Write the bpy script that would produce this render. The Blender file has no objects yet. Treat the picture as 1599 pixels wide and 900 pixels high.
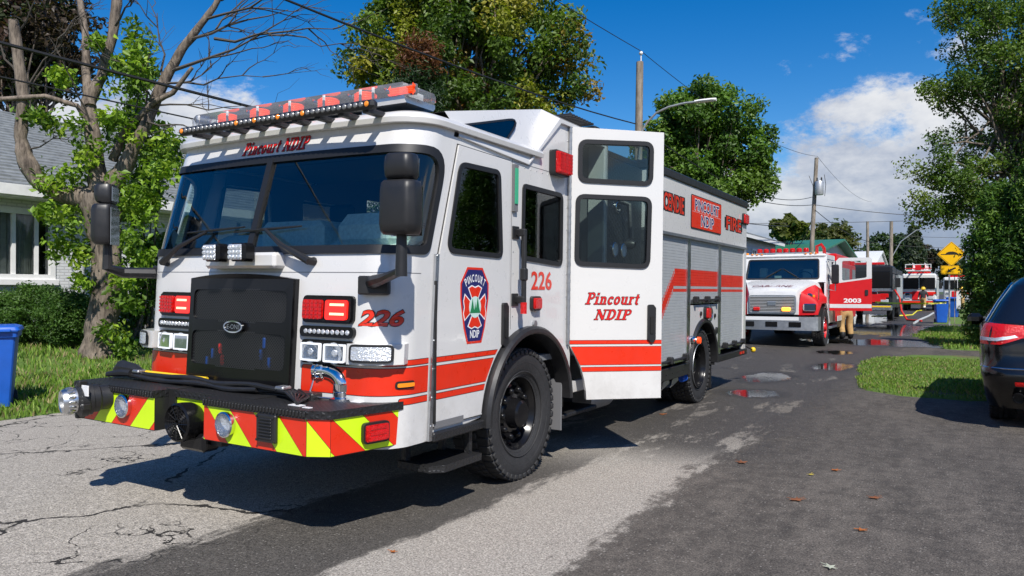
import bpy, bmesh, math, random
import numpy as np
from mathutils import Vector, Matrix, noise
from mathutils.geometry import tessellate_polygon

random.seed(7)
scene = bpy.context.scene
COL = scene.collection
R = math.radians
PI = math.pi

# ------------------------------------------------------------------ camera
F_PX, HORIZON, CAM_H, YAW = 1175.0, 455.0, 1.55, R(30.6)
cd = bpy.data.cameras.new("camera")
cam = bpy.data.objects.new("camera", cd)
COL.objects.link(cam)
cd.sensor_width = 36.0
cd.lens = 36.0 * F_PX / 1599.0
cd.clip_start, cd.clip_end = 0.05, 3000.0
cam.location = (0, 0, CAM_H)
cam.rotation_euler = (R(90) + math.atan((HORIZON - 450.0) / F_PX), 0, YAW)
scene.camera = cam

# ------------------------------------------------------------------ sun and sky
SUN_DIR = Vector((0.68, -0.73, 0.0)).normalized()      # ground direction towards the sun
SUN_EL = R(47)
to_sun = Vector((SUN_DIR.x * math.cos(SUN_EL), SUN_DIR.y * math.cos(SUN_EL), math.sin(SUN_EL)))
sd = bpy.data.lights.new("sun", 'SUN')
sd.energy, sd.angle, sd.color = 4.9, R(0.53), (1.0, 0.955, 0.885)
sun = bpy.data.objects.new("sun", sd)
COL.objects.link(sun)
sun.rotation_euler = to_sun.to_track_quat('Z', 'Y').to_euler()

world = bpy.data.worlds.new("World")
scene.world = world
world.use_nodes = True


class NT:
    """small helper for writing node trees"""
    def __init__(self, tree):
        self.t = tree
        self.n = tree.nodes
        self.l = tree.links

    def __call__(self, kind, ins=None, **props):
        nd = self.n.new(kind)
        for k, v in props.items():
            setattr(nd, k, v)
        for k, v in (ins or {}).items():
            s = nd.inputs[k]
            if hasattr(v, 'is_linked') or isinstance(v, bpy.types.NodeSocket):
                self.l.new(v, s)
            else:
                s.default_value = v
        return nd

    def math(self, op, a, b=None, c=None, clamp=False):
        ins = {0: a}
        if b is not None: ins[1] = b
        if c is not None: ins[2] = c
        return self('ShaderNodeMath', ins, operation=op, use_clamp=clamp).outputs[0]

    def mix(self, f, a, b):
        nd = self('ShaderNodeMix', {0: f, 6: a, 7: b}, data_type='RGBA')
        return nd.outputs[2]

    def noise(self, vec, scale, detail=4, rough=0.55, dim='3D', dist=0.0):
        return self('ShaderNodeTexNoise', {'Vector': vec, 'Scale': scale, 'Detail': detail, 'Roughness': rough, 'Distortion': dist}, noise_dimensions=dim).outputs[0]

    def ramp(self, f, lo, hi):
        return self('ShaderNodeMapRange', {0: f, 1: lo, 2: hi, 3: 0.0, 4: 1.0}, interpolation_type='SMOOTHSTEP').outputs[0]


nt = NT(world.node_tree)
nt.n.clear()
w_out = nt('ShaderNodeOutputWorld')
sky = nt('ShaderNodeTexSky', sky_type='NISHITA', sun_disc=False, sun_elevation=SUN_EL,
         sun_rotation=math.atan2(SUN_DIR.x, SUN_DIR.y), air_density=1.0, dust_density=0.3, ozone_density=2.5, altitude=100.0)
sky_s = nt('ShaderNodeHueSaturation', {'Hue': 0.508, 'Saturation': 1.5, 'Value': 1.6, 'Color': sky.outputs[0]})
gen = nt('ShaderNodeTexCoord').outputs['Generated']
sep = nt('ShaderNodeSeparateXYZ', {0: gen})
el = sep.outputs[2]
vec = nt('ShaderNodeVectorMath', {0: gen, 1: (1.0, 1.0, 1.9)}, operation='MULTIPLY').outputs[0]
vec = nt('ShaderNodeVectorMath', {0: vec, 1: (3.17, 1.43, 0.4)}, operation='ADD').outputs[0]
big = nt.noise(vec, 2.1, 2, 0.5)
fine = nt.noise(vec, 6.5, 10, 0.66, dist=0.15)
dens = nt.math('ADD', nt.math('MULTIPLY', big, 0.9), nt.math('MULTIPLY', fine, 0.55))
# cumulus stay low in the sky all round, only wisps higher up
bias = nt.math('MAXIMUM', nt.math('MULTIPLY_ADD', el, -1.9, 0.46), -0.17)
dens = nt.math('ADD', dens, bias)
mask = nt.ramp(dens, 0.755, 0.84)
shade_n = nt.noise(vec, 5.5, 8, 0.62)
lit = nt.ramp(nt.math('ADD', nt.math('MULTIPLY', el, 1.2), shade_n), 0.50, 0.90)
cloud = nt.mix(lit, (0.33, 0.40, 0.56, 1), (1.0, 1.0, 1.0, 1))
cloud = nt('ShaderNodeVectorMath', {0: cloud, 'Scale': 11.2}, operation='SCALE').outputs[0]
skymix = nt.mix(nt.math('MULTIPLY', mask, 0.93), sky_s.outputs[0], cloud)
bg = nt('ShaderNodeBackground', {'Color': skymix, 'Strength': 0.068})
nt.l.new(bg.outputs[0], w_out.inputs[0])

scene.view_settings.view_transform = 'Standard'
scene.view_settings.look = 'None'
scene.view_settings.exposure = 0.22
scene.view_settings.gamma = 1.0
scene.view_settings.use_curve_mapping = False
scene.render.engine = 'CYCLES'
scene.cycles.use_denoising = True
scene.cycles.max_bounces = 8
scene.cycles.transparent_max_bounces = 12
scene.cycles.caustics_reflective = False
scene.cycles.caustics_refractive = False
scene.cycles.sample_clamp_indirect = 8.0

# ------------------------------------------------------------------ pixels to places
_c, _s = math.cos(YAW), math.sin(YAW)


def ray(px, py):
    a, b = (px - 800.0) / F_PX, -(py - HORIZON) / F_PX
    return Vector((a * _c - _s, a * _s + _c, b))


def on_x(px, py, X):
    d = ray(px, py); t = X / d.x
    return Vector((X, d.y * t, CAM_H + d.z * t))


def on_y(px, py, Y):
    d = ray(px, py); t = Y / d.y
    return Vector((d.x * t, Y, CAM_H + d.z * t))


def on_z(px, py, Z=0.0):
    d = ray(px, py); t = (Z - CAM_H) / d.z
    return Vector((d.x * t, d.y * t, Z))


def at_depth(px, py, dep):
    d = ray(px, py)
    return Vector((d.x * dep, d.y * dep, CAM_H + d.z * dep))


# ------------------------------------------------------------------ mesh helpers
class MB:
    def __init__(self):
        self.v, self.f, self.m = [], [], []
        self.mi = 0
        self.M = None

    def add(self, verts, faces, mi=None):
        o = len(self.v)
        if self.M is not None:
            verts = [self.M @ Vector(p) for p in verts]
        self.v.extend([tuple(p) for p in verts])
        for fc in faces:
            self.f.append(tuple(i + o for i in fc))
            self.m.append(self.mi if mi is None else mi)

    def box(self, x0, x1, y0, y1, z0, z1, b=0.0, rot=None, mi=None):
        c = Vector(((x0 + x1) / 2, (y0 + y1) / 2, (z0 + z1) / 2))
        h = Vector((abs(x1 - x0) / 2, abs(y1 - y0) / 2, abs(z1 - z0) / 2))
        b = min(b, h.x * .95, h.y * .95, h.z * .95)
        if b <= 0:
            vs = [Vector((sx * h.x, sy * h.y, sz * h.z)) for sx in (-1, 1) for sy in (-1, 1) for sz in (-1, 1)]
            fs = [(0, 1, 3, 2), (4, 6, 7, 5), (0, 4, 5, 1), (2, 3, 7, 6), (0, 2, 6, 4), (1, 5, 7, 3)]
        else:
            idx, vs = {}, []
            for sx in (-1, 1):
                for sy in (-1, 1):
                    for sz in (-1, 1):
                        for ax in range(3):
                            p = [sx * (h.x - b), sy * (h.y - b), sz * (h.z - b)]
                            p[ax] = (sx * h.x, sy * h.y, sz * h.z)[ax]
                            idx[(sx, sy, sz, ax)] = len(vs)
                            vs.append(Vector(p))
            fs = []
            for ax in range(3):
                o = [a for a in range(3) if a != ax]
                for s in (-1, 1):
                    q = []
                    for (a, c2) in ((-1, -1), (1, -1), (1, 1), (-1, 1)):
                        k = [0, 0, 0]; k[ax] = s; k[o[0]] = a; k[o[1]] = c2
                        q.append(idx[(*k, ax)])
                    fs.append(tuple(q) if (s > 0) == (ax != 1) else tuple(reversed(q)))
            for ax in range(3):           # edges along ax
                o = [a for a in range(3) if a != ax]
                for s0 in (-1, 1):
                    for s1 in (-1, 1):
                        k0, k1 = [0, 0, 0], [0, 0, 0]
                        k0[o[0]] = k1[o[0]] = s0; k0[o[1]] = k1[o[1]] = s1; k0[ax] = -1; k1[ax] = 1
                        fs.append((idx[(*k0, o[0])], idx[(*k1, o[0])], idx[(*k1, o[1])], idx[(*k0, o[1])]))
            for sx in (-1, 1):
                for sy in (-1, 1):
                    for sz in (-1, 1):
                        fs.append(tuple(idx[(sx, sy, sz, a)] for a in range(3)))
        if rot is not None:
            vs = [rot @ p for p in vs]
        self.add([p + c for p in vs], fs, mi)

    def frame(self, p0, p1):
        d = (Vector(p1) - Vector(p0)).normalized()
        u = d.orthogonal().normalized()
        return d, u, d.cross(u)

    def cyl(self, p0, p1, r0, r1=None, n=14, caps=True, mi=None):
        r1 = r0 if r1 is None else r1
        p0, p1 = Vector(p0), Vector(p1)
        d, u, w = self.frame(p0, p1)
        vs = []
        for p, r in ((p0, r0), (p1, r1)):
            for i in range(n):
                a = 2 * PI * i / n
                vs.append(p + (u * math.cos(a) + w * math.sin(a)) * r)
        fs = [(i, (i + 1) % n, n + (i + 1) % n, n + i) for i in range(n)]
        if caps:
            fs += [tuple(reversed(range(n))), tuple(range(n, 2 * n))]
        self.add(vs, fs, mi)

    def tube(self, pts, r, n=8, caps=True, mi=None):
        pts = [Vector(p) for p in pts]
        k = len(pts)
        rs = list(r) if isinstance(r, (list, tuple)) else [r] * k
        t0 = (pts[1] - pts[0]).normalized()
        u = t0.orthogonal().normalized()
        vs = []
        for i, p in enumerate(pts):
            t = (pts[min(i + 1, k - 1)] - pts[max(i - 1, 0)])
            t = t.normalized() if t.length > 1e-9 else t0
            u = (u - t * u.dot(t))
            u = u.normalized() if u.length > 1e-6 else t.orthogonal().normalized()
            w = t.cross(u)
            for j in range(n):
                a = 2 * PI * j / n
                vs.append(p + (u * math.cos(a) + w * math.sin(a)) * rs[i])
        fs = [(i * n + j, i * n + (j + 1) % n, (i + 1) * n + (j + 1) % n, (i + 1) * n + j) for i in range(k - 1) for j in range(n)]
        if caps:
            fs += [tuple(reversed(range(n))), tuple(range((k - 1) * n, k * n))]
        self.add(vs, fs, mi)

    def lathe(self, prof, o, axis, n=32, mi=None, a0=0.0, a1=2 * PI):
        """prof: (radius, height along axis)"""
        o, ax = Vector(o), Vector(axis).normalized()
        u = Vector((0, 0, 1)) if abs(ax.z) < .9 else Vector((1, 0, 0))
        u = (u - ax * u.dot(ax)).normalized()
        w = ax.cross(u)
        full = abs(a1 - a0 - 2 * PI) < 1e-6
        m = n if full else n + 1
        vs = []
        for (r, h) in prof:
            for i in range(m):
                a = a0 + (a1 - a0) * i / n
                vs.append(o + ax * h + (u * math.cos(a) + w * math.sin(a)) * max(r, 1e-5))
        fs = []
        for k in range(len(prof) - 1):
            for i in range(n):
                j = (i + 1) % m
                fs.append((k * m + i, k * m + j, (k + 1) * m + j, (k + 1) * m + i))
        self.add(vs, fs, mi)

    def prism(self, outer, fn, d0, d1, holes=(), mi=None, side_mi=None):
        """flat plate: outer / holes are 2-D loops, fn(u, v, d) places them"""
        loops = [[Vector((p[0], p[1], 0)) for p in outer]] + [[Vector((p[0], p[1], 0)) for p in h] for h in holes]
        tris = tessellate_polygon(loops)
        flat = [p for l in loops for p in l]
        n = len(flat)
        vs = [fn(p.x, p.y, d0) for p in flat] + [fn(p.x, p.y, d1) for p in flat]
        fs = [tuple(t) for t in tris] + [tuple(n + i for i in reversed(t)) for t in tris]
        self.add(vs, fs, mi)
        o = len(self.v) - 2 * n
        k = 0
        for l in loops:
            m = len(l)
            for i in range(m):
                j = (i + 1) % m
                self.f.append((o + k + i, o + k + j, o + n + k + j, o + n + k + i))
                self.m.append(self.mi if mi is None and side_mi is None else (side_mi if side_mi is not None else mi))
            k += m

    def sheet(self, outer, fn, holes=(), mi=None, cuts_u=(), cuts_v=()):
        """single-sided sheet in (u, v), cut along u = const / v = const, then placed by fn(u, v)"""
        loops = [[Vector((p[0], p[1], 0)) for p in outer]] + [[Vector((p[0], p[1], 0)) for p in h] for h in holes]
        tris = tessellate_polygon(loops)
        flat = [p for l in loops for p in l]
        bm = bmesh.new()
        bv = [bm.verts.new(p) for p in flat]
        for t in tris:
            try: bm.faces.new([bv[i] for i in t])
            except ValueError: pass
        for ax, cuts in ((0, cuts_u), (1, cuts_v)):
            for c in cuts:
                co, no = Vector((0, 0, 0)), Vector((0, 0, 0))
                co[ax] = c; no[ax] = 1
                bmesh.ops.bisect_plane(bm, geom=bm.verts[:] + bm.edges[:] + bm.faces[:], plane_co=co, plane_no=no, dist=1e-5)
        bm.verts.index_update()
        self.add([fn(v.co.x, v.co.y) for v in bm.verts], [[v.index for v in f.verts] for f in bm.faces], mi)
        bm.free()

    def grid(self, fn, nu, nv, mi=None, closed_u=False):
        vs = [fn(i / nu, j / nv) for j in range(nv + 1) for i in range(nu + (0 if closed_u else 1))]
        m = nu if closed_u else nu + 1
        fs = [(j * m + i, j * m + (i + 1) % m, (j + 1) * m + (i + 1) % m, (j + 1) * m + i) for j in range(nv) for i in range(nu)]
        self.add(vs, fs, mi)

    def loft(self, rings, caps=True, mi=None, closed=True):
        n = len(rings[0])
        vs = [p for r in rings for p in r]
        fs = []
        for k in range(len(rings) - 1):
            for i in range(n if closed else n - 1):
                j = (i + 1) % n
                fs.append((k * n + i, k * n + j, (k + 1) * n + j, (k + 1) * n + i))
        if caps:
            fs += [tuple(reversed(range(n))), tuple(range((len(rings) - 1) * n, len(rings) * n))]
        self.add(vs, fs, mi)

    def ball(self, c, r, nu=14, nv=9, mi=None):
        c = Vector(c)
        r = Vector(r) if not isinstance(r, (int, float)) else Vector((r, r, r))
        self.grid(lambda u, v: c + Vector((r.x * math.cos(2 * PI * u) * math.sin(PI * v * .998 + .003), r.y * math.sin(2 * PI * u) * math.sin(PI * v * .998 + .003), r.z * math.cos(PI * v))), nu, nv, mi, closed_u=True)

    def mesh(self, name, mats, smooth=35, recalc=True):
        me = bpy.data.meshes.new(name)
        me.from_pydata(self.v, [], self.f)
        if not isinstance(mats, (list, tuple)): mats = [mats]
        for m in mats: me.materials.append(m)
        if len(mats) > 1: me.polygons.foreach_set('material_index', self.m)
        if recalc:
            bm = bmesh.new(); bm.from_mesh(me)
            bmesh.ops.recalc_face_normals(bm, faces=bm.faces)
            bm.to_mesh(me); bm.free()
        if smooth:
            me.polygons.foreach_set('use_smooth', [True] * len(me.polygons))
            me.set_sharp_from_angle(angle=R(smooth))
        me.update()
        return me

    def build(self, name, mats, parent=None, smooth=35, recalc=True):
        return link(name, self.mesh(name, mats, smooth, recalc), parent)


def link(name, me, parent=None, loc=None, rot=None):
    o = bpy.data.objects.new(name, me)
    COL.objects.link(o)
    if parent is not None: o.parent = parent
    if loc is not None: o.location = loc
    if rot is not None: o.rotation_euler = rot
    return o


def tag(o, label, cat, group=None):
    o['label'] = label; o['category'] = cat
    if group: o['group'] = group
    return o


def thing(name, label, cat, loc=(0, 0, 0), rz=0.0, group=None):
    o = link(name, None, None, loc, (0, 0, rz))
    o.empty_display_size = 0.2
    return tag(o, label, cat, group)


def part(name, parent, loc=(0, 0, 0), rot=(0, 0, 0)):
    o = link(name, None, parent, loc, rot)
    o.empty_display_size = 0.1
    return o


def structure(o):
    o['kind'] = 'structure'
    return o


def stuff(o):
    o['kind'] = 'stuff'
    return o


def rpoly(pts, r, seg=5):
    """closed 2-D polygon with rounded corners"""
    out = []
    n = len(pts)
    rs = r if isinstance(r, (list, tuple)) else [r] * n
    for i in range(n):
        p, a, b = Vector(pts[i]), Vector(pts[i - 1]), Vector(pts[(i + 1) % n])
        da, db = (a - p), (b - p)
        la, lb = da.length, db.length
        da.normalize(); db.normalize()
        ang = da.angle(db)
        if rs[i] <= 0 or ang > 3.05:
            out.append((p.x, p.y)); continue
        t = min(rs[i] / math.tan(ang / 2), la * .48, lb * .48)
        p0, p1 = p + da * t, p + db * t
        for k in range(seg + 1):
            f = k / seg
            q = p0 * (1 - f) ** 2 + p * 2 * f * (1 - f) + p1 * f * f
            # lean towards a circle
            out.append((q.x, q.y))
    return out


def inset(pts, d):
    """inset a counter-clockwise or clockwise loop by d towards its inside"""
    n = len(pts)
    area = sum(pts[i][0] * pts[(i + 1) % n][1] - pts[(i + 1) % n][0] * pts[i][1] for i in range(n))
    sg = 1 if area > 0 else -1
    out = []
    for i in range(n):
        a, p, b = Vector(pts[i - 1]), Vector(pts[i]), Vector(pts[(i + 1) % n])
        e0, e1 = (p - a), (b - p)
        if e0.length < 1e-9: e0 = e1
        if e1.length < 1e-9: e1 = e0
        e0, e1 = e0.normalized(), e1.normalized()
        n0, n1 = Vector((-e0.y, e0.x)) * sg, Vector((-e1.y, e1.x)) * sg
        nn = (n0 + n1)
        nn = nn.normalized() if nn.length > 1e-6 else n0
        k = max(0.5, nn.dot(n0))
        q = p + nn * d / k
        out.append((q.x, q.y))
    return out


def arc(cx, cy, r, a0, a1, n):
    return [(cx + r * math.cos(R(a0 + (a1 - a0) * i / n)), cy + r * math.sin(R(a0 + (a1 - a0) * i / n))) for i in range(n + 1)]


_text_cache = {}


def text2d(s, bold=0.0, shear=0.0, spacing=1.0):
    """letters as a flat mesh normalised to height 1 (caps), left at 0"""
    key = (s, bold, shear, spacing)
    if key in _text_cache: return _text_cache[key]
    cu = bpy.data.curves.new("lettering", 'FONT')
    cu.body = s; cu.size = 1.0; cu.offset = bold; cu.shear = shear; cu.space_character = spacing
    cu.fill_mode = 'FRONT' if hasattr(cu, 'fill_mode') else cu.fill_mode
    cu.resolution_u = 3
    ob = bpy.data.objects.new("lettering", cu)
    COL.objects.link(ob)
    dg = bpy.context.evaluated_depsgraph_get()
    me = bpy.data.meshes.new_from_object(ob.evaluated_get(dg))
    vs = [(v.co.x, v.co.y) for v in me.vertices]
    fs = [tuple(p.vertices) for p in me.polygons]
    bpy.data.objects.remove(ob); bpy.data.curves.remove(cu); bpy.data.meshes.remove(me)
    x0, x1 = min(v[0] for v in vs), max(v[0] for v in vs)
    y0, y1 = min(v[1] for v in vs), max(v[1] for v in vs)
    _text_cache[key] = (vs, fs, (x0, x1, y0, y1))
    return _text_cache[key]


def letters(mb, s, fn, w, h, bold=0.0, shear=0.0, fat=0.0, spacing=1.0, mi=None):
    """write s into the rectangle w x h whose lower-left corner is fn(0, 0); fat widens the strokes"""
    _, _, (x0, x1, y0, y1) = text2d(s, bold, shear, spacing)
    vs, fs, _ = text2d(s, bold + fat, shear, spacing)
    mb.add([fn((x - x0) / (x1 - x0) * w, (y - y0) / (y1 - y0) * h) for x, y in vs], fs, mi)
# ------------------------------------------------------------------ materials
MATS = {}


def mat(name, col, rough=0.5, metal=0.0, coat=0.0, spec=0.5, var=0.0, vscale=6.0, bump=0.0, bscale=60.0, emit=None, estr=0.0, alpha=None, dirt=0.0):
    m = bpy.data.materials.new(name)
    m.use_nodes = True
    t = NT(m.node_tree)
    b = t.n['Principled BSDF']
    b.inputs['Base Color'].default_value = (*col, 1)
    b.inputs['Roughness'].default_value = rough
    b.inputs['Metallic'].default_value = metal
    b.inputs['Specular IOR Level'].default_value = spec
    b.inputs['Coat Weight'].default_value = coat
    b.inputs['Coat Roughness'].default_value = 0.06
    tc = t('ShaderNodeTexCoord').outputs['Object']
    if var > 0:
        f = t.noise(tc, vscale, 5, 0.6)
        f = t('ShaderNodeMapRange', {0: f, 1: 0.3, 2: 0.7, 3: 1 - var, 4: 1 + var}).outputs[0]
        c = t('ShaderNodeVectorMath', {0: (*col,), 'Scale': f}, operation='SCALE').outputs[0]
        t.l.new(c, b.inputs['Base Color'])
        r = t('ShaderNodeMapRange', {0: t.noise(tc, vscale * 2.3, 4, 0.6), 1: 0.3, 2: 0.7, 3: max(0.02, rough - .08), 4: min(1, rough + .1)}).outputs[0]
        t.l.new(r, b.inputs['Roughness'])
    if bump > 0:
        bp = t('ShaderNodeBump', {'Height': t.noise(tc, bscale, 4, 0.6), 'Strength': bump, 'Distance': 0.02})
        t.l.new(bp.outputs[0], b.inputs['Normal'])
    if emit:
        b.inputs['Emission Color'].default_value = (*emit, 1)
        b.inputs['Emission Strength'].default_value = estr
    MATS[name] = m
    return m


def glass(name, tint, refl=1.0, rough=0.0, ior=1.5, gain=0.9):
    m = bpy.data.materials.new(name)
    m.use_nodes = True
    t = NT(m.node_tree)
    t.n.clear()
    out = t('ShaderNodeOutputMaterial')
    tr = t('ShaderNodeBsdfTransparent', {'Color': (*tint, 1)})
    gl = t('ShaderNodeBsdfGlossy', {'Color': (refl, refl, refl, 1), 'Roughness': rough})
    fr = t('ShaderNodeFresnel', {'IOR': ior})
    fac = t.math('MULTIPLY', fr.outputs[0], gain, clamp=True)
    mx = t('ShaderNodeMixShader', {0: fac, 1: tr.outputs[0], 2: gl.outputs[0]})
    t.l.new(mx.outputs[0], out.inputs[0])
    MATS[name] = m
    return m


def paint(name, col, dirt=0.0, rough=0.28):
    """automotive paint with slight orange peel, rounded edges and road dust low down"""
    m = bpy.data.materials.new(name)
    m.use_nodes = True
    t = NT(m.node_tree)
    b = t.n['Principled BSDF']
    tc = t('ShaderNodeTexCoord').outputs['Object']
    f = t.noise(tc, 1.7, 6, 0.62)
    f2 = t.noise(tc, 11.0, 6, 0.7)
    k = t.math('MULTIPLY', t.ramp(t.math('ADD', t.math('MULTIPLY', f, .6), t.math('MULTIPLY', f2, .5)), 0.5, 0.8), 0.05 + dirt)
    t.l.new(t.mix(k, (*col, 1), (col[0] * .62 + .05, col[1] * .6 + .045, col[2] * .56 + .04, 1)), b.inputs['Base Color'])
    t.l.new(t('ShaderNodeMapRange', {0: f2, 1: .3, 2: .75, 3: rough - .05, 4: rough + .13}).outputs[0], b.inputs['Roughness'])
    zc_ = t('ShaderNodeSeparateXYZ', {0: tc}).outputs[2]
    film = t.math('MULTIPLY', t.math('MULTIPLY', t.ramp(zc_, 1.15, .5), t.ramp(t.noise(tc, 4.5, 8, .7), .35, .7)), .30)
    lk = b.inputs['Base Color'].links[0].from_socket
    t.l.new(t.mix(film, lk, (.26, .24, .21, 1)), b.inputs['Base Color'])
    b.inputs['Coat Weight'].default_value = 0.8
    b.inputs['Coat Roughness'].default_value = 0.07
    bv = t('ShaderNodeBevel', {'Radius': 0.007}, samples=3)
    bp = t('ShaderNodeBump', {'Height': t.noise(tc, 5.0, 2, 0.5), 'Strength': 0.035, 'Distance': 0.05, 'Normal': bv.outputs[0]})
    t.l.new(bp.outputs[0], b.inputs['Normal'])
    t.l.new(bp.outputs[0], b.inputs['Coat Normal'])
    MATS[name] = m
    return m


white = paint('white_paint', (0.665, 0.655, 0.635))
white_far = mat('white_paint_far', (0.64, 0.64, 0.64), 0.3, coat=.4, var=.05)
red_vinyl = mat('red_vinyl', (0.72, 0.028, 0.006), 0.32, coat=.3, var=.05)
red_deep = mat('red_lettering', (0.62, 0.012, 0.012), 0.4, var=.04)
red_paint = paint('red_paint', (0.55, 0.014, 0.016))
black_vinyl = mat('black_vinyl', (0.012, 0.012, 0.012), 0.45)
lime = mat('lime_vinyl', (0.62, 0.88, 0.015), 0.38, var=.04)
yellow = mat('yellow_paint', (0.85, 0.55, 0.02), 0.4, var=.06)
tape_mat = mat('yellow_tape', (0.80, 0.72, 0.03), 0.4)
rubber = mat('tyre_rubber', (0.022, 0.022, 0.023), 0.72, var=.25, vscale=9, bump=.25, bscale=45)
gasket = mat('gasket_rubber', (0.012, 0.012, 0.013), 0.5)
black_plastic = mat('black_plastic', (0.017, 0.017, 0.018), 0.42, var=.12)
black_gloss = mat('black_gloss', (0.007, 0.007, 0.008), 0.22, spec=.3, coat=.08)
black_metal = mat('black_metal', (0.02, 0.02, 0.02), 0.4, bump=.1, bscale=30)
dark_void = mat('dark_cavity', (0.006, 0.006, 0.006), 0.8)
red_far = mat('red_truck_paint', (.58, .010, .014), .42, spec=.35, var=.05)
chrome = mat('chrome', (0.72, 0.73, 0.74), 0.07, metal=1.0)
alu = mat('aluminium', (0.62, 0.63, 0.64), 0.32, metal=1.0, var=.08)
alu_dull = mat('dull_aluminium', (0.42, 0.43, 0.44), 0.45, metal=.9, var=.12)
roller = mat('roller_shutter', (0.50, 0.52, 0.53), 0.42, metal=.3, var=.05)
roller_red = mat('roller_red', (0.66, 0.03, 0.015), 0.36, var=.07)
lens_red = mat('red_lens', (0.50, 0.006, 0.006), 0.15, coat=.5, bump=.7, bscale=42, emit=(1, .01, .005), estr=.08)
lens_red_lit = mat('lit_red_lens', (0.8, 0.01, 0.008), 0.12, coat=.8, emit=(1, .02, .01), estr=1.2)
led_hot = mat('led_hot', (1, .25, .15), 0.3, emit=(1, .22, .12), estr=5.0)
lens_amber = mat('amber_lens', (0.75, 0.22, 0.01), 0.15, coat=.7, emit=(1, .3, .02), estr=.25)
lens_orange = mat('beacon_lens', (0.9, 0.07, 0.012), 0.3, coat=.3, emit=(1, .08, .01), estr=.5)
lens_green = mat('green_lens', (0.05, 0.42, 0.22), 0.3, coat=.3)
reflector = mat('headlamp_reflector', (0.80, 0.82, 0.84), 0.2, metal=.55, bump=.6, bscale=60)
drl = mat('lit_lamp_ring', (.7, .72, .75), .2, emit=(.9, .95, 1), estr=.35)
led_dim = mat('dim_led', (.22, .22, .22), .25, metal=.3)
white_plastic = mat('white_plastic', (0.75, 0.75, 0.75), 0.4)
grey_plastic = mat('grey_plastic', (0.16, 0.16, 0.165), 0.5)
seat_black = mat('seat_black', (0.014, 0.014, 0.015), 0.6)
dash_mat = mat('dash_grey', (0.52, 0.60, 0.57), 0.7, var=.2, vscale=40)
cab_grey = mat('cab_lining', (0.17, 0.175, 0.18), 0.75)
cab_pale = mat('cab_pale', (0.45, 0.47, 0.46), 0.6)
belt_red = mat('red_belt', (0.5, 0.02, 0.015), 0.7)
hivis = mat('hivis_cloth', (0.55, 0.75, 0.02), 0.8)
navy = mat('navy_print', (0.013, 0.017, 0.12), 0.4)
white_print = mat('white_print', (0.8, 0.8, 0.8), 0.4)
green_print = mat('green_print', (0.01, 0.20, 0.07), 0.4)
pale_print = mat('pale_print', (0.55, 0.72, 0.66), 0.4)
blue_plastic = mat('blue_plastic', (0.012, 0.10, 0.48), 0.42, var=.1)
ws_glass = glass('windscreen_glass', (0.80, 0.93, 0.89), 1.0, 0.0, 1.5, 1.9)
side_glass = glass('tinted_side_glass', (0.45, 0.49, 0.48), 1.0)
door_glass = glass('door_glass', (0.62, 0.70, 0.68), 1.0)
clear_lens = glass('clear_lens', (0.95, 0.96, 0.97), 1.0, 0.03, 1.25)
house_glass = glass('house_glass', (0.82, 0.85, 0.85), .9)


def hazy_plastic(name):
    m = bpy.data.materials.new(name); m.use_nodes = True
    t = NT(m.node_tree); t.n.clear()
    out = t('ShaderNodeOutputMaterial')
    tr = t('ShaderNodeBsdfTransparent', {'Color': (.97, .98, .99, 1)}); df = t('ShaderNodeBsdfDiffuse', {'Color': (.85, .87, .88, 1)})
    gl = t('ShaderNodeBsdfGlossy', {'Roughness': .06}); fr = t('ShaderNodeFresnel', {'IOR': 1.45})
    a = t('ShaderNodeMixShader', {0: .13, 1: tr.outputs[0], 2: df.outputs[0]})
    b = t('ShaderNodeMixShader', {0: fr.outputs[0], 1: a.outputs[0], 2: gl.outputs[0]})
    t.l.new(b.outputs[0], out.inputs[0])
    return m


dome_plastic = hazy_plastic('clear_dome_plastic')


def diamond_plate(name, col, rough, metal, scale=26.0):
    m = bpy.data.materials.new(name); m.use_nodes = True
    t = NT(m.node_tree); b = t.n['Principled BSDF']
    b.inputs['Base Color'].default_value = (*col, 1)
    b.inputs['Roughness'].default_value = rough; b.inputs['Metallic'].default_value = metal
    tc = t('ShaderNodeTexCoord').outputs['Object']
    mp = t('ShaderNodeMapping', {'Vector': tc, 'Rotation': (0.6, 0.6, R(45))})
    w1 = t('ShaderNodeTexVoronoi', {'Vector': mp.outputs[0], 'Scale': scale, 'Randomness': 0.0}, distance='CHEBYCHEV').outputs[0]
    h = t.ramp(w1, 0.42, 0.12)
    bp = t('ShaderNodeBump', {'Height': h, 'Strength': 0.8, 'Distance': 0.004})
    t.l.new(bp.outputs[0], b.inputs['Normal'])
    MATS[name] = m
    return m


tread_black = diamond_plate('black_tread_plate', (0.02, 0.02, 0.021), 0.45, 0.2, 34)
tread_dark = diamond_plate('dark_diamond_plate', (0.022, 0.022, 0.025), 0.38, 0.3, 26)


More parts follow.
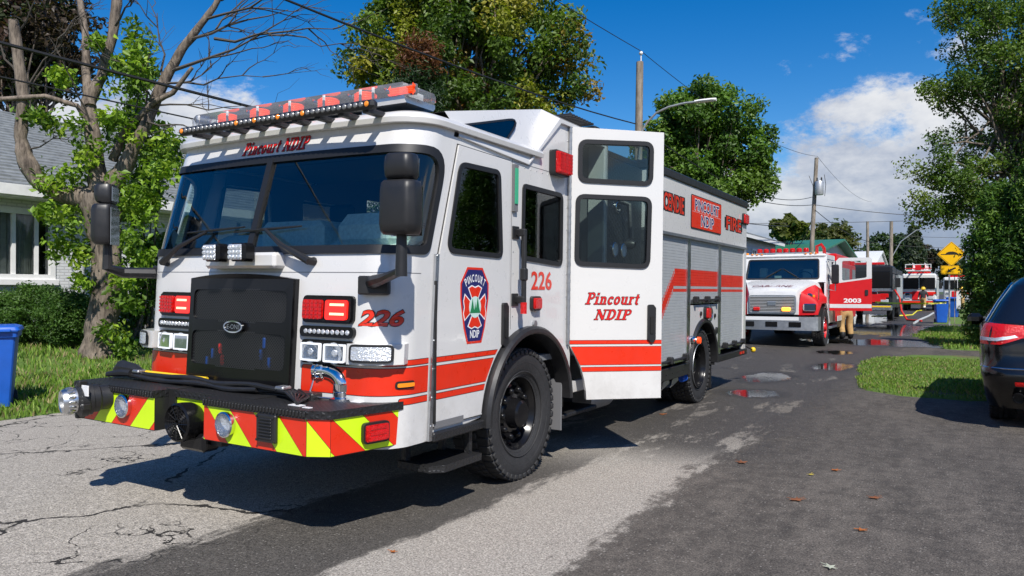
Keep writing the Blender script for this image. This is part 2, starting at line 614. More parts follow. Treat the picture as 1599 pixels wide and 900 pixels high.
def mesh_grille(name):
    m = bpy.data.materials.new(name); m.use_nodes = True
    t = NT(m.node_tree); b = t.n['Principled BSDF']
    tc = t('ShaderNodeTexCoord').outputs['Object']
    mp = t('ShaderNodeMapping', {'Vector': tc, 'Rotation': (0, R(45), 0)})
    sp = t('ShaderNodeSeparateXYZ', {0: mp.outputs[0]})
    fx = t.math('ABSOLUTE', t.math('SUBTRACT', t.math('FRACT', t.math('MULTIPLY', sp.outputs[0], 62.0)), .5))
    fz = t.math('ABSOLUTE', t.math('SUBTRACT', t.math('FRACT', t.math('MULTIPLY', sp.outputs[2], 62.0)), .5))
    hole = t.math('LESS_THAN', t.math('MAXIMUM', fx, fz), 0.30)
    b.inputs['Base Color'].default_value = (0.022, 0.022, 0.024, 1)
    b.inputs['Roughness'].default_value = 0.3
    b.inputs['Specular IOR Level'].default_value = 0.5
    tr = t('ShaderNodeBsdfTransparent')
    mx = t('ShaderNodeMixShader', {0: hole, 1: b.outputs[0], 2: tr.outputs[0]})
    t.l.new(mx.outputs[0], t.n['Material Output'].inputs[0])
    MATS[name] = m
    return m


grille_mesh = mesh_grille('perforated_grille')


def leaf_mat(name, trans=0.35, rough=0.45):
    """leaf colour comes from the leaf's own colour attribute"""
    m = bpy.data.materials.new(name); m.use_nodes = True
    t = NT(m.node_tree); b = t.n['Principled BSDF']
    at = t('ShaderNodeAttribute', attribute_name='leaf_colour')
    t.l.new(at.outputs[0], b.inputs['Base Color'])
    b.inputs['Roughness'].default_value = rough
    b.inputs['Specular IOR Level'].default_value = 0.35
    tl = t('ShaderNodeBsdfTranslucent')
    c2 = t('ShaderNodeVectorMath', {0: at.outputs[0], 1: (1.3, 1.5, 0.5)}, operation='MULTIPLY').outputs[0]
    t.l.new(c2, tl.inputs[0])
    mx = t('ShaderNodeMixShader', {0: trans, 1: b.outputs[0], 2: tl.outputs[0]})
    t.l.new(mx.outputs[0], t.n['Material Output'].inputs[0])
    MATS[name] = m
    return m


leaf = leaf_mat('leaves')
grass_leaf = leaf_mat('grass_blades', 0.25, 0.6)


def bark_mat(name, c0, c1, scale):
    m = bpy.data.materials.new(name); m.use_nodes = True
    t = NT(m.node_tree); b = t.n['Principled BSDF']
    tc = t('ShaderNodeTexCoord').outputs['Object']
    mp = t('ShaderNodeMapping', {'Vector': tc, 'Scale': (1, 1, .22)})
    n1 = t.noise(mp.outputs[0], scale, 7, 0.68)
    n2 = t.noise(tc, scale * .18, 4, 0.6)
    f = t.ramp(t.math('ADD', t.math('MULTIPLY', n1, .75), t.math('MULTIPLY', n2, .3)), 0.36, 0.68)
    t.l.new(t.mix(f, (*c0, 1), (*c1, 1)), b.inputs['Base Color'])
    b.inputs['Roughness'].default_value = .9
    bp = t('ShaderNodeBump', {'Height': n1, 'Strength': 0.8, 'Distance': 0.03})
    t.l.new(bp.outputs[0], b.inputs['Normal'])
    MATS[name] = m
    return m


bark = bark_mat('rough_bark', (0.055, 0.042, 0.033), (0.26, 0.21, 0.165), 16)
twig = mat('twig_bark', (0.07, 0.06, 0.05), 0.9)
pole_wood = bark_mat('pole_wood', (0.16, 0.13, 0.10), (0.34, 0.29, 0.235), 9)
# ================================================================== ground, road, lawns
def road_z(X, Y):
    """crowned street"""
    t = max(0.0, 1 - abs(X + 5.6) / 2.6)
    return 0.045 * (t * t * (3 - 2 * t))


def left_z(X):
    """lawn rising from the road towards the house"""
    t = min(1, max(0, (-9.9 - X) / 7.0))
    return 0.38 * t * t * (3 - 2 * t)


def asphalt_mat():
    m = bpy.data.materials.new('worn_asphalt'); m.use_nodes = True
    t = NT(m.node_tree); b = t.n['Principled BSDF']
    tc = t('ShaderNodeTexCoord').outputs['Object']
    sp = t('ShaderNodeSeparateXYZ', {0: tc}); X, Y = sp.outputs[0], sp.outputs[1]
    flow = t('ShaderNodeMapping', {'Vector': tc, 'Scale': (1.0, .28, 1)}).outputs[0]
    n_big = t.noise(flow, .55, 3, 0.55)
    n_mid = t.noise(flow, 1.9, 10, 0.74)
    n_fin = t.noise(tc, 7.0, 6, 0.7)
    grit = t.noise(tc, 85.0, 3, 0.7)
    grit2 = t('ShaderNodeTexVoronoi', {'Vector': tc, 'Scale': 95.0}).outputs[0]
    # bleached old surfacing along the carriageway (left of about X = -2), darker newer apron by the driveway
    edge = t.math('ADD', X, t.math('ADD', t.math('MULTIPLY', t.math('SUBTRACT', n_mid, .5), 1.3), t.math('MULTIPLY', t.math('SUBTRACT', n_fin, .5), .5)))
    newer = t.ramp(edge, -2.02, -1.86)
    # damp, tarry streak that the water has drawn down the lane, painted darker to deepen the engine's shadow
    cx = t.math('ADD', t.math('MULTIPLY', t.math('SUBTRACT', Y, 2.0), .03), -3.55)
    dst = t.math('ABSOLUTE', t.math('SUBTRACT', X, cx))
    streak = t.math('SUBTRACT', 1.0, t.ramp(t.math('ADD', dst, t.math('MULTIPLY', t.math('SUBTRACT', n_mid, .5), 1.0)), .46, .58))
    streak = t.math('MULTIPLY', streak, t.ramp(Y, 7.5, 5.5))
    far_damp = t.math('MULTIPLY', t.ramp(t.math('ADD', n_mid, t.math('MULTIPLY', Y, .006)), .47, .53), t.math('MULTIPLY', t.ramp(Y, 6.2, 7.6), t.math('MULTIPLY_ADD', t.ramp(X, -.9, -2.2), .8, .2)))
    blot = t.ramp(t.math('ADD', t.math('MULTIPLY', n_big, .5), t.math('MULTIPLY', n_fin, .5)), .60, .70)
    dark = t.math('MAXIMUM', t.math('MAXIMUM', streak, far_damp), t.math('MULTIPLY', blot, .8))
    # cracks, only in the old surfacing
    wob = t('ShaderNodeVectorMath', {0: tc, 1: t('ShaderNodeVectorMath', {0: t('ShaderNodeTexNoise', {'Vector': tc, 'Scale': 3.0, 'Detail': 5.0}).outputs[1], 'Scale': .55}, operation='SCALE').outputs[0]}, operation='ADD').outputs[0]
    vor = t('ShaderNodeTexVoronoi', {'Vector': wob, 'Scale': .42}, feature='DISTANCE_TO_EDGE').outputs[0]
    vor2 = t('ShaderNodeTexVoronoi', {'Vector': wob, 'Scale': 1.7}, feature='DISTANCE_TO_EDGE').outputs[0]
    c1 = t.math('MULTIPLY', t.math('LESS_THAN', vor, .009), t.ramp(n_big, .38, .44))
    c2 = t.math('MULTIPLY', t.math('LESS_THAN', vor2, .011), t.ramp(n_big, .50, .56))
    crack = t.math('MULTIPLY', t.math('MAXIMUM', c1, c2), t.math('SUBTRACT', 1.0, newer))
    crack = t.math('MULTIPLY', crack, t.ramp(n_fin, .38, .48))
    crack = t.math('MULTIPLY', crack, t.ramp(X, -3.4, -4.2))
    old = t.mix(n_fin, (.27, .245, .21, 1), (.42, .385, .335, 1))
    new = t.mix(t.ramp(t.math('ADD', t.math('MULTIPLY', n_mid, .6), t.math('MULTIPLY', n_fin, .4)), .38, .62), (.058, .051, .044, 1), (.135, .118, .10, 1))
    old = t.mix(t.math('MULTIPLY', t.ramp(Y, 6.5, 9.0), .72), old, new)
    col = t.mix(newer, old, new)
    col = t.mix(t.math('MULTIPLY', dark, .86), col, t.mix(n_fin, (.026, .024, .022, 1), (.058, .052, .046, 1)))  # dark tone set deeper to paint in shade under the engine
    sp_ = t('ShaderNodeMapRange', {0: grit, 1: .30, 2: .70, 3: .32, 4: 1.78}).outputs[0]
    coarse = t('ShaderNodeMapRange', {0: t.noise(tc, 34.0, 3, .75), 1: .34, 2: .66, 3: .78, 4: 1.25}).outputs[0]
    sp_ = t.math('MULTIPLY', sp_, coarse)
    spk = t.math('MULTIPLY', sp_, t('ShaderNodeMapRange', {0: grit2, 1: .1, 2: .6, 3: 1.12, 4: .84}).outputs[0])
    col = t('ShaderNodeVectorMath', {0: col, 'Scale': spk}, operation='SCALE').outputs[0]
    stn = t('ShaderNodeTexVoronoi', {'Vector': tc, 'Scale': 42.0})
    stone = t.math('MULTIPLY', t.math('LESS_THAN', stn.outputs[0], .26), t.math('GREATER_THAN', t('ShaderNodeSeparateXYZ', {0: stn.outputs[1]}).outputs[0], .82))
    col = t.mix(t.math('MULTIPLY', stone, .6), col, (.30, .28, .25, 1))
    col = t.mix(crack, col, (.022, .02, .018, 1))
    # standing water
    def pool(px, py, rx, ry):
        ax = t.math('DIVIDE', t.math('SUBTRACT', X, px), rx); ay = t.math('DIVIDE', t.math('SUBTRACT', Y, py), ry)
        return t.math('ADD', t.math('MULTIPLY', ax, ax), t.math('MULTIPLY', ay, ay))
    wet = None
    for q in ((-2.7, 11.7, .4, .45), (-2.0, 25.2, 2.0, 1.5), (-.6, 24.6, 1.2, .9), (-2.2, 16.6, .35, .9), (-2.7, 20.6, .4, .7), (-2.2, 34.0, 1.6, 5.0), (-5.5, 45.0, 2.5, 9.0), (-3.0, 14.0, .4, .8)):
        p_ = t.math('ADD', pool(*q), t.math('ADD', t.math('MULTIPLY', t.math('SUBTRACT', n_mid, .5), 4.2), t.math('MULTIPLY', t.math('SUBTRACT', n_fin, .5), 1.6)))
        r_ = t.ramp(p_, 1.05, .92)
        wet = r_ if wet is None else t.math('MAXIMUM', wet, r_)
        q_ = t.ramp(p_, 2.6, 1.2); damp = q_ if wet is r_ else t.math('MAXIMUM', damp, q_)
    col = t.mix(t.math('MULTIPLY', damp, .75), col, (.035, .032, .029, 1))
    col = t.mix(wet, col, (.018, .017, .016, 1))
    t.l.new(col, b.inputs['Base Color'])
    rg = t('ShaderNodeMapRange', {0: dark, 1: 0, 2: 1, 3: .92, 4: .66}).outputs[0]
    t.l.new(t.math('SUBTRACT', rg, t.math('MULTIPLY', wet, .63)), b.inputs['Roughness'])
    b.inputs['Specular IOR Level'].default_value = .4
    hgt = t.math('ADD', t.math('MULTIPLY', grit, .8), t.math('MULTIPLY', grit2, -.7))
    hgt = t.math('SUBTRACT', hgt, t.math('MULTIPLY', crack, 2.0))
    bp = t('ShaderNodeBump', {'Height': hgt, 'Strength': t.math('SUBTRACT', .55, t.math('MULTIPLY', wet, .54)), 'Distance': .012})
    t.l.new(bp.outputs[0], b.inputs['Normal'])
    return m


def lawn_mat():
    m = bpy.data.materials.new('lawn_soil'); m.use_nodes = True
    t = NT(m.node_tree); b = t.n['Principled BSDF']
    tc = t('ShaderNodeTexCoord').outputs['Object']
    n1, n2 = t.noise(tc, 1.2, 5, .6), t.noise(tc, 22, 5, .7)
    c = t.mix(n2, (.07, .14, .016, 1), (.15, .25, .035, 1))
    c = t.mix(t.ramp(n1, .50, .66), c, (.15, .125, .06, 1))
    t.l.new(c, b.inputs['Base Color']); b.inputs['Roughness'].default_value = .95
    bp = t('ShaderNodeBump', {'Height': n2, 'Strength': .9, 'Distance': .05}); t.l.new(bp.outputs[0], b.inputs['Normal'])
    return m


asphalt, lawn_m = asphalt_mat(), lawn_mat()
field_m = mat('far_ground', (.05, .08, .025), 0.95, var=.3, vscale=.2)
mb = MB(); mb.add([(-1500, -600, -.30), (1500, -600, -.30), (1500, 2400, -.30), (-1500, 2400, -.30)], [(0, 1, 2, 3)])
structure(mb.build('ground', field_m))
xs = [-9.85, -9.0, -8.2, -7.6, -7.0, -6.6, -6.2, -5.9, -5.6, -5.3, -5.0, -4.6, -4.2, -3.6, -3.0, -2.2, -1.4, 0, 2, 4, 8, 14, 30]
ys = [-25, -12, -6, -3, 0, 2, 4, 6, 8, 10, 13, 16, 20, 25, 30, 40, 60, 90, 140, 220, 400]
mb = MB()
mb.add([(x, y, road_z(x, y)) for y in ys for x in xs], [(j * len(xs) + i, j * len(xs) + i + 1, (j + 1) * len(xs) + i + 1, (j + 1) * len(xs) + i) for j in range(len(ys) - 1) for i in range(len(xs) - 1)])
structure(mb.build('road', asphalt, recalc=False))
xl = [-9.8, -10.1, -10.6, -11.5, -12.5, -13.5, -14.5, -15.5, -16.5, -18, -22, -30, -60, -200]
mb = MB()
rg_ = random.Random(3)
wob = [rg_.uniform(-.16, .16) for _ in ys]
yl = [-25 + i * .8 for i in range(80)] + [40 + i * 12 for i in range(32)]
wob = [.13 * math.sin(y * .9) + .08 * math.sin(y * 2.3 + 1) for y in yl]
mb.add([(x + (wob[j] if i == 0 else 0), y, left_z(x) + (-.015 if i == 0 else .02)) for j, y in enumerate(yl) for i, x in enumerate(xl)], [(j * len(xl) + i, j * len(xl) + i + 1, (j + 1) * len(xl) + i + 1, (j + 1) * len(xl) + i) for j in range(len(yl) - 1) for i in range(len(xl) - 1)])
structure(mb.build('lawn', lawn_m, recalc=True))


def patch(name, lp, h=.03):
    """grass verge with a soft raised edge"""
    g = MB()
    l1 = inset(lp, .10)
    g.loft([[Vector((x, y, -.01)) for x, y in lp], [Vector((x, y, h * .6)) for x, y in inset(lp, .04)], [Vector((x, y, h)) for x, y in l1]], caps=False)
    g.sheet(l1, lambda u, v: Vector((u, v, h)))
    return structure(g.build(name, lawn_m))


def zpts(ps): return [tuple(on_z(px, py)[:2]) for px, py in ps]


V1 = zpts([(1338, 601), (1343, 575), (1362, 561), (1420, 556), (1500, 557)]) + [(3.2, 18.9), (8.0, 18.8), (8.0, 12.2)] + zpts([(1560, 626), (1470, 625), (1400, 618), (1355, 610)])
V1 = [tuple(p) for p in V1]
# the far verge: from the puddle up past the sign, and on along the street
V2 = zpts([(1480, 546), (1446, 535), (1430, 526), (1442, 517)]) + [(-.95, 33.5), (-.75, 37.0), (9.0, 37.0), (9.0, 22.2)]
V3 = [(-1.0, 41.0), (-1.0, 300), (9.0, 300), (9.0, 41.0)]


def ragged(lp, amp, step=.35):
    out = []
    for i in range(len(lp)):
        a, b = Vector(lp[i]), Vector(lp[(i + 1) % len(lp)])
        n = max(1, min(60, int((b - a).length / step)))
        for k in range(n):
            p = a.lerp(b, k / n); q = Vector((p.x * 1.7, p.y * 1.7, 3.0))
            out.append((p.x + amp * (noise.noise(q) + .5 * noise.noise(q * 2.7)), p.y + amp * (noise.noise(q + Vector((9, 4, 1))) + .5 * noise.noise(q * 2.7 + Vector((2, 5, 1))))))
    return out


V1, V2 = ragged(V1, .22), ragged(V2, .3)
verge_loops = [V1, V2, V3]
for lp in verge_loops: patch('grass_verge', lp)


def inside(lp, x, y):
    c = False
    n = len(lp)
    for i in range(n):
        x0, y0 = lp[i]; x1, y1 = lp[(i + 1) % n]
        if (y0 > y) != (y1 > y) and x < (x1 - x0) * (y - y0) / (y1 - y0) + x0: c = not c
    return c


def quick_mesh(name, verts, faces, mats, cols=None, parent=None, k=4):
    """verts (n,3) and equal-sized faces from numpy, with a colour per face written to each corner"""
    me = bpy.data.meshes.new(name)
    nf = len(faces)
    me.vertices.add(len(verts)); me.vertices.foreach_set('co', np.asarray(verts, dtype=np.float32).ravel())
    me.loops.add(nf * k); me.loops.foreach_set('vertex_index', np.asarray(faces, dtype=np.int32).ravel())
    me.polygons.add(nf); me.polygons.foreach_set('loop_start', np.arange(0, nf * k, k, dtype=np.int32))
    if cols is not None:
        at = me.color_attributes.new('leaf_colour', 'FLOAT_COLOR', 'CORNER')
        c4 = np.ones((nf, k, 4), dtype=np.float32); c4[:, :, :3] = np.asarray(cols, dtype=np.float32)[:, None, :]
        at.data.foreach_set('color', c4.ravel())
    me.materials.append(mats)
    me.update(calc_edges=True)
    return link(name, me, parent)


def grass(name, label, pts, h0, h1, rng, tones, wid=.006):
    """pts (n,3): one blade each, a bent triangle pair"""
    n = len(pts)
    a = rng.uniform(0, 2 * PI, n); h = rng.uniform(h0, h1, n); lean = rng.uniform(.1, .7, n) * h; la = rng.uniform(0, 2 * PI, n)
    w = wid * rng.uniform(.7, 1.4, n)
    dx = np.stack([np.cos(a) * w, np.sin(a) * w, np.zeros(n)], 1)
    mid = pts + np.stack([np.cos(la) * lean * .35, np.sin(la) * lean * .35, h * .6], 1)
    tip = pts + np.stack([np.cos(la) * lean, np.sin(la) * lean, h], 1)
    v = np.stack([pts - dx, pts + dx, mid + dx * .8, mid - dx * .8, tip + dx * .15, tip - dx * .15], 1).reshape(-1, 3)
    b = np.arange(n) * 6
    f = np.concatenate([np.stack([b, b + 1, b + 2, b + 3], 1), np.stack([b + 3, b + 2, b + 4, b + 5], 1)])
    t = np.asarray(tones); col = t[rng.integers(0, len(t), n)] * rng.uniform(.75, 1.25, (n, 1))
    o = quick_mesh(name, v, f, grass_leaf, np.concatenate([col, col * 1.1]))
    stuff(o); o['label'] = label; o['category'] = 'grass'
    return o


rng = np.random.default_rng(5)
G_T = [(.13, .24, .024), (.17, .28, .035), (.09, .17, .018), (.21, .28, .05), (.27, .23, .10), (.11, .19, .022)]
P = []
while len(P) < 26000:
    x, y = rng.uniform(-18.2, -9.75), rng.uniform(2.5, 14.0)
    if rng.uniform() < .35: x = rng.uniform(-13, -9.75)
    P.append((x + .0, y, left_z(x) + .015))
grass('lawn_grass', 'mown green front lawn grass in front of the white brick house', np.array(P), .05, .13, rng, G_T, .011)
P = []
while len(P) < 42000:
    x, y = rng.uniform(-2.2, 4.5), rng.uniform(12, 19.5)
    if inside(V1, x, y) and noise.noise(Vector((x * 1.3, y * 1.3, 0))) > rng.uniform(-.75, .1): P.append((x, y, .02))
grass('verge_grass', 'green grass tuft strip beside the black car and driveway', np.array(P), .02, .06, rng, G_T, .007)
P = []
while len(P) < 16000:
    x, y = rng.uniform(-1.8, 4.5), rng.uniform(22.2, 37)
    if inside(V2, x, y): P.append((x, y, .035))
grass('verge_grass', 'green grass verge round the foot of the yellow road sign', np.array(P), .05, .11, rng, G_T, .014)
# ================================================================== the big fire engine
XC, Y0, HW = -4.32, 3.60, 1.27
engine = thing('fire_engine', 'white fire engine numbered 226 with lime and red chevron bumper and open crew door', 'fire truck', (XC, Y0, 0.018))
engine.rotation_euler = (0, R(0.8), 0)


def SP(px, py):
    p = on_x(px, py, XC + HW)
    return (p.y - Y0, p.z)


def FY(px, py, yl):
    p = on_y(px, py, Y0 + yl)
    return (p.x - XC, p.z)


def side(u, v, d=0.0): return Vector((HW + d, u, v))
def side_r(u, v, d=0.0): return Vector((-HW - d, u, v))


A_FLAT, R_COR = 1.01, 0.26
S_END = A_FLAT + R_COR * PI / 2
S_TIP = S_END + .40 - R_COR               # where the nose meets the flank


def yoff(z): return 0.048 * (z - .55) if z < 1.79 else 0.06 + (z - 1.79) * 0.286


def fc(s, z, d=0.0):
    """front contour of the cab: s runs round the nose, d stands off it"""
    sg, t = (1 if s >= 0 else -1), abs(s)
    if t <= A_FLAT:
        q = t / A_FLAT
        x, y, nx, ny = t, -0.04 * (1 - q * q), 0.0, -1.0
    elif t <= S_END:
        th = (t - A_FLAT) / R_COR
        x, y, nx, ny = A_FLAT + R_COR * math.sin(th), R_COR - R_COR * math.cos(th), math.sin(th), -math.cos(th)
    else:
        x, y, nx, ny = A_FLAT + R_COR, R_COR + t - S_END, 1.0, 0.0
    return Vector(((x + nx * d) * sg, y + ny * d + yoff(z), z))


CUTS = [i * 0.03 for i in range(-54, 55)]
FCUT = [c for c in CUTS if abs(c) > .8] + [-.6, -.4, -.2, 0, .2, .4, .6]

# --- nose shell with the windscreen opening
ws_out = rpoly([(-1.51, 1.80), (1.51, 1.80), (1.51, 2.51), (-1.51, 2.51)], [.07, .07, .22, .22], 7)
mb = MB()
mb.sheet([(-S_TIP, .55), (S_TIP, .55), (S_TIP, 2.68), (-S_TIP, 2.68)], lambda u, v: fc(u, v), [ws_out], cuts_u=FCUT, cuts_v=[1.0, 1.4, 1.79])
mb.sheet([(-S_TIP, .55), (S_TIP, .55), (S_TIP, 2.68), (-S_TIP, 2.68)], lambda u, v: fc(u, v, -.03), [ws_out], cuts_u=FCUT, cuts_v=[1.0, 1.4, 1.79], mi=1)
o = mb.build('cab_nose', [white, cab_grey], engine, recalc=False)
# --- windscreen
ws = part('windscreen', engine)
mb = MB()
for s0, s1 in ((-1, 0), (0, 1)):
    u0, u1 = (-1.46, -.03) if s0 < 0 else (.03, 1.46)
    rr = [.05, .02, .02, .18] if s0 < 0 else [.02, .05, .18, .02]
    g = MB()
    g.sheet(rpoly([(u0, 1.85), (u1, 1.85), (u1, 2.46), (u0, 2.46)], rr, 6), lambda u, v: fc(u, v, -.006), cuts_u=FCUT)
    g.build('pane', ws_glass, ws, recalc=False)
g = MB()
ring_in = rpoly([(-1.465, 1.845), (1.465, 1.845), (1.465, 2.465), (-1.465, 2.465)], [.05, .05, .18, .18], 7)
g.sheet(rpoly([(-1.52, 1.79), (1.52, 1.79), (1.52, 2.52), (-1.52, 2.52)], [.07, .07, .22, .22], 7), lambda u, v: fc(u, v, .012), [ring_in], cuts_u=FCUT)
rin = ring_in
g.add([fc(u, v, d) for d in (.012, -.03) for u, v in rin], [(i, (i + 1) % len(rin), len(rin) + (i + 1) % len(rin), len(rin) + i) for i in range(len(rin))])
g.build('gasket', gasket, ws, recalc=False)
g = MB()
g.loft([[fc(-.028, z, .016), fc(.028, z, .016), fc(.028, z, -.02), fc(-.028, z, -.02)] for z in (1.82, 2.15, 2.49)])
g.build('centre_post', gasket, ws)


def wiper(pv, tip, blade_mid, blade_half):
    w = part('wiper', engine)
    g = MB()
    a, b, m = fc(*pv, .05), fc(*tip, .03), fc((pv[0] + tip[0]) / 2, (pv[1] + tip[1]) / 2, .085)
    g.tube([fc(*pv, .0), a, m, b], [.03, .028, .018, .012], 8)
    g.build('wiper_arm', black_plastic, w)
    g = MB()
    g.tube([fc(blade_mid[0] - blade_half, blade_mid[1] - .01, .02), fc(*blade_mid, .028), fc(blade_mid[0] + blade_half, blade_mid[1] + .015, .02)], [.006, .011, .006], 6)
    g.build('wiper_blade', gasket, w)


wiper((.62, 1.74), (.14, 1.965), (.14, 1.965), .33)
wiper((-.95, 1.74), (-.50, 1.965), (-.42, 1.975), .33)

# --- left flank of the cab (panel with real openings)
W1 = rpoly([SP(709, 254), SP(772, 268), SP(777, 403), SP(690, 394)], [.10, .07, .06, .08], 6)
W2 = rpoly([SP(811, 288), SP(873, 304), SP(873, 416), SP(810, 405)], [.05, .07, .07, .05], 6)
ARC_C = (1.80, .55)
arch66 = arc(*ARC_C, .67, 6, 174, 22)
flank = [(.40, .55), (.46, 1.79), (.70, 2.63), (1.80, 2.60), (2.28, 3.05), (3.38, 3.05), (3.38, .62)] + arch66
door_hole = [(2.57, .72), (3.30, .72), (3.30, 2.98), (2.57, 2.98)]
mb = MB()
mb.prism(flank, side, -.05, 0.0, [W1, W2, door_hole])
mb.build('cab_flank', white, engine)
mb = MB()
mb.prism(flank, side_r, -.05, 0.0, [inset(W1, .02), inset(W2, .02), [(2.6, 1.8), (3.26, 1.8), (3.26, 2.5), (2.6, 2.5)]])
mb.build('cab_flank', white, engine)


def window(name, loop, parent, fn, glassm, w=.032, proud=.012, back=-.02):
    fr = MB()
    fr.prism(inset(loop, -.006), fn, back, proud, [inset(loop, w)])
    f = fr.build(name, gasket, parent)
    g = MB()
    g.prism(inset(loop, w - .008), fn, -.008, -.002)
    g.build('pane', glassm, f)
    return f


window('side_window', W2, engine, side, side_glass)
window('side_window', W1, engine, side_r, side_glass)
window('side_window', W2, engine, side_r, side_glass)

# --- driver's door, standing a little proud
dr_out = [(.475, .64), (.525, 1.79), (.745, 2.575), (1.455, 2.565), (1.455, 1.25)] + arc(*ARC_C, .735, 118, 172, 10) + [(1.08, .64)]
mb = MB(); mb.prism(inset(dr_out, -.009), side, .0015, .004, [inset(W1, .01)])
mb.build('door_seam', gasket, engine)
mb = MB(); mb.prism(dr_out, side, .002, .016, [inset(W1, .006)])
ddoor = mb.build('door', white, engine)
window('door_window', W1, ddoor, lambda u, v, d: side(u, v, d + .014), side_glass, .03)
mb = MB(); mb.loft([[Vector((HW + .02, .425 + k, z)), Vector((HW + .02, .462 + k, z)), Vector((HW - .01, .462 + k, z)), Vector((HW - .01, .425 + k, z))] for z, k in ((.55, 0), (1.80, .06))])
for i in range(7):
    z = .65 + i * .19
    mb.cyl((HW + .018, .442 + (z - .55) * .048, z), (HW + .024, .442 + (z - .55) * .048, z), .007, n=8)
mb.build('hinge_strip', alu, engine)
mb = MB(); mb.box(HW + .012, HW + .03, .475, .488, .66, 1.62); mb.build('hinge_rod', black_metal, engine)
mb = MB(); mb.box(HW, HW + .0015, 1.497, 1.503, 1.25, 2.60); mb.box(HW, HW + .0015, 1.503, 2.28, 2.575, 2.579); mb.build('panel_seam', grey_plastic, engine)
mb = MB()
for y, z in [(1.53 + .0 * k, 1.35 + k * .17) for k in range(8)] + [(2.47, 1.3 + k * .2) for k in range(9)] + [(1.60 + k * .1, 2.55) for k in range(7)]: mb.lathe([(.007, 0), (.005, .003), (0, .004)], (HW, y, z), (1, 0, 0), 7)
stuff(mb.build('rivets', alu_dull, engine))


def handle(parent, y, z, fn):
    g = MB()
    lp = rpoly([(y - .035, z - .15), (y + .012, z - .19), (y + .045, z - .15), (y + .045, z + .14), (y + .02, z + .17), (y - .035, z + .17)], .02, 3)
    g.prism(lp, fn, 0, .022)
    g.prism(rpoly([(y - .012, z - .10), (y + .022, z - .10), (y + .022, z + .06), (y - .012, z + .06)], .01, 3), fn, .022, .03, mi=1)
    g.build('door_handle', [black_plastic, dark_void], parent)


hy, hz = SP(783, 507)
handle(ddoor, hy - .02, hz, lambda u, v, d: side(u, v, d + .016))

# --- reflective stripes
BANDS = ((1.072, 1.104), (.882, 1.046), (.822, .860))
def band_strip(g, y0, y1, fn, cut=None):
    for z0, z1 in BANDS:
        for e, d, mi in ((.004, .001, 1), (0, .0022, 0)):
            pts = [(y0, z0 - e), (y1(z0) if callable(y1) else y1, z0 - e), (y1(z1) if callable(y1) else y1, z1 + e), (y0, z1 + e)]
            g.prism(pts, fn, d - .0006, d, mi=mi)
g = MB()
arch_edge = lambda z: ARC_C[0] - math.sqrt(.755 ** 2 - (z - ARC_C[1]) ** 2)
band_strip(g, .49, arch_edge, lambda u, v, d: side(u, v, d + .016))
g.build('stripe', [red_vinyl, black_vinyl], ddoor)
for z0, z1, s0 in ((1.072, 1.104, 1.18), (.885, 1.055, .56), (.822, .860, 1.30)):
    g = MB()
    for e, d, mi in ((.004, .0015, 1), (0, .003, 0)):
        lp = rpoly([(s0 - e, z0 - e), (S_TIP + .01, z0 - e), (S_TIP + .01, z1 + e), (s0 - e, z1 + e)], [.02, 0, 0, .02], 3)
        g.sheet(lp, lambda u, v, d=d: fc(u, v, d), mi=mi, cuts_u=FCUT)
    g.build('nose_stripe', [red_vinyl, black_vinyl], engine, recalc=False)
g = MB()
for e, d, mi in ((.004, .0015, 1), (0, .003, 0)):
    lp = rpoly([(-S_TIP, .82 - e), (-.72, .82 - e), (-.70, .90 - e), (-.60 + e, .90 - e), (-.60 + e, 1.055 + e), (-S_TIP, 1.055 + e)], [0, .02, .02, .02, .03, 0], 3)
    g.sheet(lp, lambda u, v, d=d: fc(u, v, d), mi=mi, cuts_u=FCUT)
g.build('nose_stripe', [red_vinyl, black_vinyl], engine, recalc=False)

# --- roof cap over the front of the cab
def outline(z, off, ins=0.0, yb=1.95):
    pts = []
    n = 13
    ss = [-S_END - .0] + [-S_END + i * (S_END - A_FLAT) / 8 for i in range(1, 9)] + [A_FLAT * (-1 + 2 * i / 6) for i in range(1, 6)] + [A_FLAT + i * (S_END - A_FLAT) / 8 for i in range(9)]
    base = [fc(s, 2.60, off - ins) for s in ss]
    base = [Vector((p.x, p.y, z)) for p in base]
    return [Vector((base[0].x, yb, z))] + base + [Vector((base[-1].x, yb, z))]


mb = MB()
mb.loft([outline(2.665, -.03), outline(2.665, .035), outline(2.70, .042), outline(2.735, .01), outline(2.765, -.08), outline(2.785, -.24), outline(2.795, -.5)], caps=True)
mb.build('roof_cap', white, engine, smooth=50)

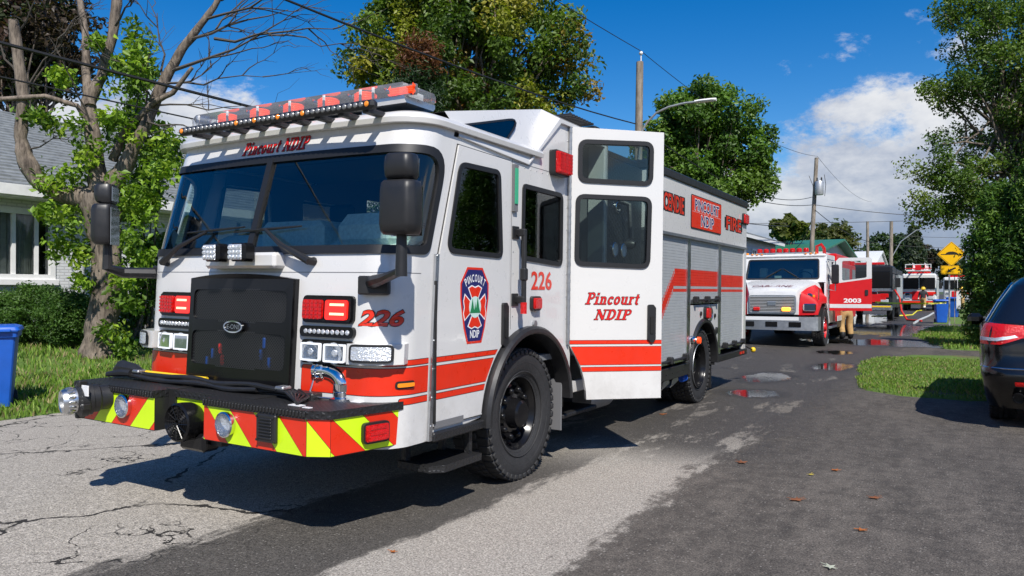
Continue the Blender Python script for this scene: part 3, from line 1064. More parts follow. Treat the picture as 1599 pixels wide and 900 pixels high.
# --- raised crew roof with its slanted side windows
for sg in (1, -1):
    X = lambda x: x * sg
    B0, B1 = Vector((X(1.285), .74, 2.655)), Vector((X(1.29), 1.74, 2.600))
    T0, T1 = Vector((X(1.246), .62, 2.79)), Vector((X(1.06), 2.36, 3.185))
    R1 = Vector((X(1.295), 2.27, 3.06))
    mb = MB()
    lip = Vector((0, 0, -.02))
    E0, E1 = Vector((X(1.295), 3.38, 3.06)), Vector((X(1.06), 3.38, 3.185))
    mb.add([B0, B1, R1, T1, T0, E0, E1, B0 + lip, B1 + lip, R1 + Vector((0, .03, -.035)), E0 + lip, Vector((X(1.2), 1.84, 2.57)), Vector((X(1.2), 2.3, 3.02)), Vector((X(1.2), 3.38, 3.02)), Vector((X(1.2), .74, 2.6))],
           [(0, 1, 3, 4), (1, 2, 3), (2, 5, 6, 3), (0, 7, 8, 1), (1, 8, 9, 2), (2, 9, 10, 5), (8, 11, 12, 9), (9, 12, 13, 10), (7, 14, 11, 8)])
    mb.build('roof_side', white, engine, recalc=True)
    # triangular pane
    U, V = (B1 - B0), (T1 - B0)
    nrm = (B1 - B0).cross(T0 - B0).normalized() * (1 if sg > 0 else -1)
    if nrm.x * sg < 0: nrm = -nrm

    def onpl(px, py):
        d = ray(px, py)
        o_ = Vector((-XC, -Y0, CAM_H))
        t_ = (B0 - o_).dot(nrm) / d.dot(nrm)
        return o_ + d * t_
    if sg > 0:
        tri = [onpl(713, 198), onpl(804, 187), onpl(783, 221)]
        tri_keep = [Vector(p) for p in tri]
    else:
        tri = [Vector((-p.x, p.y, p.z)) for p in tri_keep]
    e1 = (tri[1] - tri[0]).normalized(); e2 = nrm.cross(e1).normalized()
    loc2 = [((p - tri[0]).dot(e1), (p - tri[0]).dot(e2)) for p in tri]
    lp = rpoly(loc2, [.01, .07, .05], 5)
    g = MB(); fn = lambda u, v, d: tri[0] + e1 * u + e2 * v + nrm * d
    g.prism(inset(lp, -.012), fn, -.004, .008, [inset(lp, .004)])
    f = g.build('roof_window', gasket, engine)
    g = MB(); g.prism(inset(lp, .001), fn, .001, .004); g.build('pane', side_glass, f)
    g = MB(); g.prism(inset(lp, .003), fn, -.003, .0005); g.build('blind', navy, f)
mb = MB()
T0, T1 = Vector((1.246, .62, 2.79)), Vector((1.06, 2.36, 3.185))
m_ = lambda p: Vector((-p.x, p.y, p.z))
mb.add([T0, T1, m_(T1), m_(T0), Vector((1.06, 3.38, 3.185)), Vector((-1.06, 3.38, 3.185))], [(0, 1, 2, 3), (1, 4, 5, 2)])
mb.build('roof_top', white, engine)
mb = MB()
mb.prism([(-1.27, .6), (1.27, .6), (1.27, 3.06), (1.06, 3.183), (-1.06, 3.183), (-1.27, 3.06)], lambda u, v, d: Vector((u, 3.38 + d, v)), -.04, 0, [[(-1.0, 1.75), (-.3, 1.75), (-.3, 2.3), (-1.0, 2.3)], [(.55, 2.35), (1.0, 2.35), (1.0, 2.85), (.55, 2.85)]])
mb.build('cab_back', white, engine)
mb = MB()
mb.box(-1.22, 1.22, .45, 3.33, .95, 1.0); mb.box(-.85, .85, .08, .45, .95, 1.0); mb.box(-.85, .85, .15, 1.3, .62, 1.3)
mb.build('cab_floor', cab_grey, engine)
mb = MB(); mb.box(-1.2, 1.2, .72, 1.9, 2.585, 2.6); mb.build('cab_headliner', cab_grey, engine)
mb = MB(); mb.prism([(-1.2, 1.0), (1.2, 1.0), (1.2, 3.0), (-1.2, 3.0)], lambda u, v, d: Vector((u, 3.33 - d, v)), 0, .012, [[(-1.0, 1.75), (-.3, 1.75), (-.3, 2.3), (-1.0, 2.3)], [(.55, 2.35), (1.0, 2.35), (1.0, 2.85), (.55, 2.85)]])
mb.prism([(.5, 1.0), (3.3, 1.0), (3.3, 2.95), (2.3, 2.95), (1.8, 2.56), (.8, 2.56)], lambda u, v, d: Vector((-1.215 + d, u, v)), 0, .012, [inset(W1, .01), inset(W2, .01), [(2.6, 1.8), (3.26, 1.8), (3.26, 2.5), (2.6, 2.5)]])
mb.build('cab_lining', cab_grey, engine)
mb = MB()      # black slotted rail behind the raised roof
mb.box(.55, 1.20, 3.22, 3.34, 3.13, 3.19, .01)
for i in range(9): mb.box(.56, 1.18, 2.72 + i * .06, 2.75 + i * .06, 3.192, 3.215, .004)
mb.build('roof_vent', black_plastic, engine)

# --- cab interior
mb = MB()
mb.loft([[Vector((x, y, z)) for x, y, z in ((-1.12, .30, 1.64), (1.12, .30, 1.64), (1.12, .30, 1.80), (-1.12, .30, 1.80))],
         [Vector((x, y, z)) for x, y, z in ((-1.15, .80, 1.50), (1.15, .80, 1.50), (1.15, .78, 2.0), (-1.15, .78, 2.0))]])
mb.box(-.35, .30, .40, .8, 1.82, 2.06, .05); mb.box(.38, 1.0, .42, .78, 1.82, 2.10, .09)
mb.build('dashboard', dash_mat, engine)
mb = MB()
st = [Vector((.72 + .22 * math.cos(a), .98 + .09 * math.sin(a), 1.86 + .20 * math.sin(a))) for a in [2 * PI * i / 24 for i in range(25)]]
mb.tube(st, .016, 8); mb.tube([(.72, .98, 1.86), (.72, .80, 1.70)], .03)
mb.tube([(.5, .98, 1.86), (.94, .98, 1.86)], .014)
mb.build('steering_wheel', black_plastic, engine)
for x in (.72, -.72):
    s_ = part('seat', engine)
    g = MB(); g.box(x - .24, x + .24, 1.15, 1.62, 1.28, 1.42, .05); g.box(x - .25, x + .25, 1.58, 1.74, 1.38, 2.12, .06, Matrix.Rotation(R(-7), 3, 'X')); g.box(x - .15, x + .15, 1.66, 1.76, 2.12, 2.34, .04)
    g.build('seat_cushion', seat_black, s_)
    g = MB(); g.tube([(x + .22, 1.60, 2.2), (x + .25, 1.52, 1.9), (x + .26, 1.45, 1.42)], .02, 6); g.build('seat_belt', belt_red, s_)
for x in (.8, -.8, 0.0):
    s_ = part('seat', engine)
    g = MB(); g.box(x - .24, x + .24, 2.75, 3.2, 1.22, 1.36, .05); g.box(x - .25, x + .25, 3.16, 3.3, 1.34, 2.1, .05)
    g.build('seat_cushion', seat_black, s_)
mb = MB(); mb.ball((1.02, 1.02, 2.18), (.05, .09, .12), 10, 8); mb.ball((.98, 1.12, 2.06), (.05, .07, .05)); mb.ball((1.0, .95, 2.30), (.04, .06, .05)); mb.build('vest', hivis, engine)
mb = MB(); mb.box(.7, 1.1, 1.76, 1.86, 1.2, 2.05, .04); mb.box(.95, 1.16, 2.2, 2.32, 1.3, 1.9, .05); mb.build('bunker_gear', belt_red, engine)

# --- crew door standing open at a right angle
DY = 2.515
DA = R(44)                                    # swung 44 degrees past square
cdoor = part('door', engine)
HX = 1.285
_dc, _ds = math.cos(DA), math.sin(DA)
fd = lambda u, v, d=0.0: Vector((HX + (u - HX) * _dc + d * _ds, DY + (u - HX) * _ds - d * _dc, v))


def DP(px, py):
    """pixel on the plane of the open door"""
    o_ = Vector((-XC, -Y0, CAM_H)); d = ray(px, py); n_ = Vector((_ds, -_dc, 0)); q = Vector((HX, DY, 0))
    p = o_ + d * ((q - o_).dot(n_) / d.dot(n_))
    return (HX + (p - q).dot(Vector((_dc, _ds, 0))), p.z)


XO = DP(1031, 400)[0]
ZB = .565
band_x = lambda z: HX + .005 + max(0.0, math.sqrt(max(0, .868 ** 2 - (z - .55) ** 2)) - .70)
d_out = [(HX + .005, 3.035), (XO, 3.035), (XO, ZB), (band_x(ZB), ZB)] + [(band_x(z), z) for z in (.65, .75, .85, .95, 1.06)]
D1 = rpoly([DP(898, 219), DP(1014, 222), DP(1013, 289), DP(898, 284)], .085, 6)
D2 = rpoly([DP(895, 304), DP(1012, 308), DP(1010, 418), DP(894, 414)], .085, 6)
mb = MB(); mb.prism(d_out, fd, -.05, 0, [inset(D1, .006), inset(D2, .006)])
mb.build('door_panel', white, cdoor)
window('door_window', D1, cdoor, fd, door_glass, .034, .014, -.055)
window('door_window', D2, cdoor, fd, door_glass, .034, .014, -.055)
g = MB(); band_l = lambda z: band_x(z) + .003
for z0, z1 in BANDS:
    for e, d, mi in ((.004, .001, 1), (0, .0022, 0)):
        g.prism([(band_l(z0), z0 - e), (XO - .002, z0 - e), (XO - .002, z1 + e), (band_l(z1), z1 + e)], fd, d - .0006, d, mi=mi)
g.build('stripe', [red_vinyl, black_vinyl], cdoor)
hx, hz2 = DP(1015, 503)
handle(cdoor, hx - .01, hz2, fd)
g = MB()
g.cyl((1.285, DY - .02, 1.07), (1.285, DY - .02, 3.03), .016, n=10)
for i in range(26): g.cyl((1.285, DY - .02, 1.10 + i * .075), (1.285, DY - .02, 1.13 + i * .075), .0185, n=10)
g.build('door_hinge', alu_dull, cdoor)
mb = MB(); mb.box(1.10, 1.262, 3.29, 3.375, .70, 3.02); mb.build('door_jamb', cab_pale, engine)
mb = MB(); mb.sheet([(-1.45, 1.665), (1.45, 1.665), (1.45, 1.669), (-1.45, 1.669)], lambda u, v: fc(u, v, .0015), cuts_u=FCUT); mb.build('nose_seam', grey_plastic, engine, recalc=False)
mb = MB()      # entry well below the crew door
mb.box(.5, 1.24, 2.58, 3.28, .60, .66, .01); mb.box(.7, 1.22, 2.55, 3.30, .38, .42, .01); mb.box(.5, .6, 2.55, 3.3, .38, 1.0); mb.box(.9, .94, 2.6, 2.64, .4, .62)
mb.build('entry_step', tread_black, engine)
mb = MB(); mb.lathe([(.0, 0), (.11, 0), (.125, .05), (.125, .55), (.11, .6), (0, .6)], (.98, 3.45, .42), (0, 1, 0), 20); mb.build('air_tank', alu_dull, engine)


# --- lettering
def serif_glyphs():
    T, t = .19, .075
    G = {}
    def bowl(cx, cy, rx, ry, a0, a1, w, n=9):
        return ([(cx + rx * math.cos(R(a0 + (a1 - a0) * i / n)), cy + ry * math.sin(R(a0 + (a1 - a0) * i / n))) for i in range(n + 1)], w)
    G['P'] = (.72, [([(.22, 0), (.22, 1)], T), ([(0, .035), (.44, .035)], t), ([(.02, .965), (.45, .965)], t), bowl(.40, .735, .235, .23, 90, -90, .13), ([(.2, .505), (.42, .505)], t)])
    G['N'] = (.88, [([(.16, 0), (.16, 1)], .09), ([(.74, 0), (.74, 1)], .09), ([(.14, .98), (.74, .02)], .2), ([(0, .035), (.32, .035)], t), ([(.0, .965), (.28, .965)], t), ([(.58, .965), (.9, .965)], t)])
    G['D'] = (.80, [([(.22, 0), (.22, 1)], T), ([(0, .035), (.45, .035)], t), ([(0, .965), (.45, .965)], t), bowl(.36, .5, .34, .46, 90, -90, .15, 12)])
    G['I'] = (.46, [([(.22, 0), (.22, 1)], T), ([(0, .035), (.44, .035)], t), ([(0, .965), (.44, .965)], t)])
    G['i'] = (.40, [([(.19, 0), (.19, .66)], .17), ([(0, .03), (.38, .03)], t), ([(.02, .63), (.2, .63)], t), ([(.19, .82), (.19, .98)], .17)])
    G['n'] = (.66, [([(.17, 0), (.17, .66)], .16), ([(.48, 0), (.48, .45)], .16), bowl(.33, .43, .16, .18, 160, 0, .12, 7), ([(0, .03), (.32, .03)], t), ([(.38, .03), (.64, .03)], t), ([(.02, .63), (.18, .63)], t)])
    G['c'] = (.52, [bowl(.28, .33, .19, .29, 45, 318, .14, 12), ([(.4, .52), (.4, .46)], .14)])
    G['o'] = (.58, [bowl(.28, .33, .19, .29, 0, 360, .14, 16)])
    G['u'] = (.66, [([(.15, .18), (.15, .66)], .16), ([(.48, 0), (.48, .66)], .16), bowl(.30, .22, .16, .17, 180, 345, .12, 7), ([(0, .63), (.16, .63)], t), ([(.34, .63), (.5, .63)], t), ([(.48, .03), (.64, .03)], t)])
    G['r'] = (.50, [([(.17, 0), (.17, .66)], .16), ([(0, .03), (.34, .03)], t), ([(.02, .63), (.18, .63)], t), bowl(.34, .42, .17, .18, 170, 60, .13, 6)])
    G['t'] = (.40, [([(.18, .12), (.18, .88)], .15), ([(0, .63), (.36, .63)], t), bowl(.29, .13, .11, .1, 180, 310, .1, 5)])
    G[' '] = (.36, [])
    return G


GLYPH = serif_glyphs()


def serif(g, s, fn, w, h, shear=.28, fat=0.0, mi=0, dd=0.0):
    tot = sum(GLYPH[c][0] + .06 for c in s)
    x = 0.0
    k = 0
    for ch in s:
        adv, strokes = GLYPH[ch]
        for pts, wd in strokes:
            k += 1
            wd = wd + fat
            P2 = [Vector((p[0] + x, p[1])) for p in pts]
            L, Rr = [], []
            for i, p in enumerate(P2):
                t_ = (P2[min(i + 1, len(P2) - 1)] - P2[max(i - 1, 0)]).normalized()
                nn = Vector((-t_.y, t_.x)) * wd / 2
                ex = Vector((0, 0))
                if fat and i == 0: ex = -t_ * fat / 2
                if fat and i == len(P2) - 1: ex = t_ * fat / 2
                L.append(p + nn + ex); Rr.append(p - nn + ex)
            sc = w / (tot + shear)
            pl = [fn((q.x + q.y * shear) * sc, q.y * h, dd + (k % 5) * .00025) for q in L + Rr]
            n = len(L)
            g.add(pl, [(i, i + 1, n + i + 1, n + i) for i in range(n - 1)], mi)
        x += adv + .06


def serif_sign(name, s, fn, w, h, parent, d=.002):
    g = MB()
    serif(g, s, fn, w, h, fat=.075, mi=1, dd=d)
    serif(g, s, fn, w, h, mi=0, dd=d + .0018)
    g.build(name, [red_deep, black_vinyl], parent, smooth=0, recalc=False)


p0, p1 = DP(911, 475), DP(999, 475); ph = DP(950, 455)
serif_sign('lettering', 'Pincourt', lambda u, v, d: fd(p0[0] + u, p0[1] + v, d), p1[0] - p0[0], ph[1] - p0[1] - .012, cdoor)
q0, q1 = DP(925, 499), DP(986, 499)
serif_sign('lettering', 'NDIP', lambda u, v, d: fd(q0[0] + u, q0[1] + v, d), q1[0] - q0[0], .092, cdoor)
serif_sign('nose_lettering', 'Pincourt NDIP', lambda u, v, d: fc(-.345 + u, 2.545 + v, d), .70, .095, engine, d=.004)


def number(name, s, fn, w, h, parent, shear=0.0, d=.002, bold=.03, outline_fat=.028):
    g = MB()
    letters(g, s, lambda u, v: fn(u, v, d), w, h, bold, shear, outline_fat, mi=1)
    letters(g, s, lambda u, v: fn(u, v, d + .0015), w, h, bold, shear, mi=0)
    g.build(name, [red_vinyl, black_vinyl], parent, smooth=0, recalc=False)


number('nose_number', '226', lambda u, v, d: fc(1.015 + u, 1.325 + v, d), .30, .105, engine, .25, .004)
n0, n1, n2 = SP(826, 453), SP(858, 453), SP(840, 424)
number('side_number', '226', lambda u, v, d: side(n0[0] + u, n0[1] + v, d), n1[0] - n0[0], n2[1] - n0[1] - .0, engine, 0, .002, .02, .0)

# badge on the driver's door
bc = SP(735, 477)
badge = part('badge', ddoor)
bs = lambda u, v, d=0.0: side(bc[0] + u, bc[1] + v, .017 + d)
shield = [(-.10, .275), (.10, .275), (.185, .16), (.185, .05), (.14, -.16), (.095, -.275), (-.095, -.275), (-.14, -.16), (-.185, .05), (-.185, .16)]
for nm, e, d, m in (('badge_rim', 0, .001, red_vinyl), ('badge_ground', .017, .002, navy)):
    g = MB(); g.prism(inset(shield, e), bs, d - .001, d); g.build(nm, m, badge)
g = MB()
rad = .205
adv = {'I': .015, 'N': .036, 'C': .033, 'O': .036, 'U': .034, 'R': .033, 'T': .030, 'P': .032}
tw = sum(adv[c] for c in 'PINCOURT'); run = 0.0
for ch in 'PINCOURT':
    a = PI / 2 + (tw / 2 - run - adv[ch] / 2) / rad * 1.0
    run += adv[ch]
    ca, sa = math.cos(a - PI / 2), math.sin(a - PI / 2)
    wl = .009 if ch == 'I' else adv[ch] - .006
    def fl(u, v, a=a, ca=ca, sa=sa, wl=wl):
        x, y = (u - wl / 2), v
        return bs(rad * math.cos(a) + x * ca - y * sa, -.035 + rad * math.sin(a) + x * sa + y * ca, .0032)
    letters(g, ch, fl, wl, .056, .02)
g.build('badge_lettering', white_print, badge, smooth=0, recalc=False)
g = MB()
letters(g, 'NDIP', lambda u, v: bs(-.06 + u, -.235 + v, .0032), .12, .056, .02)
g.build('badge_lettering', white_print, badge, smooth=0, recalc=False)
g, g2 = MB(), MB()
for k in range(4):
    ca, sa = math.cos(k * PI / 2), math.sin(k * PI / 2)
    arm = [(-.032, .055), (-.085, .135), (-.045, .15), (0, .138), (.045, .15), (.085, .135), (.032, .055)]
    for q, e, d in ((g, -.009, .003), (g2, 0, .004)):
        lp = inset(arm, e)
        q.prism([((x * ca - y * sa) * .95, (x * sa + y * ca) * 1.0 - .012) for x, y in lp], bs, d - .0008, d)
g.build('cross_rim', white_print, badge); g2.build('cross', red_vinyl, badge)
g = MB(); g.prism([(x, y - .012) for x, y in arc(0, 0, .078, 0, 345, 23)], bs, .004, .005); g.build('badge_disc', pale_print, badge)
g = MB()
for tx, tw, th in ((-.035, .032, .085), (.032, .036, .095), (.0, .018, .06)):
    g.prism([(tx - tw, -.055), (tx + tw, -.055), (tx + tw * .45, -.055 + th * .5), (tx + tw * .5, -.055 + th * .5), (tx, -.055 + th + .02), (tx - tw * .5, -.055 + th * .5), (tx - tw * .45, -.055 + th * .5)], bs, .005, .0058 + tw * .01)
g.build('badge_trees', green_print, badge)

# --- fender flare and wheels
def flare(parent, cy, cz, r0, r1, x0, x1, a0, a1):
    g = MB()
    n = 30
    rings = []
    for i in range(n + 1):
        a = R(a0 + (a1 - a0) * i / n)
        cc, ss = math.cos(a), math.sin(a)
        rings.append([Vector((x, cy + r * cc, cz + r * ss)) for x, r in ((x0, r0), (x1 - .01, r0), (x1, r0 + .012), (x1, r1 - .02), (x1 - .025, r1), (x0, r1))])
    g.loft(rings)
    g.build('fender_flare', black_plastic, parent)
    g = MB()
    g.lathe([(r0 + .01, 0), (r0 + .01, -.62)], (x0 + .06, cy, cz), (1, 0, 0), 30, a0=-PI * .52, a1=PI * .52)
    g.lathe([(r0 + .01, -.60), (.02, -.60)], (x0 + .06, cy, cz), (1, 0, 0), 30, a0=-PI * .52, a1=PI * .52)
    g.build('wheel_housing', dark_void, parent)


flare(engine, 1.80, .55, .655, .715, 1.20, 1.345, 4, 181)


def tyre_mesh(r, w, rim_r):
    g = MB()
    prof = [(rim_r, -w * .36), (rim_r + .03, -w * .40), (r * .80, -w * .5), (r * .90, -w * .485), (r * .955, -w * .45), (r * .975, -w * .42), (r * .975, w * .42), (r * .955, w * .45), (r * .90, w * .485), (r * .80, w * .5), (rim_r + .05, w * .43), (rim_r + .03, w * .40), (rim_r, w * .36)]
    g.lathe(prof, (0, 0, 0), (1, 0, 0), 64)
    for k in range(2):                     # raised bead rings on the sidewall
        rr = rim_r + .05 + k * .075
        g.lathe([(rr - .006, w * (.445 + .03 * k)), (rr, w * (.462 + .03 * k)), (rr + .006, w * (.45 + .03 * k))], (0, 0, 0), (1, 0, 0), 48)
    n = 46
    for i in range(n):
        a = 2 * PI * i / n
        for s in (-1, 1):
            for (x0, x1, wa, sk) in ((.20, .47, .043, 0.0), (.02, .17, .036, .5)):
                aa = a + sk * 2 * PI / n + (PI / n if s > 0 else 0)
                M = Matrix.Rotation(aa, 4, 'X')
                g.M = M
                xa, xb = sorted((s * x0 * w, s * x1 * w))
                drop = .018 if x1 > .4 else 0
                g.box(xa, xb, -r * wa * 1.35, r * wa * 1.35, r * .965 - drop, r - (.006 if x1 > .4 else 0), .006)
                if x1 > .4:
                    g.box(s * .455 * w - .012, s * .455 * w + .016 * s + .006, -r * wa, r * wa, r * .895, r * .962, .005)
        g.M = None
    return g.mesh('tyre', rubber, 40)


def wheel(parent, x, y, z, r, tyre, front=True, rim_mat=None, nut_mat=None, steer=0.0):
    rim_mat = rim_mat or black_gloss; nut_mat = nut_mat or black_gloss
    w = part('wheel', parent, (x, y, z), (0, 0, steer))
    link('tyre', tyre, w)
    rr = r * .555
    g = MB()
    if front:
        g.lathe([(rr * .98, -.10), (rr, .115), (rr * 1.035, .135), (rr * 1.035, .128), (rr * .99, .11), (rr * .90, .06), (rr * .86, .035), (rr * .60, .05), (rr * .52, .075), (rr * .42, .08), (rr * .36, .16), (rr * .30, .175), (0, .178)], (0, 0, 0), (1, 0, 0), 48)
    else:
        g.lathe([(rr * .98, -.10), (rr, .12), (rr * 1.035, .14), (rr * 1.035, .132), (rr * .985, .11), (rr * .95, .03), (rr * .93, -.03), (rr * .62, -.06), (rr * .58, -.05), (rr * .40, -.05), (rr * .38, .06), (rr * .28, .075), (0, .075)], (0, 0, 0), (1, 0, 0), 48)
    g.build('rim', rim_mat, w)
    g = MB(); g.lathe([(rr * 1.036, .127), (rr * 1.05, .134), (rr * 1.036, .141)], (0, 0, 0), (1, 0, 0), 48); g.build('rim_edge', alu_dull, w)
    nut = None
    for i in range(10):
        a = 2 * PI * i / 10
        if nut is None:
            g = MB()
            if front:
                g.cyl((.03, 0, 0), (.085, 0, 0), .034, .030, 8); g.ball((.09, 0, 0), (.03, .028, .028), 8, 6)
            else:
                g.cyl((-.06, 0, 0), (-.02, 0, 0), .022, .02, 6)
            nut = g.mesh('wheel_nut', nut_mat)
        link('wheel_nut', nut, w, (0, rr * .64 * math.cos(a), rr * .64 * math.sin(a)))
        if i % 2 == 0:
            pass
    g = MB()
    for i in range(10):
        a = 2 * PI * (i + .5) / 10
        g.M = Matrix.Rotation(a, 4, 'X')
        g.box(.028 if front else -.07, .05 if front else -.045, -.03, .03, rr * .76, rr * .86, .008)
    g.M = None
    g.build('hand_hole', dark_void, w)
    return w


ty_f = tyre_mesh(.55, .36, .30)
wheel(engine, 1.05, 1.80, .535, .55, ty_f)
wheel(engine, -1.05, 1.80, .535, .55, ty_f)
ty_r = tyre_mesh(.525, .29, .29)
for x, fr in ((1.08, False), (.76, False), (-1.08, False), (-.76, False)):
    wheel(engine, x, 6.77, .51, .525, ty_r, False)
mb = MB(); mb.box(1.00, 1.26, 2.43, 2.445, .30, .92, .004); mb.build('mud_flap', grey_plastic, engine)
mb = MB(); mb.box(.62, 1.2, 7.42, 7.435, .12, .62, .004); mb.build('mud_flap', black_plastic, engine)
mb = MB(); mb.box(-.95, .95, 1.72, 1.88, .45, .62, .03); mb.box(-.95, .95, 6.69, 6.86, .42, .6, .03); mb.ball((0, 6.77, .52), (.22, .26, .22))
mb.box(-.45, -.35, -.3, 9.0, .62, .85); mb.box(.35, .45, -.3, 9.0, .62, .85); mb.box(-.5, .5, 2.2, 4.4, .35, .7, .05)
mb.build('chassis', black_metal, engine)
mb = MB(); mb.box(-1.2, 1.2, 3.45, 4.3, .55, .70); mb.box(.2, 1.2, .3, 1.05, .56, .62); mb.box(-1.2, -.2, .3, 1.05, .56, .62); mb.build('underbody', dark_void, engine)

# --- steps below the driver's door
mb = MB()
mb.box(.95, 1.30, .47, 1.12, .535, .60, .01)
mb.build('cab_step', tread_black, engine)
mb = MB(); mb.loft([[Vector((x, y, z)) for x, y in ((.95, .52), (1.22, .52), (1.30, .60), (1.30, 1.06), (.95, 1.06))] for z in (.31, .36)])
mb.box(.96, 1.0, .55, .60, .33, .56); mb.box(.96, 1.0, .98, 1.03, .33, .56); mb.box(1.2, 1.24, .98, 1.02, .36, .56); mb.build('cab_step', tread_black, engine)
sy, sz = SP(697, 658)
mb = MB(); mb.box(HW + .016, HW + .022, sy - .17, sy + .17, sz - .022, sz + .022); mb.build('door_plate', grey_plastic, ddoor)


# --- flank details
def lamp_rect(name, parent, fn, u0, u1, v0, v1, depth, frame_m, lens_m, rows=0, cols=0, r=.02, dot=None, fw=.014):
    g = MB()
    lp = rpoly([(u0, v0), (u1, v0), (u1, v1), (u0, v1)], r, 4)
    g.prism(lp, fn, 0, depth * .6)
    f = g.build(name, frame_m, parent)
    g = MB(); li = inset(lp, fw)
    g.prism(li, fn, depth * .6, depth * .86); li2 = inset(li, .008); g.prism(li2, fn, depth * .86, depth)
    g.build('lens', lens_m, f)
    if rows:
        g = MB()
        for i in range(cols):
            for j in range(rows):
                u, v = u0 + fw + (u1 - u0 - 2 * fw) * (i + .5) / cols, v0 + fw + (v1 - v0 - 2 * fw) * (j + .5) / rows
                a, b = (u1 - u0 - 2 * fw) / cols * .36, (v1 - v0 - 2 * fw) / rows * .30
                g.prism([(u - a, v - b), (u + a, v - b), (u + a, v + b), (u - a, v + b)], fn, depth, depth + .004)
        stuff(g.build('led_row', dot or lens_m, f))
    return f


def spbox(x0, y0, x1, y1):
    a, b = SP(x0, y1), SP(x1, y0)
    return a[0], b[0], a[1], b[1]


lamp_rect('warning_light', engine, side, SP(852, 256)[0], SP(875, 256)[0], SP(864, 276)[1], SP(864, 238)[1], .10, black_plastic, lens_red, 6, 3, .025)
g = MB(); u0, u1 = SP(794, 300)[0], SP(800, 300)[0]; z0, z1 = SP(797, 331)[1], SP(797, 258)[1]
g.prism([(u0, z0), (u1, z0), (u1, z1), (u0, z1)], side, 0, .025); f = g.build('strip_light', grey_plastic, engine)
g = MB(); g.prism([(u0 + .008, z0 + .06), (u1 - .008, z0 + .06), (u1 - .008, z1 - .03), (u0 + .008, z1 - .03)], side, .025, .032); g.build('lens', lens_green, f)
ya, za, zb = SP(802, 400)[0], SP(802, 478)[1], SP(802, 360)[1]
g = MB(); g.cyl((HW + .075, ya, za + .02), (HW + .075, ya, zb - .02), .021, n=12)
for z in (za + .05, zb - .02):
    g.box(HW, HW + .09, ya - .026, ya + .026, z - .03, z + .03, .01); g.box(HW, HW + .012, ya - .07, ya + .03, z - .05, z + .05, .004)
g.box(HW + .05, HW + .10, ya - .03, ya + .03, (za + zb) / 2 - .1, (za + zb) / 2, .01)
f = g.build('grab_rail', black_plastic, engine)
g = MB(); g.cyl((HW + .075, ya, za - .06), (HW + .075, ya, za + .03), .027, n=12); g.build('grab_rail_end', lens_red, f)
my, mz = SP(831, 474)
lamp_rect('marker_light', engine, side, my - .075, my + .075, mz - .06, mz + .06, .05, black_plastic, lens_red, r=.03)
g = MB(); g.cyl((HW, my, mz - .17), (HW + .02, my, mz - .17), .03, n=10); g.box(HW, HW + .03, my - .05, my + .05, mz - .25, mz - .20, .008, mi=1); g.build('valve_tag', [alu, lens_red], engine)

# --- grille
GR = [FY(296, 436, -.05), FY(457, 432, -.05), FY(452, 594, -.05), FY(292, 583, -.05)]
gx0, gx1, gz0, gz1 = -.565, .50, .885, 1.64
grille = part('grille', engine)
coup_blue = mat('coupling_blue', (.008, .04, .16), .4)
yg = lambda u, d=0.0: -.06 - d - .03 * (1 - (u / .6) ** 2)
gtop = [(gx1 + (gx0 - gx1) * i / 12, gz1 - .02 + .035 * (1 - ((i - 6) / 6) ** 2)) for i in range(13)]
go = [(gx0, gz0), (gx1, gz0)] + gtop
gf = lambda u, v, d: Vector((u, yg(u) - d + .05 * (v - gz0), v))
h1 = rpoly([(gx0 + .05, gz0 + .44), (gx1 - .05, gz0 + .44), (gx1 - .05, gz1 - .10), (gx0 + .05, gz1 - .10)], .05, 4)
h2 = rpoly([(gx0 + .05, gz0 + .12), (gx1 - .05, gz0 + .12), (gx1 - .05, gz0 + .36), (gx0 + .05, gz0 + .36)], .05, 4)
g = MB(); g.prism(go, gf, -.02, 0, [h1, h2])
n = len(go)
g.add([gf(u, v, 0) for u, v in go] + [Vector((u, .05 + yoff(v), v)) for u, v in go], [(i, (i + 1) % n, n + (i + 1) % n, n + i) for i in range(n)])
g.build('grille_frame', black_gloss, grille, smooth=25)
for h in (h1, h2):
    g = MB(); g.sheet(inset(h, -.01), lambda u, v: gf(u, v, -.012), cuts_u=[-.4, -.2, 0, .2, .4]); g.build('grille_mesh', grille_mesh, grille, recalc=False)
g = MB(); g.sheet([(gx0 + .015, gz0), (gx1 - .015, gz0), (gx1 - .015, gz1 - .03), (gx0 + .015, gz1 - .03)], lambda u, v: fc(u, v, .004), cuts_u=FCUT, cuts_v=[1.0, 1.2, 1.4]); g.build('radiator', dark_void, grille, recalc=False)
g = MB()
for x, z, m in ((-.28, 1.08, 0), (-.2, 1.12, 1), (-.18, 1.04, 1), (.22, 1.10, 0), (.25, 1.18, 0), (.30, 1.05, 0), (-.34, 1.02, 0)):
    g = MB(); g.box(x - .014, x + .014, -.062, -.045, z - .035, z + .04, .006, mi=m); g.build('coupling', [coup_blue, belt_red], grille)
g = MB(); el_ = [(.098 * math.cos(2 * PI * i / 28), .043 * math.sin(2 * PI * i / 28)) for i in range(28)]
ec = (-.03, gz0 + .40)
g.prism([(x + ec[0], y + ec[1]) for x, y in el_], gf, .0, .012, mi=1); g.prism([(x + ec[0], y + ec[1]) for x, y in el_], gf, .0, .02, [[(x * .87 + ec[0], y * .78 + ec[1]) for x, y in el_]], mi=0)
letters(g, 'E-ONE', lambda u, v: gf(ec[0] - .066 + u, ec[1] - .016 + v, .0135), .132, .032, .0, mi=2)
g.build('maker_badge', [chrome, black_gloss, alu_dull], grille)

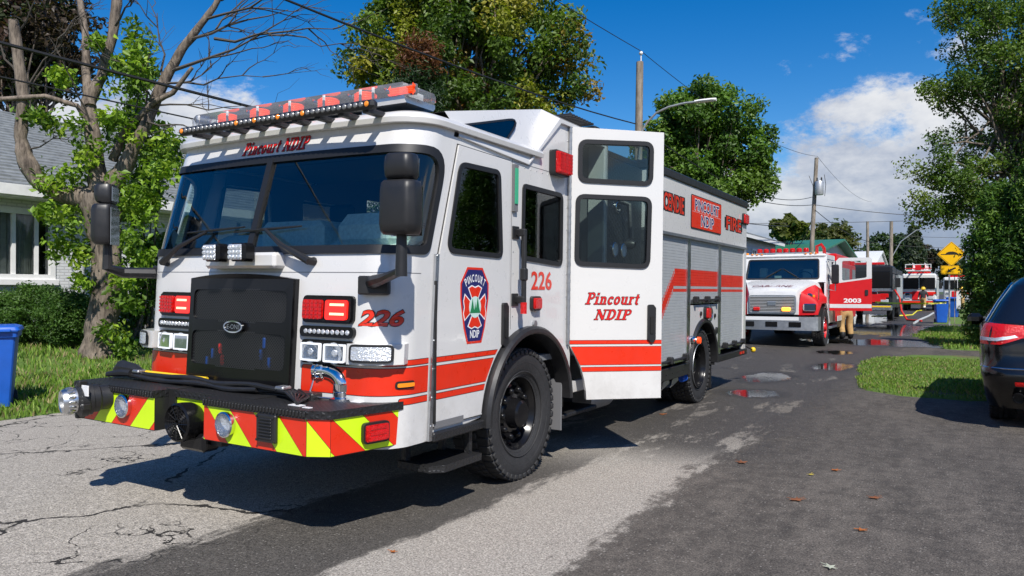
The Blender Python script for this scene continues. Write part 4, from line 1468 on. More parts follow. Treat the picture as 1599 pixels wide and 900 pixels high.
# --- lamp clusters
def cluster(sg):
    cl = part('lamp_cluster', engine)
    xa, xb = (.555, .985)
    X = lambda x: x * sg
    fn = lambda u, v, d: Vector((u * sg, -.03 - d + yoff(v) + (max(0, u - .8) * .10), v))
    for (z0, z1, kind) in ((1.335, 1.515, 'red'), (1.07, 1.225, 'head')):
        g = MB(); lp = rpoly([(xa, z0), (xb, z0), (xb, z1), (xa, z1)], .035, 4)
        g.prism(lp, fn, -.12, .012); g.prism(inset(lp, .012), fn, .012, .026)
        g.build('bezel', black_gloss, cl)
        for k in range(2):
            u0 = xa + .022 + k * (xb - xa) * .475; u1 = u0 + .172
            v0, v1 = z0 + .025, z1 - .028
            if kind == 'red':
                lit_ = (k == 1 and sg > 0) or (k == 0 and sg < 0)
                g = MB(); lq = rpoly([(u0, v0), (u1, v0), (u1, v1), (u0, v1)], .02, 3); g.prism(lq, fn, .02, .040)
                f = g.build('warning_lens', lens_red_lit if lit_ else lens_red, cl)
                g = MB()
                if lit_:
                    for j in (0, 1): g.prism([(u0 + .04, v0 + .03 + j * .06), (u1 - .02, v0 + .03 + j * .06), (u1 - .02, v0 + .045 + j * .06), (u0 + .04, v0 + .045 + j * .06)], fn, .040, .042)
                    g.build('led_bar', led_hot, f)
                else:
                    for i in range(5):
                        for j in range(5):
                            uu, vv = u0 + .02 + i * .036, v0 + .014 + j * .025
                            g.prism([(uu - .012, vv - .008), (uu + .012, vv - .008), (uu + .012, vv + .008), (uu - .012, vv + .008)], fn, .040, .045)
                    g.build('led_grid', lens_red, f)
            else:
                g = MB(); lq = rpoly([(u0, v0 - .008), (u1, v0 - .008), (u1, v1 + .008), (u0, v1 + .008)], .012, 3)
                g.prism(lq, fn, .02, .040, [inset(lq, .012)]); f = g.build('headlamp', drl, cl)
                g = MB(); uc, vc = (u0 + u1) / 2, (v0 + v1) / 2
                g.lathe([(.07, .002), (.06, -.001), (.04, -.003), (0, -.004)], fn(uc, vc, .034), (0, -1, 0), 20)
                g.lathe([(.0, .004), (.02, .003), (.026, -.003)], fn(uc, vc, .034), (0, -1, 0), 12)
                g.prism(inset(lq, .008), fn, .027, .029)
                g.build('lamp_reflector', reflector, f)
                g = MB(); g.prism(inset(lq, .010), fn, .034, .038); g.build('lens', clear_lens, f)
    g = MB(); z0, z1 = 1.243, 1.315
    lp = rpoly([(xa - .012, z0), (xb + .012, z0), (xb + .012, z1), (xa - .012, z1)], .034, 6); g.prism(lp, fn, -.06, .02); f = g.build('light_strip', black_gloss, cl)
    g = MB()
    for i in range(10):
        uu = xa + .045 + i * .039
        g.lathe([(.017, 0), (.014, .006), (.0, .008)], fn(uu, (z0 + z1) / 2, .02), (0, -1, 0), 10)
    stuff(g.build('led_row', reflector, f))
    return fn


cluster(1); cluster(-1)
for sg in (1, -1):       # clear marker on its white pod
    pod = part('marker_pod', engine)
    fn = lambda u, v, d: fc(u * sg, v, d)
    g = MB(); g.loft([[fn(u, v, d) for v in (1.085, 1.215)] + [fn(u, v, -.03) for v in (1.215, 1.085)] for u, d in ((.99, .075), (1.08, .085), (1.19, .085), (1.30, .06), (1.36, .0))])
    g.build('pod_shell', white, pod, smooth=50)
    g = MB(); lp = rpoly([(1.02, 1.10), (1.24, 1.10), (1.24, 1.215), (1.02, 1.215)], .03, 4); g.sheet(lp, lambda u, v: fn(u, v, .093), cuts_u=FCUT, mi=0); g.sheet(inset(lp, .015), lambda u, v: fn(u, v, .098), cuts_u=FCUT, mi=1)
    g.build('marker_lens', [black_plastic, reflector], pod, recalc=False)
    if sg > 0:
        g = MB(); lp = rpoly([(1.27, .925), (1.42, .925), (1.42, .975), (1.27, .975)], .024, 4); g.sheet(lp, lambda u, v: fn(u, v, .008), cuts_u=FCUT, mi=0); g.sheet(inset(lp, .012), lambda u, v: fn(u, v, .02), cuts_u=FCUT, mi=1)
        g.build('side_marker', [black_plastic, lens_amber], engine, recalc=False)
# two work lights above the grille
mb = MB(); mb.box(-.36, .36, -.075, .05, 1.69, 1.80, .02); mb.build('light_shelf', white, engine)
for px in (336, 376):
    xx = on_y(px, 407, Y0 - .13).x - XC
    lw = part('work_light', engine)
    g = MB(); g.box(xx - .078, xx + .078, -.19, -.08, 1.735, 1.86, .02); g.build('lamp_housing', black_gloss, lw)
    g = MB(); g.box(xx - .068, xx + .06, -.198, -.188, 1.745, 1.85, .012)
    for i in range(4):
        for j in range(3):
            g.lathe([(.0155, 0), (.013, .008), (0, .01)], (xx - .052 + i * .0325, -.198, 1.765 + j * .032), (0, -1, 0), 8)
    g.build('led_grid', reflector, lw)

# --- mirrors
def mirror(sg):
    m = part('mirror', engine)
    bx = 1.10
    g = MB()
    base = fc(sg * 1.12, 1.585, .02)
    if sg > 0:
        g.box(base.x - .10, base.x + .10, base.y - .03, base.y + .03, 1.525, 1.645, .01, Matrix.Rotation(R(28), 3, 'Z'))
        top = Vector((1.53, -.18, 1.87))
        g.tube([base + Vector((0, -.02, .02)), Vector((1.34, -.10, 1.63)), Vector((1.53, -.18, 1.67)), top], [.045, .032, .03, .028], 8)
        g.cyl((1.53, -.18, 1.64), (1.53, -.18, 1.88), .036, .03, 12)
        c = Vector((1.53, -.18, -.085))
        rz = 8
    else:
        base = fc(-1.36, 1.66, .02)
        g.box(base.x - .05, base.x + .03, base.y - .08, base.y + .08, 1.62, 1.72, .01)
        c = Vector((-1.40, -.16, -.09)); top = Vector((c.x, c.y, 1.90))
        g.tube([base, Vector((-1.42, -.02, 1.66)), Vector((c.x, c.y, 1.70)), top], [.045, .042, .04, .03], 8)
        rz = -48
    f = g.build('mirror_arm', black_plastic, m)
    Mz = Matrix.Rotation(R(rz), 4, 'Z')
    def shell(z0, z1, w0, w1, dep):
        g = MB(); g.M = Matrix.Translation(c) @ Mz
        rings = []
        for z, k in ((z0, .72), (z0 + .02, .9), (z0 + .06, 1.0), (z1 - .05, 1.0), (z1 - .015, .93), (z1, .78)):
            w = (w0 + (w1 - w0) * (z - z0) / (z1 - z0)) * (k ** .5)
            d_ = dep * k
            lp = rpoly([(-w, .05), (-w, -d_ * .55), (-w * .72, -d_), (w * .72, -d_), (w, -d_ * .55), (w, .05)], .04, 3)
            rings.append([Vector((x, y, z)) for x, y in lp])
        g.loft(rings)
        return g
    shell(1.965, 2.275, .122, .116, .10).build('mirror_housing', black_plastic, m, smooth=60)
    shell(2.285, 2.43, .10, .092, .085).build('mirror_housing', black_plastic, m, smooth=60)
    g = MB(); g.M = Matrix.Translation(c) @ Mz; g.box(-.105, .105, .051, .054, 1.96, 2.25, .0); g.box(-.08, .08, .051, .054, 2.30, 2.41); g.build('mirror_glass', chrome, m)


mirror(1); mirror(-1)

# --- black light strip and clear roof light bar
lb = part('light_strip', engine)
mb = MB()
yb = -.02 + yoff(2.66) - .05
x0, x1 = FY(279, 226, .10)[0], FY(581, 187, .10)[0]
mb.box(x0, x1, .06, .13, 2.715, 2.775, .02)
for i in range(9): mb.box(x0 + .12 + i * (x1 - x0 - .2) / 8.2, x0 + .17 + i * (x1 - x0 - .2) / 8.2, .10, .28, 2.70, 2.735, .005)
mb.build('strip_housing', black_plastic, lb)
ga, gb = MB(), MB()
nl = 40
for i in range(nl):
    x = x0 + .05 + (x1 - x0 - .1) * i / (nl - 1)
    q = gb if i in (0, 13, 17, 22, 27, 39) else ga
    q.lathe([(.019, 0), (.014, .006), (0, .009)], (x, .06, 2.745), (0, -1, 0), 9)
stuff(ga.build('led_row', led_dim, lb)); stuff(gb.build('amber_led', lens_amber, lb))

bar = part('roof_light_bar', engine)
zc = 2.835
mb = MB()
mb.loft([[Vector((x, y, z)) for y, z in ((.34, zc - .005), (.36, zc - .025), (.66, zc - .025), (.68, zc - .005), (.68, zc + .02), (.34, zc + .02))] for x in (-1.10, 1.12)])
for x in (-.75, .78):
    mb.loft([[Vector((x + a, y, z)) for a, y in ((-.05, .36), (.05, .36), (.05, .64), (-.05, .64))] for z in (2.76, zc - .03)])
mb.build('bar_base', alu, bar)
mb = MB(); mb.box(-1.08, 1.10, .345, .675, zc + .0205, zc + .026); mb.build('bar_tray', alu_dull, bar)
dome = MB()
sec = lambda x, k: [Vector((x, .51 + (y - .51) * k, zc + .02 + z * k)) for y, z in ((.33, 0), (.335, .06), (.365, .098), (.65, .098), (.685, .06), (.69, 0))]
dome.loft([sec(-1.15, .55), sec(-1.06, 1.0), sec(1.08, 1.0), sec(1.18, .55)])
dome.build('bar_dome', dome_plastic, bar, smooth=20)
g = MB()
for i in range(7):
    x = -1.0 + i * .345
    if i == 6: x = .84
    g = MB(); g.box(x - .012, x + .012, .342, .352, zc + .025, zc + .105, .003); g.build('divider', white_plastic, bar)
bx_ = [FY(px, 172, .42)[0] for px in (350, 400, 452, 506, 563)]
for i, x in enumerate(bx_):
    g = MB(); g.lathe([(.0, -.036), (.070, -.036), (.078, -.02), (.078, .02), (.066, .034), (0, .038)], (x, .43, zc + .064), (0, 0, 1), 18)
    for k in range(4): g.lathe([(.079, -.003), (.083, 0), (.079, .003)], (x, .43, zc + .040 + k * .015), (0, 0, 1), 18)
    g.build('beacon', lens_orange, bar)
    g = MB(); g.box(x + .105, x + .20, .42, .60, zc + .025, zc + .085, .008); g.build('lamp_module', dark_void, bar)
    g = MB(); g.ball((x + .085, .56, zc + .085), (.028, .03, .022), 8, 6); g.build('mirror_reflector', chrome, bar)
xe = FY(627, 150, .42)[0]
lamp_rect('beacon_panel', bar, lambda u, v, d: Vector((u, .40 - d, v)), xe - .115, xe + .115, zc + .028, zc + .10, .03, grey_plastic, lens_orange, 3, 9, .01, lens_orange)
g = MB(); g.box(1.06, 1.08, .45, .6, zc + .03, zc + .08, .004); g.build('end_module', white_plastic, bar)

# --- front bumper
bump = part('bumper', engine)
BF, BT, BB, PT = -.41, .795, .575, .845          # front face y, panel top, panel bottom, plate top
xL, xR = -1.37, 1.245
def deck(lp, m=tread_black):
    g = MB(); g.prism(lp, lambda u, v, d: Vector((u, v, d)), BT, PT); g.build('bumper_deck', m, bump)
deck([(.10, BF - .012), (1.02, BF - .012), (1.155, BF + .062), (1.268, .36), (1.268, .42), (.10, .05), (.10, BF)][:3] + [(1.262, .19), (1.20, .19), (.9, -.005), (.10, -.005)])
deck([(-.42, -.30), (.10, -.30), (.10, -.005), (-.42, -.005)])
deck([(xL, BF - .012), (-.42, BF - .012), (-.42, -.005), (-.9, -.005), (-1.22, .22), (xL, .22)])
g = MB()
for x0_, x1_ in ((xL, -.42), (.10, 1.03)):        # folded tooth edge
    g = MB()
    n = int((x1_ - x0_) / .028)
    for i in range(n):
        x = x0_ + (i + .5) * (x1_ - x0_) / n
        g.box(x - .008, x + .008, BF - .022, BF - .012, BT + .012, PT - .008, .003)
    stuff(g.build('deck_edge', black_plastic, bump))


def stripes(g, fn, u0, u1, v0, v1, slope, period, phase, line=.004):
    """red / lime slanted bands with thin black joints, clipped to the rectangle"""
    def clip(poly, c, keep_less):
        out = []
        for i in range(len(poly)):
            a, b = poly[i], poly[(i + 1) % len(poly)]
            fa, fb = a[0] - slope * a[1] - c, b[0] - slope * b[1] - c
            ia, ib = (fa <= 0) == keep_less, (fb <= 0) == keep_less
            if ia: out.append(a)
            if ia != ib:
                t = fa / (fa - fb)
                out.append((a[0] + (b[0] - a[0]) * t, a[1] + (b[1] - a[1]) * t))
        return out
    rect = [(u0, v0), (u1, v0), (u1, v1), (u0, v1)]
    k0 = math.floor((u0 - abs(slope) * 2 - phase) / (period / 2)) - 2
    for k in range(k0, k0 + 60):
        c0 = phase + k * period / 2
        for a, b, mi in ((c0 + line / 2, c0 + period / 2 - line / 2, k % 2), (c0 - line / 2, c0 + line / 2, 2)):
            pl = clip(rect, a, False)
            if len(pl) > 2: pl = clip(pl, b, True)
            if len(pl) > 2: g.add([fn(*p) for p in pl], [tuple(range(len(pl)))], mi)


CH = [red_vinyl, lime, black_vinyl]
def panel(fn, u0, u1, slope, phase, period=.44, z0=BB, z1=BT):
    g = MB(); stripes(g, fn, u0, u1, z0, z1, slope, period, phase); return g.build('chevron_panel', CH, bump, smooth=0, recalc=False)
panel(lambda u, v: Vector((u, BF, v)), .10, 1.02, -.95, .66)
e = (Vector((1.145, BF + .07, 0)) - Vector((1.02, BF, 0)))
panel(lambda u, v: Vector((1.02, BF, v)) + e.normalized() * u, .003, e.length, -.85, .67)
e2 = (Vector((1.25, .185, 0)) - Vector((1.145, BF + .07, 0)))
panel(lambda u, v: Vector((1.145, BF + .07, v)) + e2.normalized() * u, .003, e2.length, -1.1, .665)
panel(lambda u, v: Vector((u, BF, v)), xL, -.42, .95, -1.02)
panel(lambda u, v: Vector((u, -.285, v)), -.42, .10, .0, .3, 2.0, .66, BT)
g = MB()
g.prism([(.102, BF + .004), (1.018, BF + .004), (1.14, BF + .074), (1.245, .185), (1.2, .20), (1.0, -.06), (.102, -.06)], lambda u, v, d: Vector((u, v, d)), BB - .006, BT - .001)
g.prism([(xL + .002, BF + .004), (-.422, BF + .004), (-.422, -.06), (xL + .002, .2)], lambda u, v, d: Vector((u, v, d)), BB - .006, BT - .001)
g.box(-.43, .11, -.28, -.2, .50, BT - .001)
g.build('bumper_beam', black_metal, bump)
# black side cheeks of the gap
# siren in the gap
sx, szz = on_y(281, 647, Y0 - .40).x - XC, .655
g = MB(); g.lathe([(0, 0), (.10, 0), (.125, .05), (.13, .10), (.13, .155), (.118, .165), (.112, .15), (0, .14)], (sx, -.27, szz), (0, -1, 0), 28)
for k in range(5): g.lathe([(.02 + k * .021, .146), (.026 + k * .021, .158), (.032 + k * .021, .146)], (sx, -.27, szz), (0, -1, 0), 24)
for k in range(12):
    a = 2 * PI * k / 12; g.tube([(sx + .02 * math.cos(a), -.425, szz + .02 * math.sin(a)), (sx + .115 * math.cos(a + .5), -.425, szz + .115 * math.sin(a + .5))], .004, 5)
g.box(sx - .10, sx + .16, -.34, -.2, szz - .2, szz - .08, .02)
g.build('siren', black_gloss, bump)
for px, py in ((195, 636), (354, 661)):
    c = on_y(px, py, Y0 + BF); x, z = c.x - XC, c.z - .018
    sl = part('spotlight', bump)
    g = MB(); g.lathe([(.080, 0), (.082, .03), (.073, .036), (.070, .025)], (x, BF, z), (0, -1, 0), 28); g.build('lamp_ring', chrome, sl)
    g = MB(); g.lathe([(.072, .028), (.05, .016), (.03, .008), (0, .006)], (x, BF - .001, z), (0, -1, 0), 24); g.build('lamp_reflector', reflector, sl)
    g = MB(); g.lathe([(.073, .030), (.05, .038), (.03, .042), (0, .044)], (x, BF, z), (0, -1, 0), 24); g.build('lens', clear_lens, sl)
c = on_y(419, 667, Y0 + BF); x, z = c.x - XC, c.z - .012
g = MB(); g.box(x - .085, x + .085, BF - .03, BF - .001, z - .085, z + .085, .008)
for k in range(7): g.box(x - .055, x + .055, BF - .038, BF - .03, z - .062 + k * .019, z - .052 + k * .019, .003)
for a in (-1, 1):
    for b in (-1, 1): g.cyl((x + a * .072, BF - .036, z + b * .072), (x + a * .072, BF - .03, z + b * .072), .008, n=8)
g.build('speaker', black_plastic, bump)
ce = Vector((1.145, BF + .07, 0)); un = e2.normalized(); nn = Vector((un.y, -un.x, 0))
fb = lambda u, v, d: ce + un * u + nn * d + Vector((0, 0, v))
lamp_rect('bumper_marker', bump, fb, .22, .42, .615, .745, .045, black_plastic, lens_red, 3, 1, .03)
# suction inlet on the right front corner
c = on_y(160, 625, Y0 + BF); x, z = c.x - XC + .05, c.z - .0
inl = part('suction_inlet', bump)
dirn = Vector((-.28, -.96, -.04)).normalized()
O = Vector((x, BF - .0, z))
g = MB(); g.lathe([(.09, -.02), (.09, .05), (.10, .06), (.10, .10), (.115, .105), (.115, .13), (.122, .135), (.122, .18), (.10, .19), (.09, .20)], O, dirn, 28)
for k in range(4):
    a = 2 * PI * k / 4 + .5; u_ = dirn.orthogonal().normalized(); w_ = dirn.cross(u_); p = O + dirn * .165 + (u_ * math.cos(a) + w_ * math.sin(a)) * .122
    g.box(p.x - .02, p.x + .02, p.y - .03, p.y + .03, p.z - .02, p.z + .02, .006)
g.build('inlet_collar', black_plastic, inl)
g = MB(); g.lathe([(.075, .18), (.086, .195), (.086, .275), (.078, .29), (.072, .285), (.07, .24), (.04, .225), (.018, .25), (0, .252)], O, dirn, 28)
for k in range(16):
    a = 2 * PI * k / 16; u_ = dirn.orthogonal().normalized(); w_ = dirn.cross(u_); p = O + dirn * .235 + (u_ * math.cos(a) + w_ * math.sin(a)) * .086
    g.ball(p, (.012, .03, .012), 6, 5)
g.build('inlet_cap', alu, inl)
g = MB(); u_ = dirn.orthogonal().normalized(); p = O + dirn * .1375 + Vector((.09, -.06, .05)); g.box(p.x - .03, p.x + .05, p.y - .004, p.y + .004, p.z - .015, p.z + .06, .002); g.build('inlet_label', white_plastic, inl)
# chrome elbow on the deck
c = on_z(533, 625, PT); ex, ey = c.x - XC, c.y - Y0
elb = part('discharge_elbow', bump)
g = MB()
g.lathe([(.085, 0), (.085, .012), (.058, .02), (.058, .05), (.062, .055), (.062, .10), (.055, .105)], (ex, ey, PT), (0, 0, 1), 24)
pts = [Vector((ex - .13 + .13 * math.cos(a), ey, PT + .10 + .075 * math.sin(a))) for a in [PI / 2 * k / 8 for k in range(9)]]
pts[-1] = Vector((ex - .13, ey, PT + .175))
g.tube(pts, .056, 16)
g.lathe([(.056, 0), (.066, .01), (.066, .035), (.058, .04), (.058, .055), (.068, .06), (.068, .085), (.05, .09), (0, .09)], (ex - .13, ey, PT + .175), (-1, 0, 0), 20)
for k in range(10):
    a = 2 * PI * k / 10; g.ball((ex - .17, ey + .066 * math.cos(a), PT + .175 + .066 * math.sin(a)), (.016, .010, .010), 6, 5)
g.build('elbow_pipe', chrome, elb)
g = MB(); g.tube([(ex + .085, ey, PT), (ex + .085, ey, PT + .19)], .010, 8); g.tube([(ex - .22, ey - .02, PT + .15), (ex - .23, ey - .06, PT + .03), (ex - .12, ey - .08, PT + .012), (ex + .06, ey - .05, PT + .012)], .006, 6); g.build('drain_valve', alu, elb)
for bx in ((.78, .88, -.33, -.28), (1.0, 1.08, -.02, .05), (.92, .98, -.35, -.32)):
    g = MB(); g.box(*bx, PT, PT + .004); g.build('deck_label', white_plastic, bump)
# bundled hose along the deck, held by a strap; yellow pike beside it
hb = part('hose_bundle', bump)
def zz(x): return PT + .035
g = MB()
Ys = [-.02 - .05 * math.sin((x + 1.3) * 1.2) for x in [(-1.2 + i * .1) for i in range(21)]]
for k, (dy, dz, r_) in enumerate(((.02, 0, .020), (-.022, .0, .018), (0, .027, .018))):
    g.tube([(-1.12 + i * .1, -.13 + dy + .012 * math.sin(i * 1.3 + k * 2), PT + .026 + dz + .008 * math.sin(i * .9 + k)) for i in range(18 if k != 1 else 15)], [r_ * (1 + .1 * math.sin(i * 1.7 + k)) for i in range(18 if k != 1 else 15)], 9)
g.tube([(-1.32, -.20, PT + .03), (-1.18, -.17, PT + .05), (-1.08, -.16, PT + .05)], [.02, .032, .026], 9)
for k in range(6):
    g.tube([(.50 + .02 * k, -.17 + .02 * k, PT + .05), (.62 + .03 * k, -.20 + .01 * k, PT + .05 - .004 * k), (.74 + .02 * k, -.24 - .015 * k, PT + .014)], .010, 6)
g.build('hose', black_plastic, hb)
g = MB(); g.tube([(-1.0, -.10, PT + .06), (-.28, -.10, PT + .06)], .014, 10); g.build('pike_pole', yellow, hb)
g = MB()
g.tube([(-1.30, -.13, PT + .05), (-1.24, -.13, PT + .085), (-1.10, -.12, PT + .075), (-1.0, -.12, PT + .06)], [.04, .055, .045, .02], 9); g.build('hose_cover', black_plastic, hb)
for bx in ((.50, .58, -.19, -.11), (-1.06, -.98, -.17, -.10)):
    g = MB(); g.box(*bx, PT + .055, PT + .08, .008); g.build('hose_clip', alu_dull, hb)
mb = MB(); mb.box(-.75, .75, -.10, .0, .80, .885, .01)
for k in range(4): mb.box(-.72, .72, -.112, -.10, .815 + k * .018, .823 + k * .018)
mb.build('grille_sill', black_plastic, engine)
# --- pump section between cab and body
BY0, BY1 = 4.45, 9.17
mb = MB(); mb.box(-1.24, 1.24, 3.46, BY0 - .03, .72, 2.92, .01); mb.build('pump_panel', tread_dark, engine)
mb = MB(); mb.box(-1.1, 1.2, 3.5, BY0 - .05, 2.93, 3.00, .01); mb.box(-1.1, 1.1, 3.48, 3.7, 2.9, 3.06, .02); mb.build('pump_cover', tread_dark, engine)
for y, z, r_ in ((3.62, 1.98, .075), (3.85, 1.98, .075), (3.68, 2.42, .06), (4.05, 2.3, .05)):
    gp = part('gauge', engine)
    g = MB(); g.lathe([(r_, 0), (r_, .02), (r_ * .9, .026), (r_ * .88, .014)], (1.24, y, z), (1, 0, 0), 20); g.build('gauge_ring', chrome, gp)
    g = MB(); g.lathe([(r_ * .88, .013), (0, .014)], (1.24, y, z), (1, 0, 0), 20); g.build('gauge_face', white_plastic if z < 2.2 else black_gloss, gp)
mb = MB(); mb.tube([(1.24, 3.75, 2.5), (1.36, 3.75, 2.45), (1.38, 3.75, 2.1)], .03, 8); mb.lathe([(.05, 0), (.05, .06), (.03, .09)], (1.24, 4.0, 2.05), (1, 0, 0), 14); mb.build('pump_lever', black_metal, engine)
mb = MB(); mb.cyl((1.24, 3.66, 1.78), (1.33, 3.66, 1.78), .04, n=12); mb.cyl((1.24, 3.86, 1.78), (1.31, 3.86, 1.78), .03, n=12); mb.build('pump_valve', blue_plastic, engine)

# --- body shell
y_p1a, y_p1b = SP(1071, 430)[0], SP(1076, 430)[0]
y_p2a, y_p2b = SP(1119.5, 430)[0], SP(1124, 430)[0]
y_end = SP(1159.5, 430)[0]
ZT, ZR0, ZR1 = 2.93, .70, 2.235
RW, RZ = 6.77, .51
mb = MB()
mb.prism([(BY0, 2.27), (BY1, 2.27), (BY1, ZT), (BY0, ZT)], side, -.06, 0)
mb.build('upper_panel', white, engine)
mb = MB(); mb.prism([(BY0, 2.235), (BY1 - .02, 2.235), (BY1 - .02, 2.268), (BY0, 2.268)], side, -.05, .03); mb.build('drip_rail', alu_dull, engine)
mb = MB(); mb.box(.9, 1.29, BY0 - .02, BY1 + .01, ZT + .002, 3.035, .012); mb.box(-1.29, -.9, BY0 - .02, BY1 + .01, ZT + .002, 3.035, .012); mb.box(-.9, .9, BY0, BY1, 2.75, 2.8)
mb.box(1.05, 1.15, 8.2, 8.9, 3.05, 3.08, .01); mb.box(1.08, 1.14, 8.95, 9.05, 3.035, 3.10, .01); mb.build('top_rail', black_plastic, engine)
mb = MB(); mb.prism([(BY0, .6), (BY1, .6), (BY1, ZT), (BY0, ZT)], side_r, -.05, 0); mb.box(-1.27, 1.21, BY1 - .04, BY1, .6, ZT); mb.box(-1.2, 1.2, BY0, BY0 + .04, .7, ZT); mb.box(-1.2, .8, BY0 + .04, BY1 - .04, .60, .64)
mb.build('body_shell', white, engine)
mb = MB(); mb.box(.85, .9, BY0 + .05, BY1 - .05, .65, 2.9); mb.build('locker_back', dark_void, engine)
# posts and the fender panel round the rear wheel
for ya, yb2, z0 in ((y_p1a, y_p1b, .62), (y_p2a, y_p2b, .62), (y_end, BY1, .60), (BY0, BY0 + .06, .62)):
    g = MB(); g.prism([(ya, z0), (yb2, z0), (yb2, 2.236), (ya, 2.236)], side, -.06, .002); g.build('door_post', white if z0 < .61 else alu, engine)
zf = SP(1098, 476)[1]
fen = [(y_p1b, .62), (y_p1b, zf), (y_p2a, zf), (y_p2a, .62)] + [(RW + .66 * math.cos(R(a)), RZ + .66 * math.sin(R(a))) for a in range(10, 171, 8)]
mb = MB(); mb.prism(fen, side, -.05, .0); mb.build('fender_panel', white, engine)
g = MB(); zs = zf - .42
for (a, b, c, d_) in ((y_p1b, y_p2a, zs, zs + .006), (y_p1b + .95, y_p1b + .956, zs, zf)): g.prism([(a, c), (b, c), (b, d_), (a, d_)], side, .0, .0015)
g.build('panel_seam', black_vinyl, engine)
flare(engine, RW, RZ, .60, .665, 1.20, 1.31, 0, 180)
ly, lz = SP(1099.5, 489)
lamp_rect('fender_light', engine, side, ly - .09, ly + .09, lz - .085, lz + .085, .07, black_plastic, lens_red, r=.04)
g = MB(); g.lathe([(.10, 0), (.10, .012), (.07, .02), (.055, .01), (0, .01)], (HW, SP(1108, 490)[0], SP(1108, 490)[1]), (1, 0, 0), 20); g.build('fuel_cap', alu, engine)
g = MB(); g.lathe([(.05, 0), (.05, .02), (0, .02)], (HW, SP(1118, 516)[0] - .05, SP(1118, 516)[1]), (1, 0, 0), 14); g.lathe([(.03, 0), (.03, .02), (0, .02)], (HW, SP(1092, 490)[0], SP(1092, 490)[1]), (1, 0, 0), 14); g.lathe([(.03, 0), (.03, .02), (0, .02)], (HW, SP(1114, 493)[0], SP(1114, 493)[1]), (1, 0, 0), 14); g.build('port_cap', black_plastic, engine)
py_, pz_ = SP(1079, 531)
g = MB(); g.lathe([(.06, 0), (.055, .03), (.03, .05), (.03, .08)], (HW, py_, pz_), (1, 0, 0), 16); g.build('hose_port', chrome, engine)
g = MB(); g.lathe([(.045, .08), (.045, .12), (0, .12)], (HW, py_, pz_), (1, 0, 0), 12); g.build('port_plug', lens_orange, engine)

# roller shutters: real slats, the red band follows them
def band_at(y, z):
    """red band on the shutters: level from the tail, then slanting down to the front"""
    for i in (0,):
        pass
    return None


zt, zb = SP(1072, 420)[1], SP(1072, 455)[1]
yk = SP(1054, 420)[0]; yk2 = SP(1061, 455)[0]
sl_y, sl_z = SP(1028, 541)
slope_s = (yk - (SP(1028, 500)[0] - .15)) / (zt - SP(1028, 500)[1])
tot = zt - zb
L = [(0, .10, 1), (.10, .17, 0), (.17, .83, 1), (.83, .90, 0), (.90, 1.0, 1)]


def spans(z, y0, y1):
    """pieces (ya, yb, is_red) of one slat"""
    out = []
    f = (zt - z) / tot
    wdt = yk2 - yk + .10
    yst = yk - (zt - z) * slope_s         # leading edge of the slanting leg at this height
    edges = []
    if f < 0: return [(y0, y1, 0)]
    if f <= 1:
        red = [r for a, b, r in L if a <= f <= b][0]
        # outer leg bands before the level part begins
        cuts = [(yst + wdt * a, yst + wdt * b, r) for a, b, r in L if a < f]
        cur = yst
        segs = [(-99, yst, 0)]
        for a, b, r in cuts:
            b = min(b, yst + wdt * f); segs.append((a, b, r))
        segs.append((yst + wdt * f, 99, red))
    else:
        segs = [(-99, yst, 0)] + [(yst + wdt * a, yst + wdt * b, r) for a, b, r in L] + [(yst + wdt, 99, 0)]
    for a, b, r in segs:
        a, b = max(a, y0), min(b, y1)
        if b - a > 1e-4: out.append((a, b, r))
    return out


def shutter(y0, y1, z0, z1):
    g = MB()
    pitch = .036
    n = int((z1 - z0) / pitch)
    for i in range(n):
        za = z0 + (z1 - z0) * i / n; zb_ = z0 + (z1 - z0) * (i + 1) / n; h = zb_ - za
        for a, b, r in spans((za + zb_) / 2, y0, y1):
            pr = [(-.021, za), (-.016, za + h * .09), (-.0145, za + h * .92), (-.021, zb_)]
            g.add([side(y, z, d) for y in (a, b) for d, z in pr], [(k, k + 1, 4 + k + 1, 4 + k) for k in range(3)], r)
    sh = part('roller_shutter', engine)
    stuff(g.build('shutter_slats', [roller, roller_red], sh, smooth=20, recalc=False))
    g = MB(); g.prism([(y0, z0 - .05), (y1, z0 - .05), (y1, z0 + .005), (y0, z0 + .005)], side, -.045, .004); g.build('bottom_bar', alu, sh)
    g = MB(); ym = (y0 + y1) / 2
    g.tube([side(y0 + .12, z0 - .0, .05), side(y1 - .12, z0 - .0, .05)], .012, 8)
    for y in (y0 + .14, ym, y1 - .14): g.box(HW, HW + .075, y - .035, y + .035, z0 - .04, z0 + .05, .012)
    g.build('lift_bar', black_plastic, sh)


shutter(BY0 + .06, y_p1a, ZR0, ZR1)
shutter(y_p1b, y_p2a, zf + .07, ZR1)
shutter(y_p2b, y_end, ZR0 + .03, ZR1)

